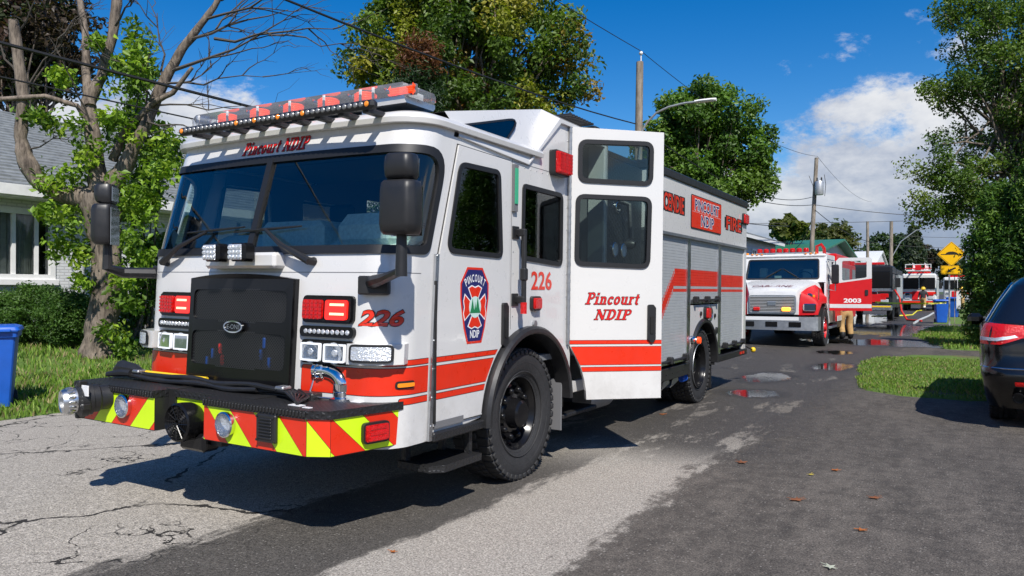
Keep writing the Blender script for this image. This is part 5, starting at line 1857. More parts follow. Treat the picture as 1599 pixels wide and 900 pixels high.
# lower rails and tail step
mb = MB(); mb.box(1.18, 1.285, BY0, y_p1b - .02, .46, .615, .01)
for i in range(7): mb.cyl((1.285, BY0 + .3 + i * .22, .54), (1.292, BY0 + .3 + i * .22, .54), .012, n=8)
mb.build('rub_rail', black_metal, engine)
mb = MB(); mb.box(1.05, 1.29, y_p2a - .02, BY1 + .05, .50, .60, .01); mb.box(-1.25, 1.05, BY1 + .002, BY1 + .35, .5, .58, .01); mb.build('tail_step', tread_black, engine)
mb = MB(); mb.box(1.29, 1.30, 8.75, 8.85, .53, .57); mb.box(1.29, 1.30, 8.92, 9.0, .53, .57); mb.build('tail_marker', lens_red, engine)
for yy in (5.2, 5.55):
    g = MB(); g.prism([(yy, .34), (yy + .3, .40), (yy + .27, .46), (yy + .05, .43)], side, -.3, -.05); g.build('folding_step', alu, engine)
g = MB(); a0 = Vector((1.2, 6.0, .40)); g.tube([a0 + Vector((.03 * math.cos(t), .006 * t, .04 * math.sin(t))) for t in [i * .5 for i in range(70)]], .007, 5); g.build('air_line', blue_plastic, engine)
mb = MB(); mb.box(.4, 1.15, 4.5, 6.0, .36, .60, .02); mb.build('underbody_locker', black_metal, engine)
mb = MB(); mb.tube([(1.22, BY1 - .02, .66), (1.30, BY1 + .35, .56)], .012, 8); f = mb.build('corner_marker_rod', black_metal, engine)
mb = MB(); mb.ball((1.31, BY1 + .40, .55), .045); mb.build('corner_marker_ball', yellow, engine)

# words along the top of the body
u0, v0 = SP(1064, 336); u1 = SP(1031.5, 320)[0]
v1 = SP(1064, 310)[1]
g = MB()
wI = (u0 - u1) * 8 / 6.3
for du, fat, d, mi in ((.035, .05, .001, 1), (-.012, .05, .0018, 1), (0, .0, .003, 0)):
    letters(g, 'INCENDIE', lambda u, v: side(u0 - wI + u + du, v0 + v, d), wI, v1 - v0, .02, 0, fat, mi=mi)
g.prism([(u0 - .05, v0 + .01), (u0 + .05, v0 + .01), (u0 + .05, v1 - .01), (u0 - .05, v1 - .01)], side, 0, .0009, mi=1)
g.build('body_lettering', [red_vinyl, black_vinyl], engine, smooth=0, recalc=False)
f0, f1 = SP(1131, 358), SP(1154, 358); fz = SP(1142, 341)[1]
g = MB()
for du, fat, d, mi in ((.03, .05, .001, 1), (-.012, .05, .0018, 1), (0, .0, .003, 0)):
    letters(g, 'FIRE', lambda u, v: side(f0[0] + u + du, SP(1142, 361)[1] + v, d), f1[0] - f0[0], fz - SP(1142, 361)[1], .02, 0, fat, mi=mi)
for yy in (f0[0] - .04, f1[0] + .03): g.prism([(yy - .06, SP(1142, 361)[1] + .02), (yy + .06, SP(1142, 361)[1] + .02), (yy + .06, fz - .02), (yy - .06, fz - .02)], side, 0, .0009, mi=1)
g.build('body_lettering', [red_vinyl, black_vinyl], engine, smooth=0, recalc=False)
a0, a1 = SP(1075, 356), SP(1122, 320)
lp = rpoly([(a0[0], a0[1]), (a1[0], a0[1]), (a1[0], a1[1]), (a0[0], a1[1])], .03, 3)
plq = part('name_plaque', engine)
g = MB(); g.prism(lp, side, 0, .010); g.build('plaque_edge', black_vinyl, plq)
g = MB(); g.prism(inset(lp, .012), side, .010, .012); g.build('plaque_face', red_vinyl, plq)
g = MB(); wq = a1[0] - a0[0]; hq = a1[1] - a0[1]
for t_, x, w, z in (('PINCOURT', .10, .80, .56), ('NDIP', .30, .42, .12)):
    for fat, d, mi in ((.05, .0135, 0), (.0, .0145, 1)):
        letters(g, t_, lambda u, v: side(a0[0] + wq * x + u, a0[1] + hq * z + v, d), wq * w, hq * .32, .02, 0, fat, 1.05, mi=mi)
g.prism([(a0[0] + .02, a0[1] + hq * .50), (a1[0] - .02, a0[1] + hq * .50), (a1[0] - .02, a0[1] + hq * .506), (a0[0] + .02, a0[1] + hq * .506)], side, .0125, .013, mi=0)
g.build('plaque_lettering', [white_print, navy, white_print], plq, smooth=0, recalc=False)
r0, r1 = SP(1155.5, 350), SP(1163, 336)
lamp_rect('warning_light', engine, side, r0[0], min(r1[0], BY1 - .01), r0[1], r1[1], .05, black_plastic, lens_red, 4, 2, .03)
# ================================================================== trees, hedge, shrubs
def leaf_cloud(name, parent, centres, radii, tones, n_per, size, seed, flat=.85, droop=0.0, aspect=.6, jit=.25, folded=True):
    """many small leaf faces gathered round the clump centres; each clump has its own tone"""
    rg = np.random.default_rng(seed)
    C = np.asarray(centres, float); Rr = np.asarray(radii, float); T = np.asarray(tones, float)
    idx = np.repeat(np.arange(len(C)), n_per)
    n = len(idx)
    d = rg.normal(size=(n, 3)); d /= np.linalg.norm(d, axis=1, keepdims=True)
    r = rg.uniform(.15, 1.0, n) ** .45
    p = C[idx] + d * (r * Rr[idx])[:, None] * np.array([1, 1, flat])
    p += rg.normal(size=(n, 3)) * .05
    nrm = rg.normal(size=(n, 3)) * .75 + d * .5 + np.array([0, 0, .55]); nrm /= np.linalg.norm(nrm, axis=1, keepdims=True)
    a = rg.normal(size=(n, 3)); a[:, 2] -= droop; u = a - nrm * (a * nrm).sum(1, keepdims=True); u /= np.linalg.norm(u, axis=1, keepdims=True)
    w = np.cross(nrm, u)
    s = size * rg.uniform(.45, 1.55, n)[:, None]
    v = np.stack([p - u * s * .5, p + w * s * aspect * .5 + nrm * s * .10 - u * s * .05, p + u * s * .55 - nrm * s * .12, p - w * s * aspect * .5 + nrm * s * .10 - u * s * .05], 1).reshape(-1, 3)
    b = np.arange(n) * 4
    if folded:
        f = np.concatenate([np.stack([b, b + 1, b + 2], 1), np.stack([b, b + 2, b + 3], 1)]); k = 3
    else:
        f = np.stack([b, b + 1, b + 2, b + 3], 1); k = 4
    col = T[idx] * rg.uniform(1 - jit, 1 + jit, (n, 1))
    if folded: col = np.concatenate([col, col])
    return quick_mesh(name, v, f, leaf, col, parent, k)


def clumps(lobes, n, rg, fill=.55):
    """clump centres spread through ellipsoid lobes, more of them near the outside"""
    vol = np.array([l[3] * l[4] * l[5] for l in lobes]) ** .8
    pick = rg.choice(len(lobes), n, p=vol / vol.sum())
    out = []
    for k in pick:
        l = lobes[k]
        d = rg.normal(size=3); d /= np.linalg.norm(d)
        r = fill + (1.1 - fill) * rg.uniform() if rg.uniform() < .78 else rg.uniform(.1, fill)
        out.append((l[0] + d[0] * l[3] * r, l[1] + d[1] * l[4] * r, l[2] + d[2] * l[5] * r))
    return np.array(out)


def limb(g, a, b, r0, r1, rg, wob=.12, n=6):
    a, b = Vector(a), Vector(b)
    L_ = (b - a).length
    pts, rs = [], []
    for i in range(n + 1):
        f = i / n
        w = L_ * wob * math.sin(PI * f) * .6
        pts.append(a.lerp(b, f) + Vector((rg.normal() * w * .4, rg.normal() * w * .4, rg.normal() * w * .25 + L_ * .06 * math.sin(PI * f))))
        rs.append(r0 + (r1 - r0) * f)
    g.tube(pts, rs, 7)
    return pts


def tree(name, label, base, fork_z, trunk_r, lobes, n_cl, cl_r, tones, per, size, seed, group=None, limbs=22, bark_m=None, droop=.0, jit=.25, fill=.55):
    """lobes in world coordinates: (x, y, z, rx, ry, rz)"""
    base = Vector(base)
    t = thing(name, label, 'tree', base, 0, group)
    rg = np.random.default_rng(seed)
    lobes = [(l[0] - base.x, l[1] - base.y, l[2] - base.z, *l[3:]) for l in lobes]
    C = clumps(lobes, n_cl, rg, fill)
    g = MB()
    top = Vector((np.mean([l[0] for l in lobes]), np.mean([l[1] for l in lobes]), fork_z + (C[:, 2].max() - fork_z) * .55))
    fk = Vector((top.x * .25, top.y * .25, fork_z))
    g.tube([(0, 0, -.15), (0, 0, .12), (fk.x * .4, fk.y * .4, fork_z * .5), fk, fk.lerp(top, .55), top], [trunk_r * 1.5, trunk_r * 1.1, trunk_r * .9, trunk_r * .8, trunk_r * .45, trunk_r * .15], 10)
    order = rg.permutation(len(C))[:limbs]
    for i in order:
        c = Vector(C[i]); f = rg.uniform(0, .8)
        st = fk.lerp(top, f)
        pts = limb(g, st, c, trunk_r * .28 * (1 - f * .5), .012, rg)
        for k in range(2):
            j = order[rg.integers(0, len(order))]
            if (Vector(C[j]) - c).length < 2.2: limb(g, pts[3], C[j], trunk_r * .10, .008, rg, n=4)
    g.build('trunk', bark_m or bark, t, smooth=60)
    T = np.asarray(tones)
    off = Vector((seed * 1.7, 3.1, 8.2))
    q_ = np.array([noise.noise(Vector(c) * .42 + off) * .95 + .5 for c in C]) + rg.normal(size=len(C)) * .10
    tt = T[np.clip((q_ * len(T)).astype(int), 0, len(T) - 1)]
    leaf_cloud('crown', t, C, cl_r * rg.uniform(.6, 1.25, len(C)), tt, per, size, seed + 1, droop=droop, jit=jit)
    return t


def px_lobes(dep, items, dd=.8, zmin=None):
    """(px, py, half-width px, half-height px[, extra depth]) at a given distance"""
    out = []
    for it in items:
        p = at_depth(it[0], it[1], dep + (it[4] if len(it) > 4 else 0))
        k = dep / F_PX
        rx = it[2] * k
        out.append((p.x, p.y, p.z, rx, rx * dd, it[3] * k))
    return out


GREEN = [(.085, .17, .025), (.11, .21, .03), (.07, .14, .024), (.14, .23, .04)]
AUT = [(.26, .13, .03), (.24, .18, .035), (.10, .16, .026), (.085, .145, .026), (.07, .125, .024), (.12, .19, .028), (.09, .15, .026), (.16, .22, .03), (.24, .26, .035), (.30, .28, .04)]

# big maple beyond the engine
lo = px_lobes(22.0, [(715, 20, 130, 120), (600, 95, 70, 85), (850, 80, 70, 90), (720, 150, 150, 70), (870, 160, 50, 50), (640, 20, 60, 60), (790, -60, 110, 80)])
b0 = at_depth(735, 455, 22.0)
tree('maple_tree', 'tall maple turning yellow and orange behind the white fire engine', (b0.x, b0.y, left_z(b0.x)), 3.2, .30, lo, 330, .55, AUT, 230, .125, 11, limbs=60, fill=.5)
# a dark conifer standing in front of it
cz = thing('conifer_tree', 'dark green conifer with a rusty top in front of the maple', 'tree', (at_depth(655, 455, 19.5).x, at_depth(655, 455, 19.5).y, .2))
g = MB(); g.tube([(0, 0, -.1), (0, 0, 4.0), (0, 0, 7.7)], [.16, .10, .02], 8)
rg = np.random.default_rng(21); C, T = [], []
for i in range(150):
    z = 2.2 + 5.6 * (i / 150); rr = 1.75 * (1 - (z - 2.2) / 6.2) + .12
    a = i * 2.399; k = rg.uniform(.45, 1)
    C.append((rr * k * math.cos(a), rr * k * math.sin(a), z))
    T.append((.16, .065, .03) if z > 7.0 else ((.028, .060, .022) if rg.uniform() < .7 else (.04, .08, .026)))
    if i % 3 == 0: g.tube([(0, 0, z + .1), C[-1]], [.03, .008], 5)
g.build('trunk', bark, cz); leaf_cloud('crown', cz, C, [.36] * 150, T, 150, .11, 22, droop=.5, aspect=.3)

# leafy tree beside the pole
lo = px_lobes(34.0, [(1105, 215, 85, 75), (1060, 200, 55, 55), (1165, 240, 50, 50), (1095, 290, 90, 50), (1180, 270, 35, 35), (1085, 165, 50, 35), (1020, 250, 40, 60)])
b0 = at_depth(1110, 455, 34.0)
tree('broadleaf_tree', 'round full green street tree beside the wooden pole with the street lamp', (b0.x, b0.y, 0.05), 3.0, .26, lo, 210, .62, GREEN, 210, .17, 31, limbs=50)

# spreading tree on the right, trunk outside the picture
lo = px_lobes(25.0, [(1600, 30, 110, 90), (1560, 130, 90, 60), (1620, 220, 110, 90), (1478, 225, 38, 22), (1455, 320, 46, 24), (1520, 280, 70, 40), (1495, 130, 48, 22), (1530, 20, 50, 45), (1570, 330, 70, 45), (1470, 268, 52, 16), (1660, 120, 90, 120)], .9)
b0 = at_depth(1650, 455, 25.5)
tree('spreading_tree', 'tall tree with long layered green sprays reaching over the street above the cedar hedge', (b0.x, b0.y, 0.04), 3.6, .28, lo, 360, .50, [(.075, .135, .028), (.10, .17, .03), (.125, .20, .034), (.16, .22, .04), (.08, .14, .03)], 190, .10, 41, limbs=110, droop=.2)

# cedars
def cedar(label, px, dep, top_y, half_px, seed, n=240):
    b = at_depth(px, 455, dep)
    t = thing('cedar_tree', label, 'tree', (b.x, b.y, .03), 0, 'cedars of the hedge')
    H_ = at_depth(px, top_y, dep).z; rad = half_px * dep / F_PX
    rg = np.random.default_rng(seed)
    g = MB(); g.tube([(0, 0, -.1), (0, 0, H_ * .5), (0, 0, H_ * .95)], [.14, .09, .02], 8)
    C, T = [], []
    for i in range(n):
        f = (i + .5) / n; z = .12 + (H_ - .2) * f
        rr = rad * (min(1, .80 + .5 * f) if f < .4 else 1.0) * (1 - max(0, f - .45) / .58) ** .6
        a = i * 2.399 + rg.uniform(-.3, .3); k = rg.uniform(.6, 1.08)
        C.append((rr * k * math.cos(a), rr * k * math.sin(a), z)); T.append([(.08, .17, .028), (.105, .205, .034), (.06, .13, .025), (.15, .25, .045)][rg.integers(0, 4)])
        if i % 4 == 0: g.tube([(0, 0, max(.1, z - .25)), C[-1]], [.022, .006], 5)
    g.build('trunk', bark, t); leaf_cloud('crown', t, C, np.full(n, .27), T, 150, .10, seed + 1, droop=-.6, aspect=.35)


cedar('dense green cedar with its skirt beside the grass verge and road sign', 1562, 20.5, 292, 46, 51)
cedar('dense green cedar rising directly behind the black car', 1625, 19.5, 250, 52, 53)
for i_, (px_, dp_) in enumerate(((1745, 17.5), (1880, 16.0), (2030, 14.8), (2210, 13.6))): cedar(('unseen cedar added for dark reflections right after the one behind the black car', 'unseen cedar added for dark reflections second past the black car', 'unseen cedar added for dark reflections third past the black car', 'unseen last cedar added for dark reflections at the driveway end')[i_], px_, dp_, 455 - 3.6 * F_PX / dp_, 75, 201 + i_ * 2, 200)  # added out of view so the cab side windows reflect dark foliage

# far trees at the end of the street
def small_tree(name, label, px, py, rx, ry, dep, tones, seed, n=60, per=70, size=.5, group=None):
    lo = px_lobes(dep, [(px, py, rx * .8, ry * .8), (px - rx * .35, py + ry * .3, rx * .6, ry * .6), (px + rx * .4, py + ry * .2, rx * .6, ry * .6)])
    b = at_depth(px, 455, dep)
    return tree(name, label, (b.x, b.y, 0), at_depth(px, py, dep).z * .4, .2, lo, n, rx * dep / F_PX * .28, tones, per, size, seed, group, limbs=12)


small_tree('far_tree', 'small yellowish green tree above the grey house roof', 1233, 357, 28, 22, 70, [(.12, .14, .03), (.10, .13, .03)], 61)
small_tree('far_tree', 'olive green trees above the green metal roof', 1290, 372, 45, 26, 95, [(.07, .10, .03), (.10, .11, .035)], 62, 90)
small_tree('far_tree', 'dark green tree behind the white gabled shed', 1380, 395, 48, 34, 120, [(.04, .075, .03), (.05, .085, .03)], 63, 90, 70, .6)
small_tree('far_tree', 'dull reddish brown tree behind the ladder truck', 1458, 402, 28, 20, 130, [(.06, .045, .035), (.05, .055, .03)], 65, 60, 60, .6)
small_tree('far_tree', 'dark green tree far up the street behind the yellow sign', 1490, 420, 26, 26, 140, [(.05, .08, .03), (.045, .07, .03)], 66, 60, 60, .6)
sp_ = at_depth(1428, 455, 110)
st = thing('spruce_tree', 'pointed spruce standing above the far fire trucks', 'tree', (sp_.x, sp_.y, 0))
Hs = at_depth(1428, 356, 110).z
g = MB(); g.tube([(0, 0, 0), (0, 0, Hs)], [.25, .03], 8); g.build('trunk', bark, st)
rg = np.random.default_rng(71); C = []
for i in range(110):
    f = i / 110; rr = 2.9 * (1 - f) + .15; a = i * 2.399; k = rg.uniform(.4, 1)
    C.append((rr * k * math.cos(a), rr * k * math.sin(a), 1.5 + (Hs - 1.5) * f))
leaf_cloud('crown', st, C, [.75] * 110, [[(.045, .07, .04), (.06, .08, .045)][i % 2] for i in range(110)], 60, .42, 72, droop=.4)

# dark red-brown tree behind the house
lo = px_lobes(27.0, [(50, 60, 105, 75), (-40, 40, 70, 90), (95, 20, 55, 55), (20, 130, 60, 40)])
b0 = at_depth(40, 455, 27.0)
tree('bronze_tree', 'dark bronze and green tree rising behind the grey house roof', (b0.x, b0.y, left_z(b0.x)), 3.5, .28, lo, 150, .6, [(.05, .035, .022), (.045, .06, .02), (.07, .04, .028), (.04, .055, .02)], 110, .18, 81, limbs=40)

# ---- the old pruned tree on the lawn: knotty limbs, bare twigs, leafy suckers
DEP = 14.6
tb = on_z(153, 551, .33)
old = thing('pruned_tree', 'old knotty lawn tree with bare branches and leafy shoots on its trunk', 'tree', (tb.x, tb.y, .30))
def tp(px, py, dd=0.0):
    p = at_depth(px, py, DEP + dd); return Vector((p.x - tb.x, p.y - tb.y, p.z - .30))
K = DEP / F_PX
rg = np.random.default_rng(91)
def rough_tube(g, pts, rs, n=12, amp=.16, sub=5):
    P, Q = [], []
    for i in range(len(pts) - 1):
        for k in range(sub):
            f = k / sub
            P.append(pts[i].lerp(pts[i + 1], f)); Q.append(rs[i] + (rs[i + 1] - rs[i]) * f)
    P.append(pts[-1]); Q.append(rs[-1])
    s0 = len(g.v); g.tube(P, Q, n)
    for i in range(s0, len(g.v)):
        v = Vector(g.v[i]); k = min(len(P) - 1, (i - s0) // n); d = v - P[k]
        nz = noise.noise(v * 5.0) * .6 + noise.noise(v * 13.0) * .4
        g.v[i] = tuple(P[k] + d * (1 + amp * 1.6 * nz))
g = MB()
trunk_px = [(152, 560, 27), (155, 530, 22), (166, 470, 20), (167, 400, 21), (160, 350, 24), (158, 305, 30)]
rough_tube(g, [tp(x, y) for x, y, r in trunk_px], [r * K for x, y, r in trunk_px], 14, .24)
arms = [
    ([(150, 310, 20), (100, 305, 14), (62, 285, 14), (40, 250, 14), (32, 215, 10), (36, 150, 9), (24, 60, 9), (20, 30, 8)], -.5),
    ([(158, 300, 18), (150, 250, 13), (143, 200, 12), (137, 160, 12), (158, 120, 9), (175, 60, 8), (182, 5, 9), (183, -30, 8)], .2),
    ([(140, 165, 9), (134, 110, 7), (133, 50, 6), (122, -10, 5)], .6),
    ([(165, 305, 18), (195, 260, 13), (222, 205, 11), (252, 135, 9), (285, 75, 7), (335, 10, 5), (350, -20, 4)], -.3),
    ([(176, 250, 8), (195, 205, 6), (240, 160, 5), (270, 145, 4), (300, 105, 3)], -.6),
    ([(142, 195, 6), (120, 165, 4), (70, 150, 4), (0, 155, 4), (-40, 160, 3)], -.8)]
for a, dd in arms:
    rough_tube(g, [tp(x, y, dd * i / len(a)) for i, (x, y, r) in enumerate(a)], [r * K * .92 for x, y, r in a], 9, .20, 5)
g.build('trunk', bark, old, smooth=60)
g = MB()
def twig_from(a, b, r, depth):
    pts = [a.lerp(b, f / 5) + Vector((rg.normal(), rg.normal(), rg.normal())) * (b - a).length * .03 * math.sin(PI * f / 5) for f in range(6)]
    g.tube(pts, [r * (1 - .75 * f / 5) for f in range(6)], 5)
    if depth > 0:
        for k in range(3 if depth > 1 else 4):
            f = rg.integers(2, 6) if depth > 1 else rg.integers(1, 6)
            q = pts[f]; d = (b - a)
            e = q + (d.normalized() + Vector((rg.normal() * .55, rg.normal() * .55, rg.normal() * .5 + .12))) * d.length * rg.uniform(.25, .5)
            twig_from(q, e, r * .5, depth - 1)
for (x0, y0, x1, y1, r) in ((270, 110, 420, 55, 3.2), (335, 60, 520, 45, 2.6), (300, 60, 450, 15, 2.6), (250, 150, 330, 105, 2.4), (262, 130, 410, 120, 2.0), (240, 165, 380, 165, 1.8), (230, 190, 330, 215, 1.8),
                            (285, 80, 400, 0, 2.6), (255, 130, 245, 20, 2.2), (225, 195, 235, 60, 2.0), (205, 240, 215, 90, 1.8), (180, 40, 215, -20, 2.0), (165, 100, 120, 30, 1.8), (140, 190, 95, 90, 1.8), (36, 150, 90, 60, 2.2), (30, 120, -20, 40, 2.0), (40, 240, 95, 210, 1.8), (320, 30, 480, -20, 2.4), (420, 55, 560, 75, 1.6), (150, 260, 120, 190, 1.6), (24, 60, 60, -10, 1.8), (345, 0, 420, -40, 2.0)):
    a, b = tp(x0, y0, -.2), tp(x1, y1, rg.uniform(-.9, .6)); twig_from(a, b, r * K, 2)
g.build('twigs', twig, old, smooth=60)
YG = [(.19, .31, .028), (.25, .36, .032), (.14, .24, .026), (.10, .18, .022)]
sh = [(108, 200, 36), (100, 270, 34), (115, 310, 36), (95, 130, 28), (130, 240, 26), (212, 60, 28), (215, 100, 24), (205, 140, 26), (200, 180, 24), (230, 215, 34), (255, 245, 30), (240, 275, 34), (205, 300, 30), (215, 340, 34), (205, 385, 30), (195, 430, 30), (190, 470, 26), (180, 510, 26), (200, 545, 20), (108, 345, 34), (95, 385, 22), (125, 400, 20), (135, 450, 18), (225, 420, 22), (75, 330, 18), (230, 320, 20), (170, 180, 16), (185, 110, 14), (60, 190, 18), (150, 70, 10)]
C, Rd, T = [], [], []
for x, y, r in sh:
    for k in range(5):
        C.append(tp(x + rg.normal() * r * .45, y + rg.normal() * r * .45, rg.uniform(-.7, .5))); Rd.append(r * K * rg.uniform(.5, .85)); T.append(YG[rg.integers(0, 4)])
leaf_cloud('shoots', old, C, Rd, T, 52, .115, 92, jit=.3, droop=.4, aspect=.55)

# leafy bush filling the gap between the trunk and the engine
bp_ = at_depth(222, 455, 16.2)
bush = thing('leafy_bush', 'tall leafy green bush between the pruned tree and the engine cab', 'bush', (bp_.x, bp_.y, left_z(bp_.x)))
lo = [(l[0] - bp_.x, l[1] - bp_.y, l[2] - left_z(bp_.x), *l[3:]) for l in px_lobes(16.2, [(215, 490, 45, 55), (235, 400, 42, 70), (222, 300, 40, 60), (250, 240, 36, 40), (205, 200, 30, 60), (225, 110, 26, 50)])]
C = clumps(lo, 150, rg, .3)
leaf_cloud('foliage', bush, C, np.full(150, .24), [[(.10, .20, .026), (.07, .14, .022), (.14, .25, .03), (.05, .10, .02)][i % 4] for i in range(150)], 75, .10, 95, droop=.3)
g = MB()
for i in range(16): g.tube([(rg.normal() * .15, rg.normal() * .15, -.05), Vector(C[i * 9]) * .6, C[i * 9]], [.03, .02, .006], 5)
g.build('stems', bark, bush)

# clipped evergreen shrubs under the window
def shrub(label, px, py, r_px, dep, seed, sq=.85):
    p = at_depth(px, py, dep); k = dep / F_PX; rr = r_px * k
    zb = left_z(p.x)
    t = thing('evergreen_shrub', label, 'shrub', (p.x, p.y, zb), 0, 'clipped shrubs under the house window')
    rg = np.random.default_rng(seed); cz_ = p.z - zb
    C = []
    for i in range(220):
        d = rg.normal(size=3); d /= np.linalg.norm(d); q = rg.uniform(.72, 1.0)
        C.append((d[0] * rr * q, d[1] * rr * .9 * q, max(.06, cz_ + d[2] * rr * sq * q)))
    leaf_cloud('foliage', t, C, np.full(220, .13), [[(.06, .13, .025), (.085, .165, .03), (.05, .11, .022)][i % 3] for i in range(220)], 110, .06, seed + 1, aspect=.4)
    g = MB()
    for i in range(6): g.tube([(0, 0, 0), (rr * .4 * math.cos(i), rr * .4 * math.sin(i), cz_)], [.03, .01], 5)
    g.build('stems', bark, t)


shrub('round clipped dark green shrub directly under the house window', 52, 492, 54, 16.0, 101)
shrub('round clipped dark green shrub touching the pruned tree trunk', 108, 497, 44, 15.6, 103)
shrub('loose green shrub half hidden behind the blue bin', -5, 490, 40, 16.6, 105)
# ================================================================== houses
def brick_mat(name, c0, c1, mortar, sx, sz, bump=.5):
    m = bpy.data.materials.new(name); m.use_nodes = True
    t = NT(m.node_tree); b = t.n['Principled BSDF']
    tc = t('ShaderNodeTexCoord').outputs['Object']
    s = t('ShaderNodeSeparateXYZ', {0: tc})
    v = t('ShaderNodeCombineXYZ', {0: s.outputs[1], 1: s.outputs[2], 2: 0.0}).outputs[0]
    br = t('ShaderNodeTexBrick', {'Vector': v, 'Color1': (*c0, 1), 'Color2': (*c1, 1), 'Mortar': (*mortar, 1), 'Scale': 1.0, 'Mortar Size': .012, 'Brick Width': sx, 'Row Height': sz})
    n = t.noise(tc, 3, 5, .6)
    t.l.new(t.mix(t.math('MULTIPLY', n, .25), br.outputs[0], (.42, .42, .40, 1)), b.inputs['Base Color']); b.inputs['Roughness'].default_value = .75
    bp = t('ShaderNodeBump', {'Height': br.outputs[1], 'Strength': bump, 'Distance': -.01}); t.l.new(bp.outputs[0], b.inputs['Normal'])
    return m


white_brick = brick_mat('white_painted_brick', (.62, .64, .66), (.70, .71, .72), (.48, .49, .50), .21, .07)
roof_grey = mat('grey_roofing', (.20, .215, .22), .6, var=.28, vscale=5, bump=.4, bscale=9)
trim_white = mat('white_trim', (.74, .74, .73), .5, var=.06)
curtain_m = mat('curtain', (.72, .72, .67), .9, var=.15, vscale=8)
room_dark = mat('dark_room', (.03, .03, .03), .9)
siding_m = mat('grey_siding', (.47, .52, .57), .6, var=.08)
green_roof = mat('green_metal_roof', (.02, .16, .08), .45, var=.15)
found_m = mat('grey_foundation', (.25, .245, .235), .85, var=.15)

XW, ZE = -18.2, 3.86
hz0 = left_z(XW)
house = thing('brick_house', 'white painted brick bungalow with grey roof behind the pruned tree', 'house', (XW, 9.0, hz0))
def hl(Y, z): return (Y - 9.0, z - hz0)
p00, p11 = on_x(-95, 432, XW), on_x(80, 331, XW)
wy0, wy1, wz0, wz1 = p00.y - 9.0, p11.y - 9.0, p00.z - hz0, p11.z - hz0
wz0 = on_x(40, 432, XW).z - hz0
wz1 = on_x(40, 332, XW).z - hz0
fnw = lambda u, v, d: Vector((d, u, v))
mb = MB(); mb.prism([(-9, .35), (16, .35), (16, 3.45), (-9, 3.45)], fnw, -.25, 0, [[(wy0, wz0), (wy1, wz0), (wy1, wz1), (wy0, wz1)]])
mb.box(-9.0, -.25, 15.75, 16, .35, 3.45); mb.build('wall', white_brick, house)
mb = MB(); mb.box(-9, -.02, -8.9, 15.9, -.5, .36); mb.build('foundation', found_m, house)
win = part('window', house)
mb = MB()
lp = [(wy0 - .06, wz0 - .06), (wy1 + .09, wz0 - .06), (wy1 + .09, wz1 + .09), (wy0 - .06, wz1 + .09)]
mb.prism(lp, fnw, -.12, .035, [[(wy0 + .03, wz0 + .05), (wy1 - .03, wz0 + .05), (wy1 - .03, wz1 - .04), (wy0 + .03, wz1 - .04)]])
for px in (22,):
    yy = on_x(px, 380, XW).y - 9.0; mb.box(-.10, .0, yy - .04, yy + .04, wz0 + .05, wz1 - .04)
mb.box(-.1, -.02, on_x(57, 380, XW).y - 9.02, on_x(60, 380, XW).y - 8.98, wz0 + .05, wz1 - .04)
mb.build('window_frame', trim_white, win)
mb = MB(); mb.box(-.1, .10, wy0 - .1, wy1 + .14, wz0 - .20, wz0 - .061, .01); mb.build('sill', trim_white, win)
mb = MB(); mb.box(-.075, -.068, wy0, wy1, wz0, wz1); mb.build('pane', house_glass, win)
mb = MB()
def curt(a, b):
    n = 40
    mb.add([Vector((-.22 + .03 * math.sin(i * 1.9), a + (b - a) * i / n, z)) for z in (wz0, wz1) for i in range(n + 1)], [(i, i + 1, n + 2 + i, n + 1 + i) for i in range(n)])
curt(wy0, on_x(47, 380, XW).y - 9.0); curt(on_x(26, 380, XW).y - 9.0, on_x(68, 380, XW).y - 9.0)
mb.build('curtain', curtain_m, win, recalc=False)
mb = MB(); mb.box(-1.5, -.30, wy0 - .5, wy1 + .5, wz0 - .4, wz1 + .3); mb.build('room', room_dark, house)
# roof in overlapping courses
ez = ZE - hz0; ridge_z, ridge_x, eave_x = 6.55 - hz0, -4.6, .62
mb = MB(); nC = 26
for i in range(nC):
    f0, f1 = i / nC, (i + 1) / nC
    xa, xb = eave_x + (ridge_x - eave_x) * f0, eave_x + (ridge_x - eave_x) * f1
    za, zb_ = ez + (ridge_z - ez) * f0, ez + (ridge_z - ez) * f1
    nseg = 50
    ring0, ring1, ring2 = [], [], []
    for k in range(nseg + 1):
        y = -9.6 + 26.2 * k / nseg; w = .012 * math.sin(k * 2.1 + i * 1.7)
        ring0.append((xa, y, za - .02)); ring1.append((xa, y, za + .045 + w)); ring2.append((xb, y, zb_ + .006))
    mb.add(ring0 + ring1 + ring2, [(r * (nseg + 1) + k, r * (nseg + 1) + k + 1, (r + 1) * (nseg + 1) + k + 1, (r + 1) * (nseg + 1) + k) for r in range(2) for k in range(nseg)])
rf = part('roof', house)
stuff(mb.build('roof_shingles', roof_grey, rf, smooth=20, recalc=False))
mb = MB(); mb.add([(ridge_x, -9.6, ridge_z + .01), (ridge_x, 16.6, ridge_z + .01), (-9.8, 16.6, ez), (-9.8, -9.6, ez)], [(0, 1, 2, 3)]); mb.build('roof_back', roof_grey, rf)
mb = MB(); mb.box(eave_x - .03, eave_x + .03, -9.6, 16.6, ez - .22, ez + .015, .005); mb.box(-.02, eave_x - .03, -9.6, 16.6, ez - .24, ez - .20); mb.build('fascia', trim_white, rf)
mb = MB(); mb.prism([(-9.0, ez - .3), (eave_x - .4, ez - .3), (ridge_x, ridge_z - .05)], lambda u, v, d: Vector((u, 15.9 + d, v)), -.1, 0); mb.build('gable', siding_m, rf)


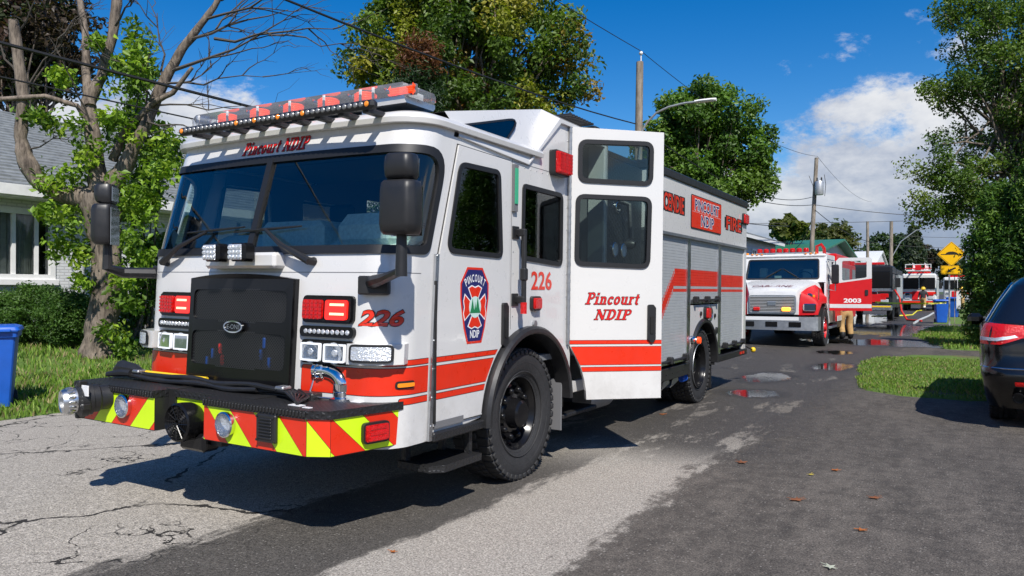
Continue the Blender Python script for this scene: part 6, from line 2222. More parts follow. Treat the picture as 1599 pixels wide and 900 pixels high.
def simple_house(name, label, X0, X1, Y0_, Y1_, zw, zr, wall_m, roof_m, wins, ridge_along='x', rows=True, over=.5):
    t = thing(name, label, 'house', ((X0 + X1) / 2, (Y0_ + Y1_) / 2, 0))
    a, b, c, d = X0 - t.location.x, X1 - t.location.x, Y0_ - t.location.y, Y1_ - t.location.y
    g = MB(); g.box(a, b, c, d, -.2, zw)
    if rows:                                 # lap siding boards on the street-facing and near sides
        n = int(zw / .2)
        for i in range(n):
            z = .25 + i * .2
            if z + .18 > zw: break
            g.add([(b + .03, c, z), (b + .03, d, z), (b + .012, d, z + .19), (b + .012, c, z + .19), (b, c, z), (b, d, z)], [(0, 1, 2, 3), (4, 5, 1, 0)])
            g.add([(a, c - .03, z), (b, c - .03, z), (b, c - .012, z + .19), (a, c - .012, z + .19), (a, c, z), (b, c, z)], [(0, 1, 2, 3), (4, 5, 1, 0)])
    g.build('wall', wall_m, t, smooth=0)
    g = MB()
    if ridge_along == 'x':
        ym = (c + d) / 2
        g.prism([(c - over, zw - .05), (ym, zr), (d + over, zw - .05), (d + over, zw - .2), (ym, zr - .17), (c - over, zw - .2)], lambda u, v, q: Vector((q, u, v)), a - over, b + over)
        gm = MB(); gm.prism([(c, zw), (d, zw), ((c + d) / 2, zr - .2)], lambda u, v, q: Vector((q, u, v)), a, b); gm.build('gable', wall_m, t)
    else:
        xm = (a + b) / 2
        g.prism([(a - over, zw - .05), (xm, zr), (b + over, zw - .05), (b + over, zw - .2), (xm, zr - .17), (a - over, zw - .2)], lambda u, v, q: Vector((u, q, v)), c - over, d + over)
        gm = MB(); gm.prism([(a, zw), (b, zw), ((a + b) / 2, zr - .2)], lambda u, v, q: Vector((u, q, v)), c, d); gm.build('gable', wall_m, t)
    g.build('roof', roof_m, t)
    g = MB(); g.box(b + over - .02, b + over + .03, c - over, d + over, zw - .32, zw - .14); g.box(a - over, b + over, c - over - .03, c - over + .02, zw - .32, zw - .14); g.build('fascia', trim_white, t)
    for (face, u0, u1, z0, z1) in wins:
        fn = (lambda u, v, q: Vector((b + .03 + q, u, v))) if face == 'x' else (lambda u, v, q: Vector((u, c - .03 - q, v)))
        off = c if face == 'x' else a
        lp = [(off + u0, z0), (off + u1, z0), (off + u1, z1), (off + u0, z1)]
        g = MB(); g.prism(inset(lp, -.1), fn, 0, .05, [lp]); um = off + (u0 + u1) / 2; g.prism([(um - .03, z0), (um + .03, z0), (um + .03, z1), (um - .03, z1)], fn, .0, .04); f = g.build('window', trim_white, t)
        g = MB(); g.prism(lp, fn, .005, .012); g.build('pane', black_gloss, f)
    return t


simple_house('siding_house', 'grey blue lap siding bungalow behind the red and white fire truck', -19.5, -10.6, 43.0, 53.0, 4.9, 6.3, siding_m, roof_grey, [('y', 5.5, 6.7, 2.4, 4.3), ('x', 3.2, 4.0, 1.6, 4.0), ('x', 6.0, 6.8, 1.6, 4.0)], 'y')
simple_house('green_roofed_house', 'low building with a green metal roof beyond the siding bungalow', -21, -10.2, 66.0, 92.0, 4.9, 6.6, cab_pale, green_roof, [('y', 7.0, 9.8, 2.9, 4.3), ('x', 4, 7, 2.6, 4.2), ('x', 12, 15, 2.6, 4.2)], 'x', False, .9)
simple_house('white_shed', 'white gabled shed above the dark fire truck', -19, -8.8, 104.0, 122.0, 5.2, 7.0, trim_white, trim_white, [('y', 6.0, 7.2, 2.2, 3.6)], 'x', True, .25)
simple_house('far_house', 'pale far house with dark roof beside the end of the street', 7.5, 17, 150.0, 165.0, 4.5, 7.0, trim_white, roof_grey, [('y', 1.5, 3.2, 1.4, 3.0), ('y', 5.2, 6.9, 1.4, 3.0)], 'x', False)
# ================================================================== poles, lamps, wires
steel = mat('galvanised_steel', (.48, .49, .50), .45, metal=.6, var=.1)
wire_m = mat('black_cable', (.014, .014, .014), .6)


def pole(label, x, y, h, r, lean=(0, 0)):
    t = thing('utility_pole', label, 'utility pole', (x, y, 0.0), 0, 'wooden utility poles along the street')
    g = MB(); g.tube([(lean[0] * f, lean[1] * f, -.3 + (h + .3) * f) for f in (0, .25, .5, .75, 1)], [r, r * .94, r * .88, r * .82, r * .76], 14); g.build('mast', pole_wood, t)
    return t


def street_arm(t, base_z, pts, r=.035):
    g = MB(); g.tube(pts, r, 8); g.cyl((pts[0][0], pts[0][1], base_z - .3), (pts[0][0], pts[0][1], base_z + .1), .05, n=8); g.build('lamp_arm', steel, t)
    e = Vector(pts[-1]); d = (e - Vector(pts[-2])).normalized()
    g = MB(); g.loft([[e + d * k + Vector((-d.y * w * s, d.x * w * s, z)) for s, z in ((-1, .0), (-.6, .05), (.6, .05), (1, .0), (.6, -.035), (-.6, -.035))] for k, w in ((-.05, .06), (.12, .12), (.5, .12), (.62, .05))]); g.build('lamp_head', white_plastic, t)


X1p, Y1p = -9.0, 23.1
z_top = 1.55 + 375 * 24.5 / F_PX
P1 = pole('tall weathered wooden pole carrying the curved street lamp', X1p, Y1p, z_top - .35, .15, (.12, .1))
arm_px = [(1004, 203), (1012, 190), (1026, 176), (1045, 167), (1070, 161), (1088, 159)]
pp = [on_y(px, py, Y1p - .25) for px, py in arm_px]
street_arm(P1, pp[0].z - .1, [(X1p * 0 + .16, -.1, pp[0].z - .9)] + [(p.x - X1p, p.y - Y1p, p.z) for p in pp])
g = MB(); g.cyl((.16, .1, z_top - .7), (.16, .1, z_top - .1), .02, n=8); g.lathe([(.0, .12), (.05, .10), (.07, .04), (.05, 0), (0, 0)], (.16, .1, z_top - .12), (0, 0, 1), 12); g.build('insulator', white_plastic, P1)
X2p, Y2p = -9.0, 56.0
d2 = 4.58 + .861 * 56
z2 = 1.55 + 208 * d2 / F_PX
P2 = pole('wooden pole carrying a grey transformer above the red and white fire truck', X2p, Y2p, z2, .17, (.55, .2))
zt_ = 1.55 + 160 * d2 / F_PX
g = MB(); g.lathe([(0, -.5), (.26, -.5), (.28, -.46), (.28, .38), (.24, .46), (0, .5)], (.78, -.15, zt_), (0, 0, 1), 18); g.build('transformer', steel, P2)
g = MB()
for k in (-1, 1): g.lathe([(.05, 0), (.07, .08), (.04, .12), (.06, .2), (.02, .3)], (.78 + .14 * k, -.15, zt_ + .45), (0, 0, 1), 8); g.tube([(.78 + .35 * k, -.15, zt_ - .6), (.78 + .42 * k, -.15, zt_ + .2), (.6 + .5 * k, -.1, zt_ + .9)], .02, 5)
g.build('bushing', black_plastic, P2)
P3 = pole('thin distant wooden pole above the green roof', -9.0, 97.0, 1.55 + 109 * (4.58 + .861 * 97) / F_PX, .2)
X4, Y4 = -6.0, 88.0
P4 = pole('distant wooden pole with a long street lamp arm above the white shed', X4, Y4, 1.55 + 109 * (3.05 + .861 * 88) / F_PX, .22, (.1, 0))
zz4 = 1.55 + 55 * (3.05 + .861 * 88) / F_PX
street_arm(P4, zz4, [(.2, 0, zz4), (1.0, 0, zz4 + 1.5), (2.4, 0, zz4 + 2.6), (4.6, 0, zz4 + 2.9), (5.4, 0, zz4 + 3.0)], .05)


def wire(label, pts, r=.016, sag=0.5, n=24):
    """one span per pair of points"""
    g = MB()
    P_ = []
    for a, b in zip(pts[:-1], pts[1:]):
        a, b = Vector(a), Vector(b)
        for k in range(n):
            f = k / n; P_.append(a.lerp(b, f) - Vector((0, 0, 4 * sag * f * (1 - f))))
    P_.append(Vector(pts[-1]))
    g.tube(P_, r, 5)
    o_ = g.build('overhead_wire', wire_m); tag(o_, label, 'wire', 'overhead wires along the street')
    return o_


wire('thick black cable passing over the engine roof to the lamp pole', [(-9, -18, 7.3), (-9, 23.1, 7.0), (-8.5, 56, 8.2)], .02, 1.1)
wire('thick twin cable running above the lawn in front of the pruned tree', [(-12, -20, 5.6), (-11.8, 26, 5.4), (-11, 60, 6.5)], .028, .35)
wire('thin service wire strung just under the thick lawn cable', [(-12.2, -20, 5.2), (-12.0, 26, 5.1)], .014, .45)
wire('thin top wire from the lamp pole tip to the transformer pole tip', [(-9, -18, z_top + .1), (-8.84, 23.2, z_top), (-8.4, 56.2, z2 + .1), (-8.6, 97, 12)], .012, .7)
wire('upper communication wire between the transformer pole and the right side trees', [(-9, 23.1, 6.0), (-8.6, 56, 7.6), (9.0, 62, 6.6)], .022, .6)
wire('lower wire falling from the transformer pole towards the far poles', [(-8.5, 56, 7.2), (-6, 88, 6.8), (-3, 150, 7.5)], .025, .9)
wire('long wire crossing the street beyond the transformer pole', [(-20, 70, 7.9), (12, 82, 8.4)], .022, .3)
wire('steep wire dropping from the transformer pole to the green roofed building', [(-8.6, 56, 7.0), (-12, 68, 5.2)], .03, .5)
wire('service wire crossing the street in front of the ladder truck', [(-6, 88, 6.4), (10, 90, 6.0)], .02, .35)
wire('second service wire crossing the street in front of the spruce', [(-6, 88, 7.4), (10, 96, 7.4)], .02, .3)

# ================================================================== road sign, bins
sign_y = mat('sign_yellow', (.86, .47, .004), .35, var=.03)
sg = on_z(1483, 511.5)
sign = thing('road_sign', 'yellow diamond speed hump sign with arrow tab on the grass verge', 'road sign', (sg.x, sg.y, 0.04), R(8))
z_d, z_t = at_depth(1486, 398, 32).z, at_depth(1485, 423, 32).z
g = MB(); g.box(-.03, .03, .0, .045, -.3, z_d + .35, .004); g.build('post', steel, sign)
g = MB(); g.box(.10, .125, -.6, -.575, -.4, 2.2); g.build('stake', pole_wood, sign)
fs = lambda u, v, d: Vector((u + .08, -.012 - d, v))
Q = .545
dia = rpoly([(0, z_d - Q), (Q, z_d), (0, z_d + Q), (-Q, z_d)], .05, 4)
sp1 = part('diamond_plate', sign)
g = MB(); g.prism(dia, fs, -.003, .003); g.build('plate', sign_y, sp1)
g = MB(); g.prism(inset(dia, .022), fs, .003, .0042, [inset(dia, .036)])
hump = [(-.40, z_d - .035), (.40, z_d - .035), (.40, z_d), (.24, z_d)] + [(.22 * math.cos(R(a)), z_d + .105 * math.sin(R(a))) for a in range(10, 171, 16)] + [(-.24, z_d), (-.40, z_d)]
g.prism(hump, fs, .003, .0045); g.build('hump_symbol', black_vinyl, sp1)
tabp = part('arrow_tab', sign)
lp = rpoly([(-.40, z_t - .19), (.40, z_t - .19), (.40, z_t + .19), (-.40, z_t + .19)], .03, 3)
g = MB(); g.prism(lp, fs, -.003, .003); g.build('plate', sign_y, tabp)
g = MB(); g.prism(inset(lp, .012), fs, .003, .004, [inset(lp, .026)])
ar = [(-.17, -.11), (.0, -.085), (-.05, -.045), (.17, .06), (.14, .12), (-.085, .012), (-.115, .065)]
g.prism([(x, z_t + y) for x, y in ar], fs, .003, .0045); g.build('arrow_symbol', black_vinyl, tabp)
g = MB(); g.loft([[Vector((.32 + w, -.06 + d, z)) for w, d in ((-.07, 0), (.09, -.02), (.07, .05), (-.05, .06))] for z, in ((1.5,), (1.1,), (.75,))]); g.build('hanging_bag', white_plastic, sign)


def bin_(label, x, y, rz=0.0, h=1.08, w=.30, z=0.0):
    t = thing('wheeled_bin', label, 'bin', (x, y, z), rz, 'blue recycling bins')
    g = MB()
    def ring(k, z_, b=.05): return [Vector((p[0], p[1], z_)) for p in rpoly([(-w * k, -w * 1.15 * k), (w * k, -w * 1.15 * k), (w * k, w * 1.15 * k), (-w * k, w * 1.15 * k)], b, 3)]
    g.loft([ring(.74, .05), ring(.76, .12), ring(.93, h * .80), ring(.95, h * .86), ring(1.03, h * .87), ring(1.05, h * .93)]); g.build('tub', blue_plastic, t, smooth=30)
    g = MB(); g.loft([ring(1.10, h * .932), ring(1.12, h * .95), ring(1.06, h * .985), ring(.85, h * 1.005)]); g.box(-w * .8, w * .8, -w * 1.4, -w * 1.18, h * .93, h * .965, .01); g.build('lid', blue_plastic, t, smooth=30)
    g = MB(); g.tube([(-w * .8, w * 1.3, h * .9), (w * .8, w * 1.3, h * .9)], .02, 8); g.build('handle', blue_plastic, t)
    for s in (-1, 1):
        g = MB(); g.lathe([(.0, 0), (.10, 0), (.11, .02), (.10, .05), (0, .05)], (s * w * .72, w * .85, .11), (s, 0, 0), 16); g.build('wheel', rubber, t)
    return t


c = at_depth(-12, 600, 9.9)
bin_('blue wheeled bin standing at the edge of the house lawn', c.x, c.y, R(60), 1.10, .30, .0)
c = on_z(1470, 505); bin_('blue wheeled bin right behind the yellow road sign', c.x, c.y, R(10), 1.15, .29, .0)
c = at_depth(1489, 480, 44); bin_('blue wheeled bin farther up, half hidden behind the nearer bin', c.x, c.y, R(-10), 1.2, .30, .0)

# fallen leaves and litter
def fallen(label, px, py, s, rz, col):
    p = on_z(px, py, .008)
    g = MB(); lp = []
    for i in range(20):
        a = 2 * PI * i / 20; r_ = s * (1.0 if i % 4 == 0 else .45 + .12 * math.sin(i * 3.1))
        lp.append((r_ * math.cos(a), r_ * .8 * math.sin(a)))
    g.prism(lp, lambda u, v, d: Vector((u, v, d + .10 * abs(u) + .06 * v * v / s)), 0, .002)
    g.tube([(0, 0, .004), (s * 1.0, s * .6, .01)], .002, 4)
    o_ = link('fallen_leaf', g.mesh('fallen_leaf', col), None, p, (0, 0, rz)); tag(o_, label, 'leaf', 'fallen leaves on the asphalt')


brown = mat('brown_leaf', (.20, .07, .025), .8, var=.2); pale_leaf = mat('pale_leaf', (.42, .44, .34), .8); orange_leaf = mat('orange_leaf', (.36, .11, .02), .8, var=.2); yel_leaf = mat('yellow_leaf', (.42, .33, .05), .8)
for lb_, px, py, s, m_ in (('rust brown leaf nearest the white paved patch', 1158, 722, .075, brown), ('small yellow leaf on the dark driveway asphalt', 1266, 741, .035, yel_leaf), ('small orange leaf beside the small yellow leaf', 1305, 734, .05, orange_leaf), ('long brown leaf curled on the dark driveway asphalt', 1243, 780, .075, brown),
                           ('single bright orange leaf on the near driveway', 1345, 827, .045, orange_leaf), ('pale green grey maple leaf on the near driveway', 1296, 885, .05, pale_leaf), ('dark brown leaf lying towards the black car', 1365, 777, .06, brown), ('orange leaf on the grey road in front of the front wheel', 615, 861, .03, orange_leaf), ('rust leaf at the edge of the rear wheel shadow', 1035, 647, .05, orange_leaf)):
    fallen(lb_, px, py, s, random.uniform(0, 6), m_)
# ================================================================== red and white conventional fire truck
X2, Y2 = -4.42, 21.55
t2 = thing('fire_truck', 'red and white long-nosed fire truck numbered 2003 with its cab door open', 'fire truck', (X2, Y2, 0.01))
W2_ = 1.22
def FP(px, py, yl):
    p = on_y(px, py, Y2 + yl); return (p.x - X2, p.z)
# bumper
g = MB()
g.loft([[Vector((x, y, z)) for x, y in ((-1.22, .42), (-1.20, .10), (-1.0, 0), (1.0, 0), (1.20, .10), (1.22, .42))] for z in (.47, .84)], caps=True)
bm2 = g.build('bumper', alu_dull, t2, smooth=30)
g = MB(); g.box(-.72, .72, -.012, .0, .74, .835, mi=0); g.build('bumper_plate', white_plastic, bm2)
for x in (-.62, 0, .62):
    g = MB(); g.box(x - .16, x + .16, -.02, .0, .56, .70, .01); g.build('fog_lamp', black_gloss, bm2)
# hood: white centre, red fenders
def hood_ring(y, zt_, wt, wb):
    return [Vector((-wb, y, .90)), Vector((-wb, y, zt_ - .30)), Vector((-wt, y, zt_ - .04)), Vector((-wt + .15, y, zt_)), Vector((0, y, zt_ + .035)), Vector((wt - .15, y, zt_)), Vector((wt, y, zt_ - .04)), Vector((wb, y, zt_ - .30)), Vector((wb, y, .90))]
g = MB(); g.loft([hood_ring(.12, 1.50, .62, .68), hood_ring(.18, 1.60, .66, .70), hood_ring(.5, 1.70, .76, .80), hood_ring(1.45, 1.86, 1.02, 1.08)], closed=False, caps=True); g.build('hood', white_far, t2, smooth=30)
for s in (-1, 1):
    g = MB()
    rings = []
    for y, zt_, xo in ((.16, 1.20, 1.10), (.22, 1.32, 1.18), (.6, 1.42, 1.22), (1.0, 1.47, 1.22), (1.5, 1.50, 1.22)):
        rings.append([Vector((s * .66, y, .88)), Vector((s * (.70 + y * .22), y, zt_ + .18 + y * .05)), Vector((s * (xo - .10), y, zt_)), Vector((s * xo, y, zt_ - .12)), Vector((s * xo, y, .90 if y < .5 else 1.20))])
    g.loft(rings, closed=False, caps=True)
    f = g.build('fender', red_far, t2, smooth=40)
    g = MB(); g.box(s * .93 - .13, s * .93 + .13, .13, .2, 1.02, 1.18, .02); g.build('headlight', reflector, f)
    g = MB(); g.lathe([(.0, .02), (.07, .02), (.085, 0), (.085, -.1)], (s * .95, .30, 1.40), (0, -1, 0), 14); g.build('warning_lamp', chrome, f)
    g = MB(); g.box(s * 1.02 - .06, s * 1.02 + .06, .32, .42, 1.36, 1.44, .02); g.build('turn_signal', lens_amber, f)
    flr = MB(); flr.lathe([(.58, -.12), (.60, .02), (.55, .02)], (s * 1.20, 1.22, .52), (s, 0, 0), 24, a0=-PI / 2, a1=PI / 2); flr.lathe([(.58, -.12), (.02, -.14)], (s * 1.0, 1.22, .52), (s, 0, 0), 20, a0=-PI / 2, a1=PI / 2); flr.build('wheel_arch', black_plastic, t2)
g2 = part('grille', t2)
g = MB(); lp = rpoly([(-.63, .93), (.63, .93), (.63, 1.43), (-.63, 1.43)], .08, 4); g.prism(lp, lambda u, v, d: Vector((u, .11 - d, v)), 0, .03, [inset(lp, .035)]); g.build('grille_frame', alu, g2)
bar_me = None
for k in range(11):
    if bar_me is None:
        g = MB(); g.box(-.60, .60, -.02, .01, -.009, .009, .004); bar_me = g.mesh('grille_bar', mat('bright_grille_bar', (.62, .63, .63), .3, metal=.4))
    link('grille_bar', bar_me, g2, (0, .095, .975 + k * .041))
g = MB(); g.box(-.6, .6, .112, .13, .95, 1.42); g.build('grille_back', dark_void, g2)
g = MB(); g.box(-.12, .12, .05, .08, 1.15, 1.26, .01); g.build('maker_plate', alu, g2)
g = MB(); g.box(-.50, -.32, .02, .10, 1.0, 1.10, .02); g.build('warning_light', lens_red, g2)
g = MB(); g.box(.26, .50, .01, .10, .99, 1.10, .03); g.build('warning_light', mat('lit_amber', (.9, .3, .02), .2, emit=(1, .4, .05), estr=2.0), g2)
g = MB()
letters(g, 'CABARNE', lambda u, v: Vector((-.58 + u, .30 + .33 * v / .12 * .4 - .02, 1.64 + .028 + v * .28)), 1.1, .14, .01, .2)
g.build('hood_lettering', mat('plum_lettering', (.16, .03, .05), .5), t2, smooth=0, recalc=False)
# cab
cabp = [(1.40, 1.20), (1.40, 1.84), (1.72, 2.52), (1.85, 2.60), (3.3, 2.62), (3.3, .62), (1.75, .62), (1.75, 1.0)]
g = MB()
for s in (-1, 1):
    fn = lambda u, v, d: Vector((s * (W2_ - .04 * max(0, v - 1.8) - d), u, v))
    holes = [[(1.68, 1.86), (1.92, 2.42), (2.15, 2.42), (2.15, 1.80)], [(2.65, 1.80), (3.15, 1.80), (3.15, 2.42), (2.65, 2.42)]]
    g.prism(cabp, fn, 0, .05, holes)
wsl = rpoly([(-1.02, 1.90), (1.02, 1.90), (.98, 2.47), (-.98, 2.47)], .06, 4)
fw = lambda u, v, d: Vector((u, 1.40 + (v - 1.84) * .47 - d, v))
g.prism([(-W2_ + .01, 1.80), (W2_ - .01, 1.80), (W2_ - .04, 2.52), (-W2_ + .04, 2.52)], fw, -.04, 0, [wsl])
g.box(-1.18, 1.18, 1.70, 3.3, 2.52, 2.63, .05); g.box(-1.2, 1.2, 3.26, 3.3, .7, 2.6); g.box(-1.17, 1.17, 1.5, 3.2, .95, 1.0)
g.build('cab', white_far, t2)
g = MB(); g.prism(inset(wsl, -.02), fw, .004, .012, [inset(wsl, .02)]); f = g.build('windscreen_seal', gasket, t2)
g = MB(); g.prism(wsl, fw, -.006, 0); g.build('windscreen', ws_glass, t2)
g = MB(); g.box(-1.1, 1.1, 1.55, 1.95, 1.6, 1.84, .05); g.box(-1.16, 1.16, 2.55, 2.6, 1.0, 2.5); g.box(.35, .85, 2.3, 2.45, 1.2, 2.2, .05); g.box(-.85, -.35, 2.3, 2.45, 1.2, 2.2, .05); g.build('cab_interior', grey_plastic, t2)
g = MB(); g.box(.45, .75, 2.2, 2.28, 1.9, 2.2, .04); g.box(-.8, -.55, 2.2, 2.28, 1.95, 2.25, .04); g.box(-.3, -.1, 1.9, 1.94, 1.9, 2.0, .01); g.build('cab_clutter', cab_pale, t2)
g = MB(); g.tube([(.55 + .2 * math.cos(a_), 1.98, 1.95 + .17 * math.sin(a_)) for a_ in [i * PI / 8 for i in range(17)]], .015, 6); g.build('steering_wheel', black_plastic, t2)
g = MB(); g.box(-W2_ - .003, -W2_ + .02, 1.78, 3.29, .64, 1.66); g.box(W2_ - .02, W2_ + .003, 2.75, 3.29, .64, 1.66); g.build('lower_cab_paint', red_far, t2)
g = MB(); g.box(-1.12, 1.12, 1.65, 2.7, .55, .72, .02); g.box(1.0, 1.26, 1.78, 3.28, .45, .52, .01); g.build('cab_step', alu_dull, t2)
for s in (-1, 1):
    g = MB(); g.tube([fw(s * .5, 1.90, .02), fw(s * .15, 2.12, .03)], .012, 5); g.tube([fw(s * .42, 1.97, .025), fw(s * .02, 2.2, .025)], .01, 5); g.build('wiper', black_plastic, t2)
    for k in range(3):
        g = MB(); g.box(s * (.9 - k * .14) - .03, s * (.9 - k * .14) + .03, 1.70, 1.76, 2.63, 2.66, .008); g.build('clearance_light', lens_amber, t2)
    g = MB(); g.box(s * .98 - .16, s * .98 + .16, .105, .16, 1.0, 1.20, .02); g.build('headlight_bezel', chrome, t2)
    g = MB(); g.tube([(s * 1.18, .30, 1.30), (s * 1.19, .30, 1.62)], .012, 6); g.build('fender_marker', chrome, t2)
g = MB(); g.tube([(W2_ - .02, 1.70, 2.40), (W2_ + .10, 1.86, 1.86)], .02, 6); g.build('door_stay', white_far, t2)
# light bar
lb2 = part('roof_light_bar', t2)
g = MB(); g.box(-.85, .70, 1.9, 2.15, 2.665, 2.695, .01)
for x in (-.7, .55): g.box(x - .04, x + .04, 1.95, 2.1, 2.63, 2.70)
g.build('bar_base', alu, lb2)
for k in range(8):
    g = MB(); x = -.75 + k * .19; g.lathe([(.0, -.06), (.075, -.06), (.08, -.03), (.08, .035), (.055, .06), (0, .064)], (x, 2.02, 2.757), (0, 0, 1), 12); g.build('beacon', lens_red, lb2)
g = MB(); g.tube([(.85, 2.2, 2.64), (.86, 2.15, 2.86), (.98, 2.15, 2.92), (1.05, 2.2, 2.80), (1.05, 2.3, 2.64)], .05, 10); g.build('air_horn_pipe', lens_red, t2)
g = MB(); g.cyl((-1.1, 1.95, 2.63), (-1.1, 1.95, 2.70), .04, n=10); g.build('clearance_light', lens_amber, t2)
# mirrors
for s in (-1, 1):
    m_2 = part('mirror', t2)
    x = s * (W2_ + (.22 if s > 0 else .12))
    g = MB(); g.tube([(s * W2_, 1.62, 2.45), (x, 1.58, 2.40), (x, 1.58, 1.55), (s * W2_, 1.62, 1.60)], .018, 6); g.build('mirror_arm', alu, m_2)
    g = MB(); g.box(x - .10, x + .10, 1.50, 1.58, 1.75, 2.30, .03); g.build('mirror_housing', alu_dull if s < 0 else black_plastic, m_2)
# open door, hinged at its front edge
dp = part('door', t2)
a_, b_ = FP(1311, 440, 1.95), FP(1366, 440, 1.95)
DA2 = R(8)
fd2 = lambda u, v, d: Vector((W2_ + u * math.cos(DA2), 1.90 + u * math.sin(DA2) - d, v))
dw = 1.13
outl = rpoly([(.02, .98), (dw, .98), (dw, 2.42), (dw - .05, 2.50), (.28, 2.50), (.02, 1.86)], .04, 3)
hol = rpoly([(.36, 1.84), (dw - .13, 1.93), (dw - .13, 2.41), (.36, 2.41)], .05, 3)
g = MB(); g.prism([(.02, 1.74), (dw, 1.90), (dw, 2.46), (dw - .05, 2.50), (.28, 2.50), (.02, 2.20)], fd2, 0, .05, [hol]); g.build('door_frame', white_far, dp)
g = MB(); g.prism([(.02, .98), (dw, .98), (dw, 1.899), (.02, 1.739)], fd2, 0, .05); g.build('door_panel', red_far, dp)
g = MB(); g.prism([(.03, 1.06), (dw - .005, 1.06), (dw - .005, 1.17), (.03, 1.17)], fd2, .051, .054); g.build('stripe', white_far, dp)
g = MB(); g.prism(hol, fd2, .02, .026); g.build('door_window', house_glass, dp)
g = MB(); letters(g, '2003', lambda u, v: fd2(.40 + u, 1.21 + v, .053), .46, .125, .035); g.build('door_number', white_print, dp, smooth=0, recalc=False)
g = MB(); g.prism(rpoly([(dw - .17, 1.42), (dw - .09, 1.42), (dw - .09, 1.58), (dw - .17, 1.58)], .02, 3), fd2, .05, .07); g.build('door_handle', black_plastic, dp)
# wheels and red body
ty2 = tyre_mesh(.52, .30, .28)
wheel(t2, 1.08, 1.22, .52, .52, ty2, True, red_far, chrome); wheel(t2, -1.08, 1.22, .52, .52, ty2, True, red_far, chrome)
for x in (1.08, .76, -1.08, -.76): wheel(t2, x, 6.7, .52, .52, ty2, False, white_far, chrome)
g = MB(); g.box(-1.22, 1.22, 3.45, 4.4, .6, 2.5, .02); g.build('pump_house', red_far, t2)
g = MB(); g.box(-1.24, 1.24, 4.45, 8.4, .62, 2.45, .02); g.box(-1.1, 1.1, 4.5, 8.3, 2.45, 2.75, .03); bd2 = g.build('body', red_far, t2)
for k in range(2):
    for s in (-1, 1):
        g = MB(); g.lathe([(.0, .03), (.07, .03), (.09, 0)], (1.22, 3.65 + k * .28, 2.28), (1, 0, 0), 14); g.build('gauge', black_gloss, t2)
for y in (4.6, 5.6, 7.3):
    g = MB(); g.box(1.24, 1.262, y, y + .85, 1.15, 2.3, .008); g.build('locker_door', alu, bd2)
g = MB(); g.box(-1.25, 1.25, 3.4, 6.0, .42, .60, .02); g.box(-1.15, 1.15, 6.0, 8.4, .55, .62); g.box(-.5, .5, .3, 8.3, .5, .75); g.build('chassis', black_metal, t2)
g = MB(); g.box(1.24, 1.27, 3.5, 6.1, .62, .78); g.build('lower_trim', white_far, bd2)
g = MB(); g.box(1.08, 1.24, 8.1, 8.3, 2.45, 2.62, .03); g.build('rear_beacon', lens_red, t2)


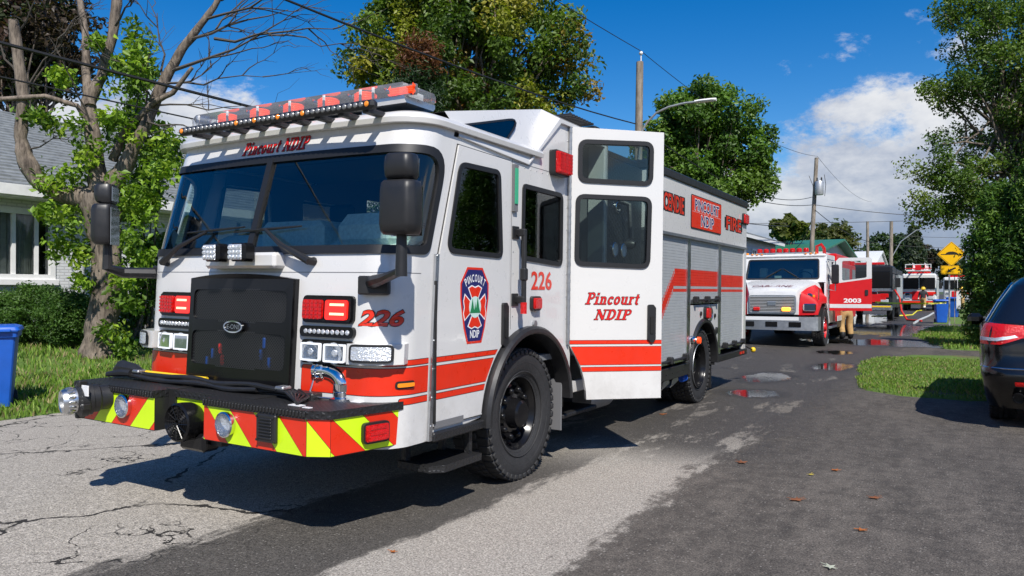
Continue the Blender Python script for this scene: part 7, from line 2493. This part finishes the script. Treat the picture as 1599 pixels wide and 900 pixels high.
# ================================================================== far fire trucks
def far_engine(name, label, x, y, body_m, nose_m, w=1.2, H_=2.95, ladder=False, rz=0.0):
    t = thing(name, label, 'fire truck', (x, y, 0), rz)
    g = MB(); g.box(-w, w, 0, 2.9, .55, H_, .12); cab_ = g.build('cab', body_m, t)
    g = MB(); g.box(-w + .1, w - .1, -.03, .02, 1.72, 2.62, .05); g.build('windscreen', black_gloss, t)
    g = MB(); g.box(-.02, .02, -.045, 0, 1.72, 2.62); g.build('windscreen_post', body_m, t)
    g = MB(); g.box(-w + .05, w - .05, -.02, .01, 1.62, 1.70, .01); g.box(-w, w, -.4, .0, .52, .80, .03); g.build('bumper', alu, t)
    g = MB(); g.box(-.5, .5, -.05, .01, .85, 1.55, .03); g.build('grille', nose_m, t)
    for s in (-1, 1):
        g = MB(); g.box(s * .82 - .2, s * .82 + .2, -.06, .0, 1.2, 1.42, .03); g.build('lamp_pair', chrome if s < 0 else lens_red, t)
        g = MB(); g.box(s * .82 - .2, s * .82 + .2, -.06, .0, .92, 1.12, .03); g.build('headlight', reflector, t)
        g = MB(); g.tube([(s * w, .0, 2.5), (s * (w + .28), -.25, 2.4), (s * (w + .28), -.25, 2.2)], .025, 6); g.box(s * (w + .28) - .12, s * (w + .28) + .12, -.33, -.2, 1.75, 2.25, .03); g.build('mirror', black_plastic if s > 0 else alu, t)
        for yy in (1.4, 6.2):
            g = MB(); g.lathe([(.28, .14), (.42, .16), (.52, .12), (.52, -.16), (.3, -.16)], (s * (w - .18), yy, .52), (s, 0, 0), 22); g.lathe([(0, .02), (.2, .04), (.29, .12)], (s * (w - .18), yy, .52), (s, 0, 0), 18, mi=1); g.build('wheel', [rubber, alu_dull], t)
        g = MB(); g.prism([(.45, 1.75), (1.3, 1.75), (1.3, 2.55), (.6, 2.55)], lambda u, v, d: Vector((s * (w + d), u, v)), .0, .01); g.build('side_window', black_gloss, t)
    g = MB(); g.box(-.8, .8, .35, .65, H_ + .02, H_ + .16, .03); g.build('light_bar', lens_red, t)
    g = MB(); g.box(-w, w, 3.1, 8.6, .6, 2.8, .03); bd = g.build('body', body_m, t)
    for k in range(5):
        g = MB(); g.box(w, w + .02, 3.3 + k * 1.05, 4.2 + k * 1.05, 1.1, 2.5, .005); g.build('locker_door', roller, bd)
    if ladder:
        ld = part('ladder', t)
        for s in (-1, 1):
            g = MB(); g.box(s * .42 - .04, s * .42 + .04, -.5, 9.0, 3.25, 3.32); g.box(s * .42 - .04, s * .42 + .04, -.5, 9.0, 3.72, 3.78); g.build('ladder_rail', white_far, ld)
        for k in range(16):
            g = MB(); g.tube([(-.42, -.3 + k * .55, 3.30), (.42, -.3 + k * .55, 3.30)], .025, 6)
            for s in (-1, 1): g.tube([(s * .42, -.3 + k * .55, 3.3), (s * .42, -.03 + k * .55, 3.75)], .022, 5)
            g.build('ladder_rung', white_far if k % 3 else red_far, ld)
        g = MB(); g.box(-.85, .85, -1.5, -.4, 3.08, 3.22, .04); g.box(-.9, .9, -1.52, -1.4, 3.3, 3.36, mi=1); g.box(-.9, .9, -1.52, -1.4, 3.6, 3.66, mi=0); g.box(-.9, -.84, -1.5, -1.42, 3.2, 3.6); g.box(.84, .9, -1.5, -1.42, 3.2, 3.6); g.box(-.2, .2, -1.53, -1.45, 3.2, 3.6, mi=1); g.build('basket', [white_far, red_far], ld)
    return t


navy_truck = mat('black_truck_paint', (.012, .013, .017), .45, spec=.3)
t3 = far_engine('fire_truck', 'dark fire truck with black and chrome front behind the yellow tape', -4.15, 44.6, navy_truck, chrome)
g = MB(); g.box(-1.22, 1.22, -.035, .0, 1.54, 1.62, .02); g.build('nose_trim', alu, t3)
g = MB(); g.box(-.95, -.55, -.06, .0, .95, 1.45, .02)
for k in range(5): g.box(-.93, -.57, -.075, -.06, 1.0 + k * .085, 1.04 + k * .085)
g.build('nose_rack', alu_dull, t3)
g = MB(); g.tube([(1.25, 1.2, 1.6), (1.5, .6, 1.2), (1.62, .2, .5), (1.9, -.3, .06), (2.6, -1.2, .05)], .05, 8); g.build('supply_hose', belt_red, t3)
g = MB(); g.box(-1.15, 1.15, -.42, -.405, .70, .78); g.build('bumper_stripe', yellow, t3)
g = MB(); g.box(.15, .9, -.055, .0, .95, 1.4, .02); g.build('nose_panel', red_far, t3)
t4 = far_engine('fire_truck', 'white and red ladder fire truck at the end of the street', -2.6, 68.0, white_far, red_far, 1.22, 2.95, True)
g = MB(); g.box(-1.2, 1.2, -.035, .0, 1.32, 1.50, .01); g.box(-1.2, 1.2, -.42, -.39, .54, .78, mi=0); g.build('nose_stripe', red_vinyl, t4)
far_engine('fire_truck', 'white fire truck partly hidden behind the sign and blue bins', .05, 84.0, white_far, red_far, 1.2, 2.9)

# hose on the road and barrier tape
g = MB(); pts = [on_z(px, py, .03) for px, py in ((1362, 494), (1385, 493), (1412, 493), (1425, 492), (1432, 486), (1446, 484))]; g.tube(pts, .04, 8)
tag(g.build('fire_hose', tape_mat), 'yellow fire hose lying across the wet road by the dark truck', 'hose')
g = MB(); pts = [on_z(px, py, .04) for px, py in ((1428, 505), (1436, 500), (1450, 494), (1458, 489))]; g.tube(pts, .06, 8)
tag(g.build('fire_hose', cab_pale), 'grey fire hose lying across the road beyond the puddle', 'hose')
g = MB(); pts = [on_z(px, py, .04) for px, py in ((1405, 470), (1425, 482), (1434, 487))]; g.tube(pts, .05, 8)
a, b = at_depth(1367, 472, 32.5), at_depth(1478, 473, 32.2)
g = MB(); n = 24
for k in range(n):
    f0, f1 = k / n, (k + 1) / n
    q0, q1 = a.lerp(b, f0) - Vector((0, 0, .25 * 4 * f0 * (1 - f0) * .2)), a.lerp(b, f1) - Vector((0, 0, .25 * 4 * f1 * (1 - f1) * .2))
    tw0, tw1 = .03 * math.sin(f0 * 9), .03 * math.sin(f1 * 9)
    g.loft([[q0 + Vector((0, tw0, .035)), q0 + Vector((0, tw0 + .004, .035)), q0 + Vector((0, -tw0 + .004, -.035)), q0 + Vector((0, -tw0, -.035))], [q1 + Vector((0, tw1, .035)), q1 + Vector((0, tw1 + .004, .035)), q1 + Vector((0, -tw1 + .004, -.035)), q1 + Vector((0, -tw1, -.035))]], caps=False)
tag(g.build('barrier_tape', tape_mat), 'yellow barrier tape stretched from the red truck to the sign post', 'tape')

# ================================================================== black car at the right edge
car_paint = mat('black_car_paint', (.005, .005, .005), .2, coat=.5)
car_glass = mat('dark_car_glass', (.006, .008, .014), .05, coat=.6)
CX, CY = 1.20, 9.9
car = thing('parked_car', 'black sport utility car parked beside the grass verge', 'car', (CX, CY, 0), R(-1))
#            z     half-w  rear y  front y  corner
CR = [(.23, .90, .24, 4.55, .34), (.30, .92, .20, 4.6, .34), (.40, .94, .12, 4.70, .34), (.52, .96, .03, 4.76, .36), (.62, .975, .0, 4.78, .36), (.68, .965, .03, 4.77, .34), (.72, .955, .075, 4.76, .32), (.86, .965, .09, 4.72, .30), (1.00, .965, .10, 4.55, .30), (1.10, .95, .13, 3.9, .30), (1.16, .93, .17, 3.45, .28), (1.20, .905, .21, 3.25, .27), (1.42, .79, .36, 2.75, .26), (1.62, .66, .50, 2.35, .26), (1.70, .58, .60, 2.15, .26), (1.745, .48, .78, 1.95, .25), (1.76, .34, 1.0, 1.7, .2)]
def cring(z, w, r0, r1, cr, n=6):
    return [Vector((x, y, z)) for x, y in rpoly([(-w, r0), (w, r0), (w, r1), (-w, r1)], cr, n)]
g = MB(); g.loft([cring(*r) for r in CR[:12]], mi=0); g.build('body', car_paint, car, smooth=50)
g = MB(); g.loft([cring(*r) for r in CR[11:14]], caps=False); g.build('window_glass', car_glass, car, smooth=50)
g = MB(); g.loft([cring(*r) for r in CR[13:]]); g.build('roof', car_paint, car, smooth=50)
def lerp_ring(z):
    for a, b in zip(CR[:-1], CR[1:]):
        if a[0] <= z <= b[0]:
            f = (z - a[0]) / (b[0] - a[0]); return tuple(p + (q - p) * f for p, q in zip(a, b))
    return CR[-1]
def csurf(s, z, d=0.0):
    """s: distance round the left rear corner; negative = along the tail, positive = forward along the left flank"""
    _, w, r0, r1, cr = lerp_ring(z)
    w, r0 = w + d, r0 - d
    q = cr * PI / 2 * .85
    if s < -q / 2: return Vector((-w + cr + (-s - q / 2), r0, z))
    if s > q / 2: return Vector((-w, r0 + cr + (s - q / 2), z))
    a = (s + q / 2) / q * PI / 2
    return Vector((-w + cr - cr * math.sin(a), r0 + cr - cr * math.cos(a), z))
def cpatch(name, lp, m, d, parent, cuts=None):
    g = MB(); g.sheet(lp, lambda u, v: csurf(u, v, d), cuts_u=[i * .04 for i in range(-20, 20)], cuts_v=[.9, .96, 1.02, 1.08, 1.12, 1.16]); return g.build(name, m, parent, recalc=False)
tl = cpatch('tail_light', rpoly([(.30, .98), (.24, .95), (-.10, .95), (-.34, 1.05), (-.52, 1.10), (-.55, 1.15), (.05, 1.19), (.26, 1.17), (.34, 1.11)], .02, 3), lens_red, .012, car)
cpatch('reverse_lamp', [(.22, .995), (-.08, .99), (-.26, 1.04), (-.22, 1.06), (-.06, 1.025), (.22, 1.035)], reflector, .016, tl)
cpatch('tail_light_edge', rpoly([(.33, .955), (.26, .935), (-.12, .935), (-.58, 1.09), (-.58, 1.165), (.05, 1.20), (.28, 1.185), (.37, 1.12)], .02, 3), black_gloss, .007, car)
for nm_, lp_, m_, d_ in (('tail_light', rpoly([(.30, .98), (.24, .95), (-.10, .95), (-.34, 1.05), (-.52, 1.10), (-.55, 1.15), (.05, 1.19), (.26, 1.17), (.34, 1.11)], .02, 3), lens_red, .012), ('tail_light_edge', rpoly([(.33, .955), (.26, .935), (-.12, .935), (-.58, 1.09), (-.58, 1.165), (.05, 1.20), (.28, 1.185), (.37, 1.12)], .02, 3), black_gloss, .007)):
    g = MB(); g.sheet(lp_, lambda u, v: Vector((-csurf(u, v, d_).x, csurf(u, v, d_).y, v)), cuts_u=[i * .04 for i in range(-20, 20)]); g.build(nm_, m_, car, recalc=False)
g = MB(); g.box(-.26, .26, .085, .1, .88, 1.0, .004); g.build('number_plate', white_plastic, car)
g = MB(); g.tube([csurf(s, .69, .006) for s in [i * .06 for i in range(-14, 9)]], .010, 6); g.build('bumper_trim', chrome, car)
g = MB(); g.tube([csurf(.32, 1.19, .006), csurf(.34, 1.42, .006), csurf(.40, 1.60, .008), csurf(.75, 1.68, .008), csurf(1.6, 1.69, .008)], .014, 6); g.build('roof_rail', chrome, car)
cpatch('reflector', rpoly([(-.20, .50), (-.36, .50), (-.36, .55), (-.20, .55)], .01, 2), lens_red, .006, car)
g = MB(); g.lathe([(.055, 0), (.06, -.03), (.06, .10), (.05, .12), (.045, .05), (0, .05)], (-.62, .14, .37), (0, -1, 0), 18); g.build('exhaust', black_gloss, car)
g = MB(); g.box(-1.12, -.93, 2.55, 2.75, 1.08, 1.24, .05); g.tube([(-.95, 2.65, 1.12), (-1.0, 2.65, 1.14)], .04, 6); g.build('door_mirror', car_paint, car)
ty3 = tyre_mesh(.37, .26, .24)
for s in (-1, 1):
    for yy in (.98, 3.85):
        w_ = part('wheel', car, (s * .74, yy + .05, .37), (0, 0, PI if s < 0 else 0)); link('tyre', ty3, w_)
        g = MB(); g.lathe([(0, .08), (.06, .08), (.07, .05), (.20, .03), (.235, .09), (.25, .10)], (0, 0, 0), (1, 0, 0), 24)
        for k in range(5):
            g.M = Matrix.Rotation(2 * PI * k / 5, 4, 'X'); g.box(.05, .09, -.03, .03, .05, .23, .01)
        g.M = None; g.build('rim', alu, w_)

# ================================================================== firefighters
tan = mat('tan_turnout', (.46, .29, .12), .85, var=.15, vscale=14); blackcoat = mat('dark_turnout', (.03, .03, .032), .85, var=.2)
skin_m = mat('skin', (.42, .24, .16), .6); glove_m = mat('glove', (.05, .045, .04), .8); helmet_y = mat('yellow_helmet', (.80, .50, .02), .35, coat=.3); refl_m = mat('reflective_tape', (.72, .74, .62), .35)


def person(label, loc, rz, J, coat_m, group=None, pant_m=None):
    """J: joint name -> position; the body is grown over the joints as one skin"""
    t = thing('person', label, 'person', loc, rz, group)
    names = ['pelvis', 'belly', 'chest', 'neck', 'head', 'crown', 'hipL', 'kneeL', 'ankL', 'toeL', 'hipR', 'kneeR', 'ankR', 'toeR', 'shL', 'elL', 'wrL', 'paL', 'shR', 'elR', 'wrR', 'paR']
    rad = dict(pelvis=.17, belly=.165, chest=.18, neck=.07, head=.095, crown=.085, hipL=.135, hipR=.135, kneeL=.115, kneeR=.115, ankL=.105, ankR=.105, toeL=.05, toeR=.05, shL=.10, shR=.10, elL=.075, elR=.075, wrL=.055, wrR=.055, paL=.042, paR=.042)
    E_ = [('pelvis', 'belly'), ('belly', 'chest'), ('chest', 'neck'), ('neck', 'head'), ('head', 'crown'), ('pelvis', 'hipL'), ('hipL', 'kneeL'), ('kneeL', 'ankL'), ('ankL', 'toeL'), ('pelvis', 'hipR'), ('hipR', 'kneeR'), ('kneeR', 'ankR'), ('ankR', 'toeR'), ('chest', 'shL'), ('shL', 'elL'), ('elL', 'wrL'), ('wrL', 'paL'), ('chest', 'shR'), ('shR', 'elR'), ('elR', 'wrR'), ('wrR', 'paR')]
    V, Rd, Ed = [Vector(J[n]) for n in names], [rad[n] for n in names], [(names.index(a), names.index(b)) for a, b in E_]
    for S in 'LR':
        pa, wr = Vector(J['pa' + S]), Vector(J['wr' + S]); d = (pa - wr).normalized(); sd_ = d.orthogonal().normalized(); up = d.cross(sd_)
        for k, (off, ln) in enumerate(((-.030, .060), (-.010, .075), (.010, .070), (.030, .055), (.045, .035))):
            i0 = len(V); base_ = pa + sd_ * off + (d * .02 if k < 4 else -d * .02)
            tipd = d if k < 4 else (d + sd_ * .9).normalized()
            V += [base_, base_ + tipd * ln * .55, base_ + (tipd * .8 + up * .5) * ln]; Rd += [.011, .010, .009]
            Ed += [(names.index('pa' + S), i0), (i0, i0 + 1), (i0 + 1, i0 + 2)]
    me = bpy.data.meshes.new('body'); me.from_pydata([tuple(v) for v in V], Ed, []); me.update()
    ob = bpy.data.objects.new('body', me); COL.objects.link(ob)
    sk = ob.modifiers.new('skin', 'SKIN'); sk.use_smooth_shade = True
    for i, sv in enumerate(me.skin_vertices[0].data): sv.radius = (Rd[i], Rd[i] * .92); sv.use_root = (i == 0)
    sb = ob.modifiers.new('sub', 'SUBSURF'); sb.levels = 1; sb.render_levels = 1
    dg = bpy.context.evaluated_depsgraph_get(); nm = bpy.data.meshes.new_from_object(ob.evaluated_get(dg))
    bpy.data.objects.remove(ob)
    for m in (pant_m or tan, coat_m, skin_m, glove_m, black_plastic, refl_m): nm.materials.append(m)
    nk = Vector(J['neck']); hip_z = J['pelvis'][2]
    for p in nm.polygons:
        c = p.center
        dists = {n: (c - Vector(J[n])).length for n in names}
        near = min(dists, key=dists.get)
        if near in ('head', 'crown'): i = 2
        elif near.startswith('pa') or min((c - v).length for v in V[22:]) < .03: i = 3
        elif near.startswith('toe') or c.z < .24: i = 4
        elif near[:3] in ('hip', 'kne', 'ank') or (near == 'pelvis' and c.z < hip_z): i = 0
        else: i = 1
        if (near[:3] == 'ank' and .30 < c.z < .38) or (near in ('belly',) and abs((c - Vector(J['belly'])).length) > .12 and abs(c.z - J['belly'][2]) < .05) or (near[:2] == 'wr' and dists[near] < .07): i = 5
        p.material_index = i
    link('body', nm, t)
    hd, cr = Vector(J['head']), Vector(J['crown']); up = (cr - hd).normalized(); c = hd + up * .06
    g = MB(); g.lathe([(.20, -.02), (.155, .0), (.145, .06), (.11, .12), (.05, .15), (0, .155)], c, up, 18); g.lathe([(.20, -.02), (.19, -.035), (.14, -.02)], c, up, 18); g.build('helmet', helmet_y, t)
    f = Vector((0, -1, 0)); f = (f - up * f.dot(up)).normalized(); r_ = f.cross(up)
    g = MB(); g.ball(hd + f * .10 + up * .0, (.016, .02, .02), 8, 6); g.build('nose', skin_m, t)
    for s in (-1, 1):
        g = MB(); g.ball(hd + f * .088 + r_ * s * .035 + up * .03, .012, 8, 6); g.build('eye', dark_void, t)
        g = MB(); g.ball(hd + r_ * s * .095, (.014, .022, .03), 8, 6); g.build('ear', skin_m, t)
    g = MB(); q = hd + f * .093 - up * .05; g.box(q.x - .025, q.x + .025, q.y - .005, q.y + .006, q.z - .006, q.z + .006, .002); g.build('mouth', belt_red, t)
    return t


stand = dict(pelvis=(0, 0, .96), belly=(0, .01, 1.12), chest=(0, .0, 1.34), neck=(0, -.01, 1.52), head=(0, -.03, 1.63), crown=(0, -.02, 1.73), hipL=(.11, 0, .86), kneeL=(.13, -.03, .50), ankL=(.14, .02, .11), toeL=(.16, -.16, .055), hipR=(-.11, 0, .86), kneeR=(-.12, -.06, .50), ankR=(-.13, .03, .11), toeR=(-.15, -.15, .055),
             shL=(.22, 0, 1.42), elL=(.30, -.02, 1.16), wrL=(.26, -.20, 1.02), paL=(.22, -.27, .99), shR=(-.22, 0, 1.42), elR=(-.31, .03, 1.16), wrR=(-.27, -.16, 1.0), paR=(-.24, -.23, .97))
walk = dict(stand, kneeL=(.12, -.20, .54), ankL=(.13, -.16, .13), toeL=(.14, -.33, .07), kneeR=(-.12, .04, .50), ankR=(-.12, .28, .16), toeR=(-.13, .16, .06), wrL=(.30, .10, .94), paL=(.30, .14, .87), wrR=(-.26, -.28, 1.08), paR=(-.24, -.34, 1.10))
p = on_z(1442, 477); p = at_depth(1442, 470, 58.0); person('firefighter in dark coat and tan trousers walking by the dark truck', (p.x, p.y, .05), R(170), walk, blackcoat)
p = at_depth(1503, 470, 60.0); person('firefighter in tan turnout gear standing by the far blue bin', (p.x, p.y, .05), R(-60), stand, tan)
# leaning into the cab behind the open door
lean = dict(stand, belly=(0, -.10, 1.10), chest=(0, -.32, 1.24), neck=(0, -.50, 1.32), head=(0, -.60, 1.37), crown=(0, -.69, 1.42), shL=(.21, -.36, 1.28), elL=(.26, -.55, 1.10), wrL=(.22, -.76, 1.12), paL=(.20, -.84, 1.13), shR=(-.21, -.36, 1.28), elR=(-.26, -.56, 1.10), wrR=(-.22, -.76, 1.10), paR=(-.20, -.84, 1.11), kneeL=(.13, -.08, .50), ankL=(.15, .10, .11), toeL=(.17, -.08, .055))
p = on_z(1322, 531); person('firefighter in tan trousers leaning in behind the open red door', (p.x, p.y, .0), R(-150), lean, blackcoat)
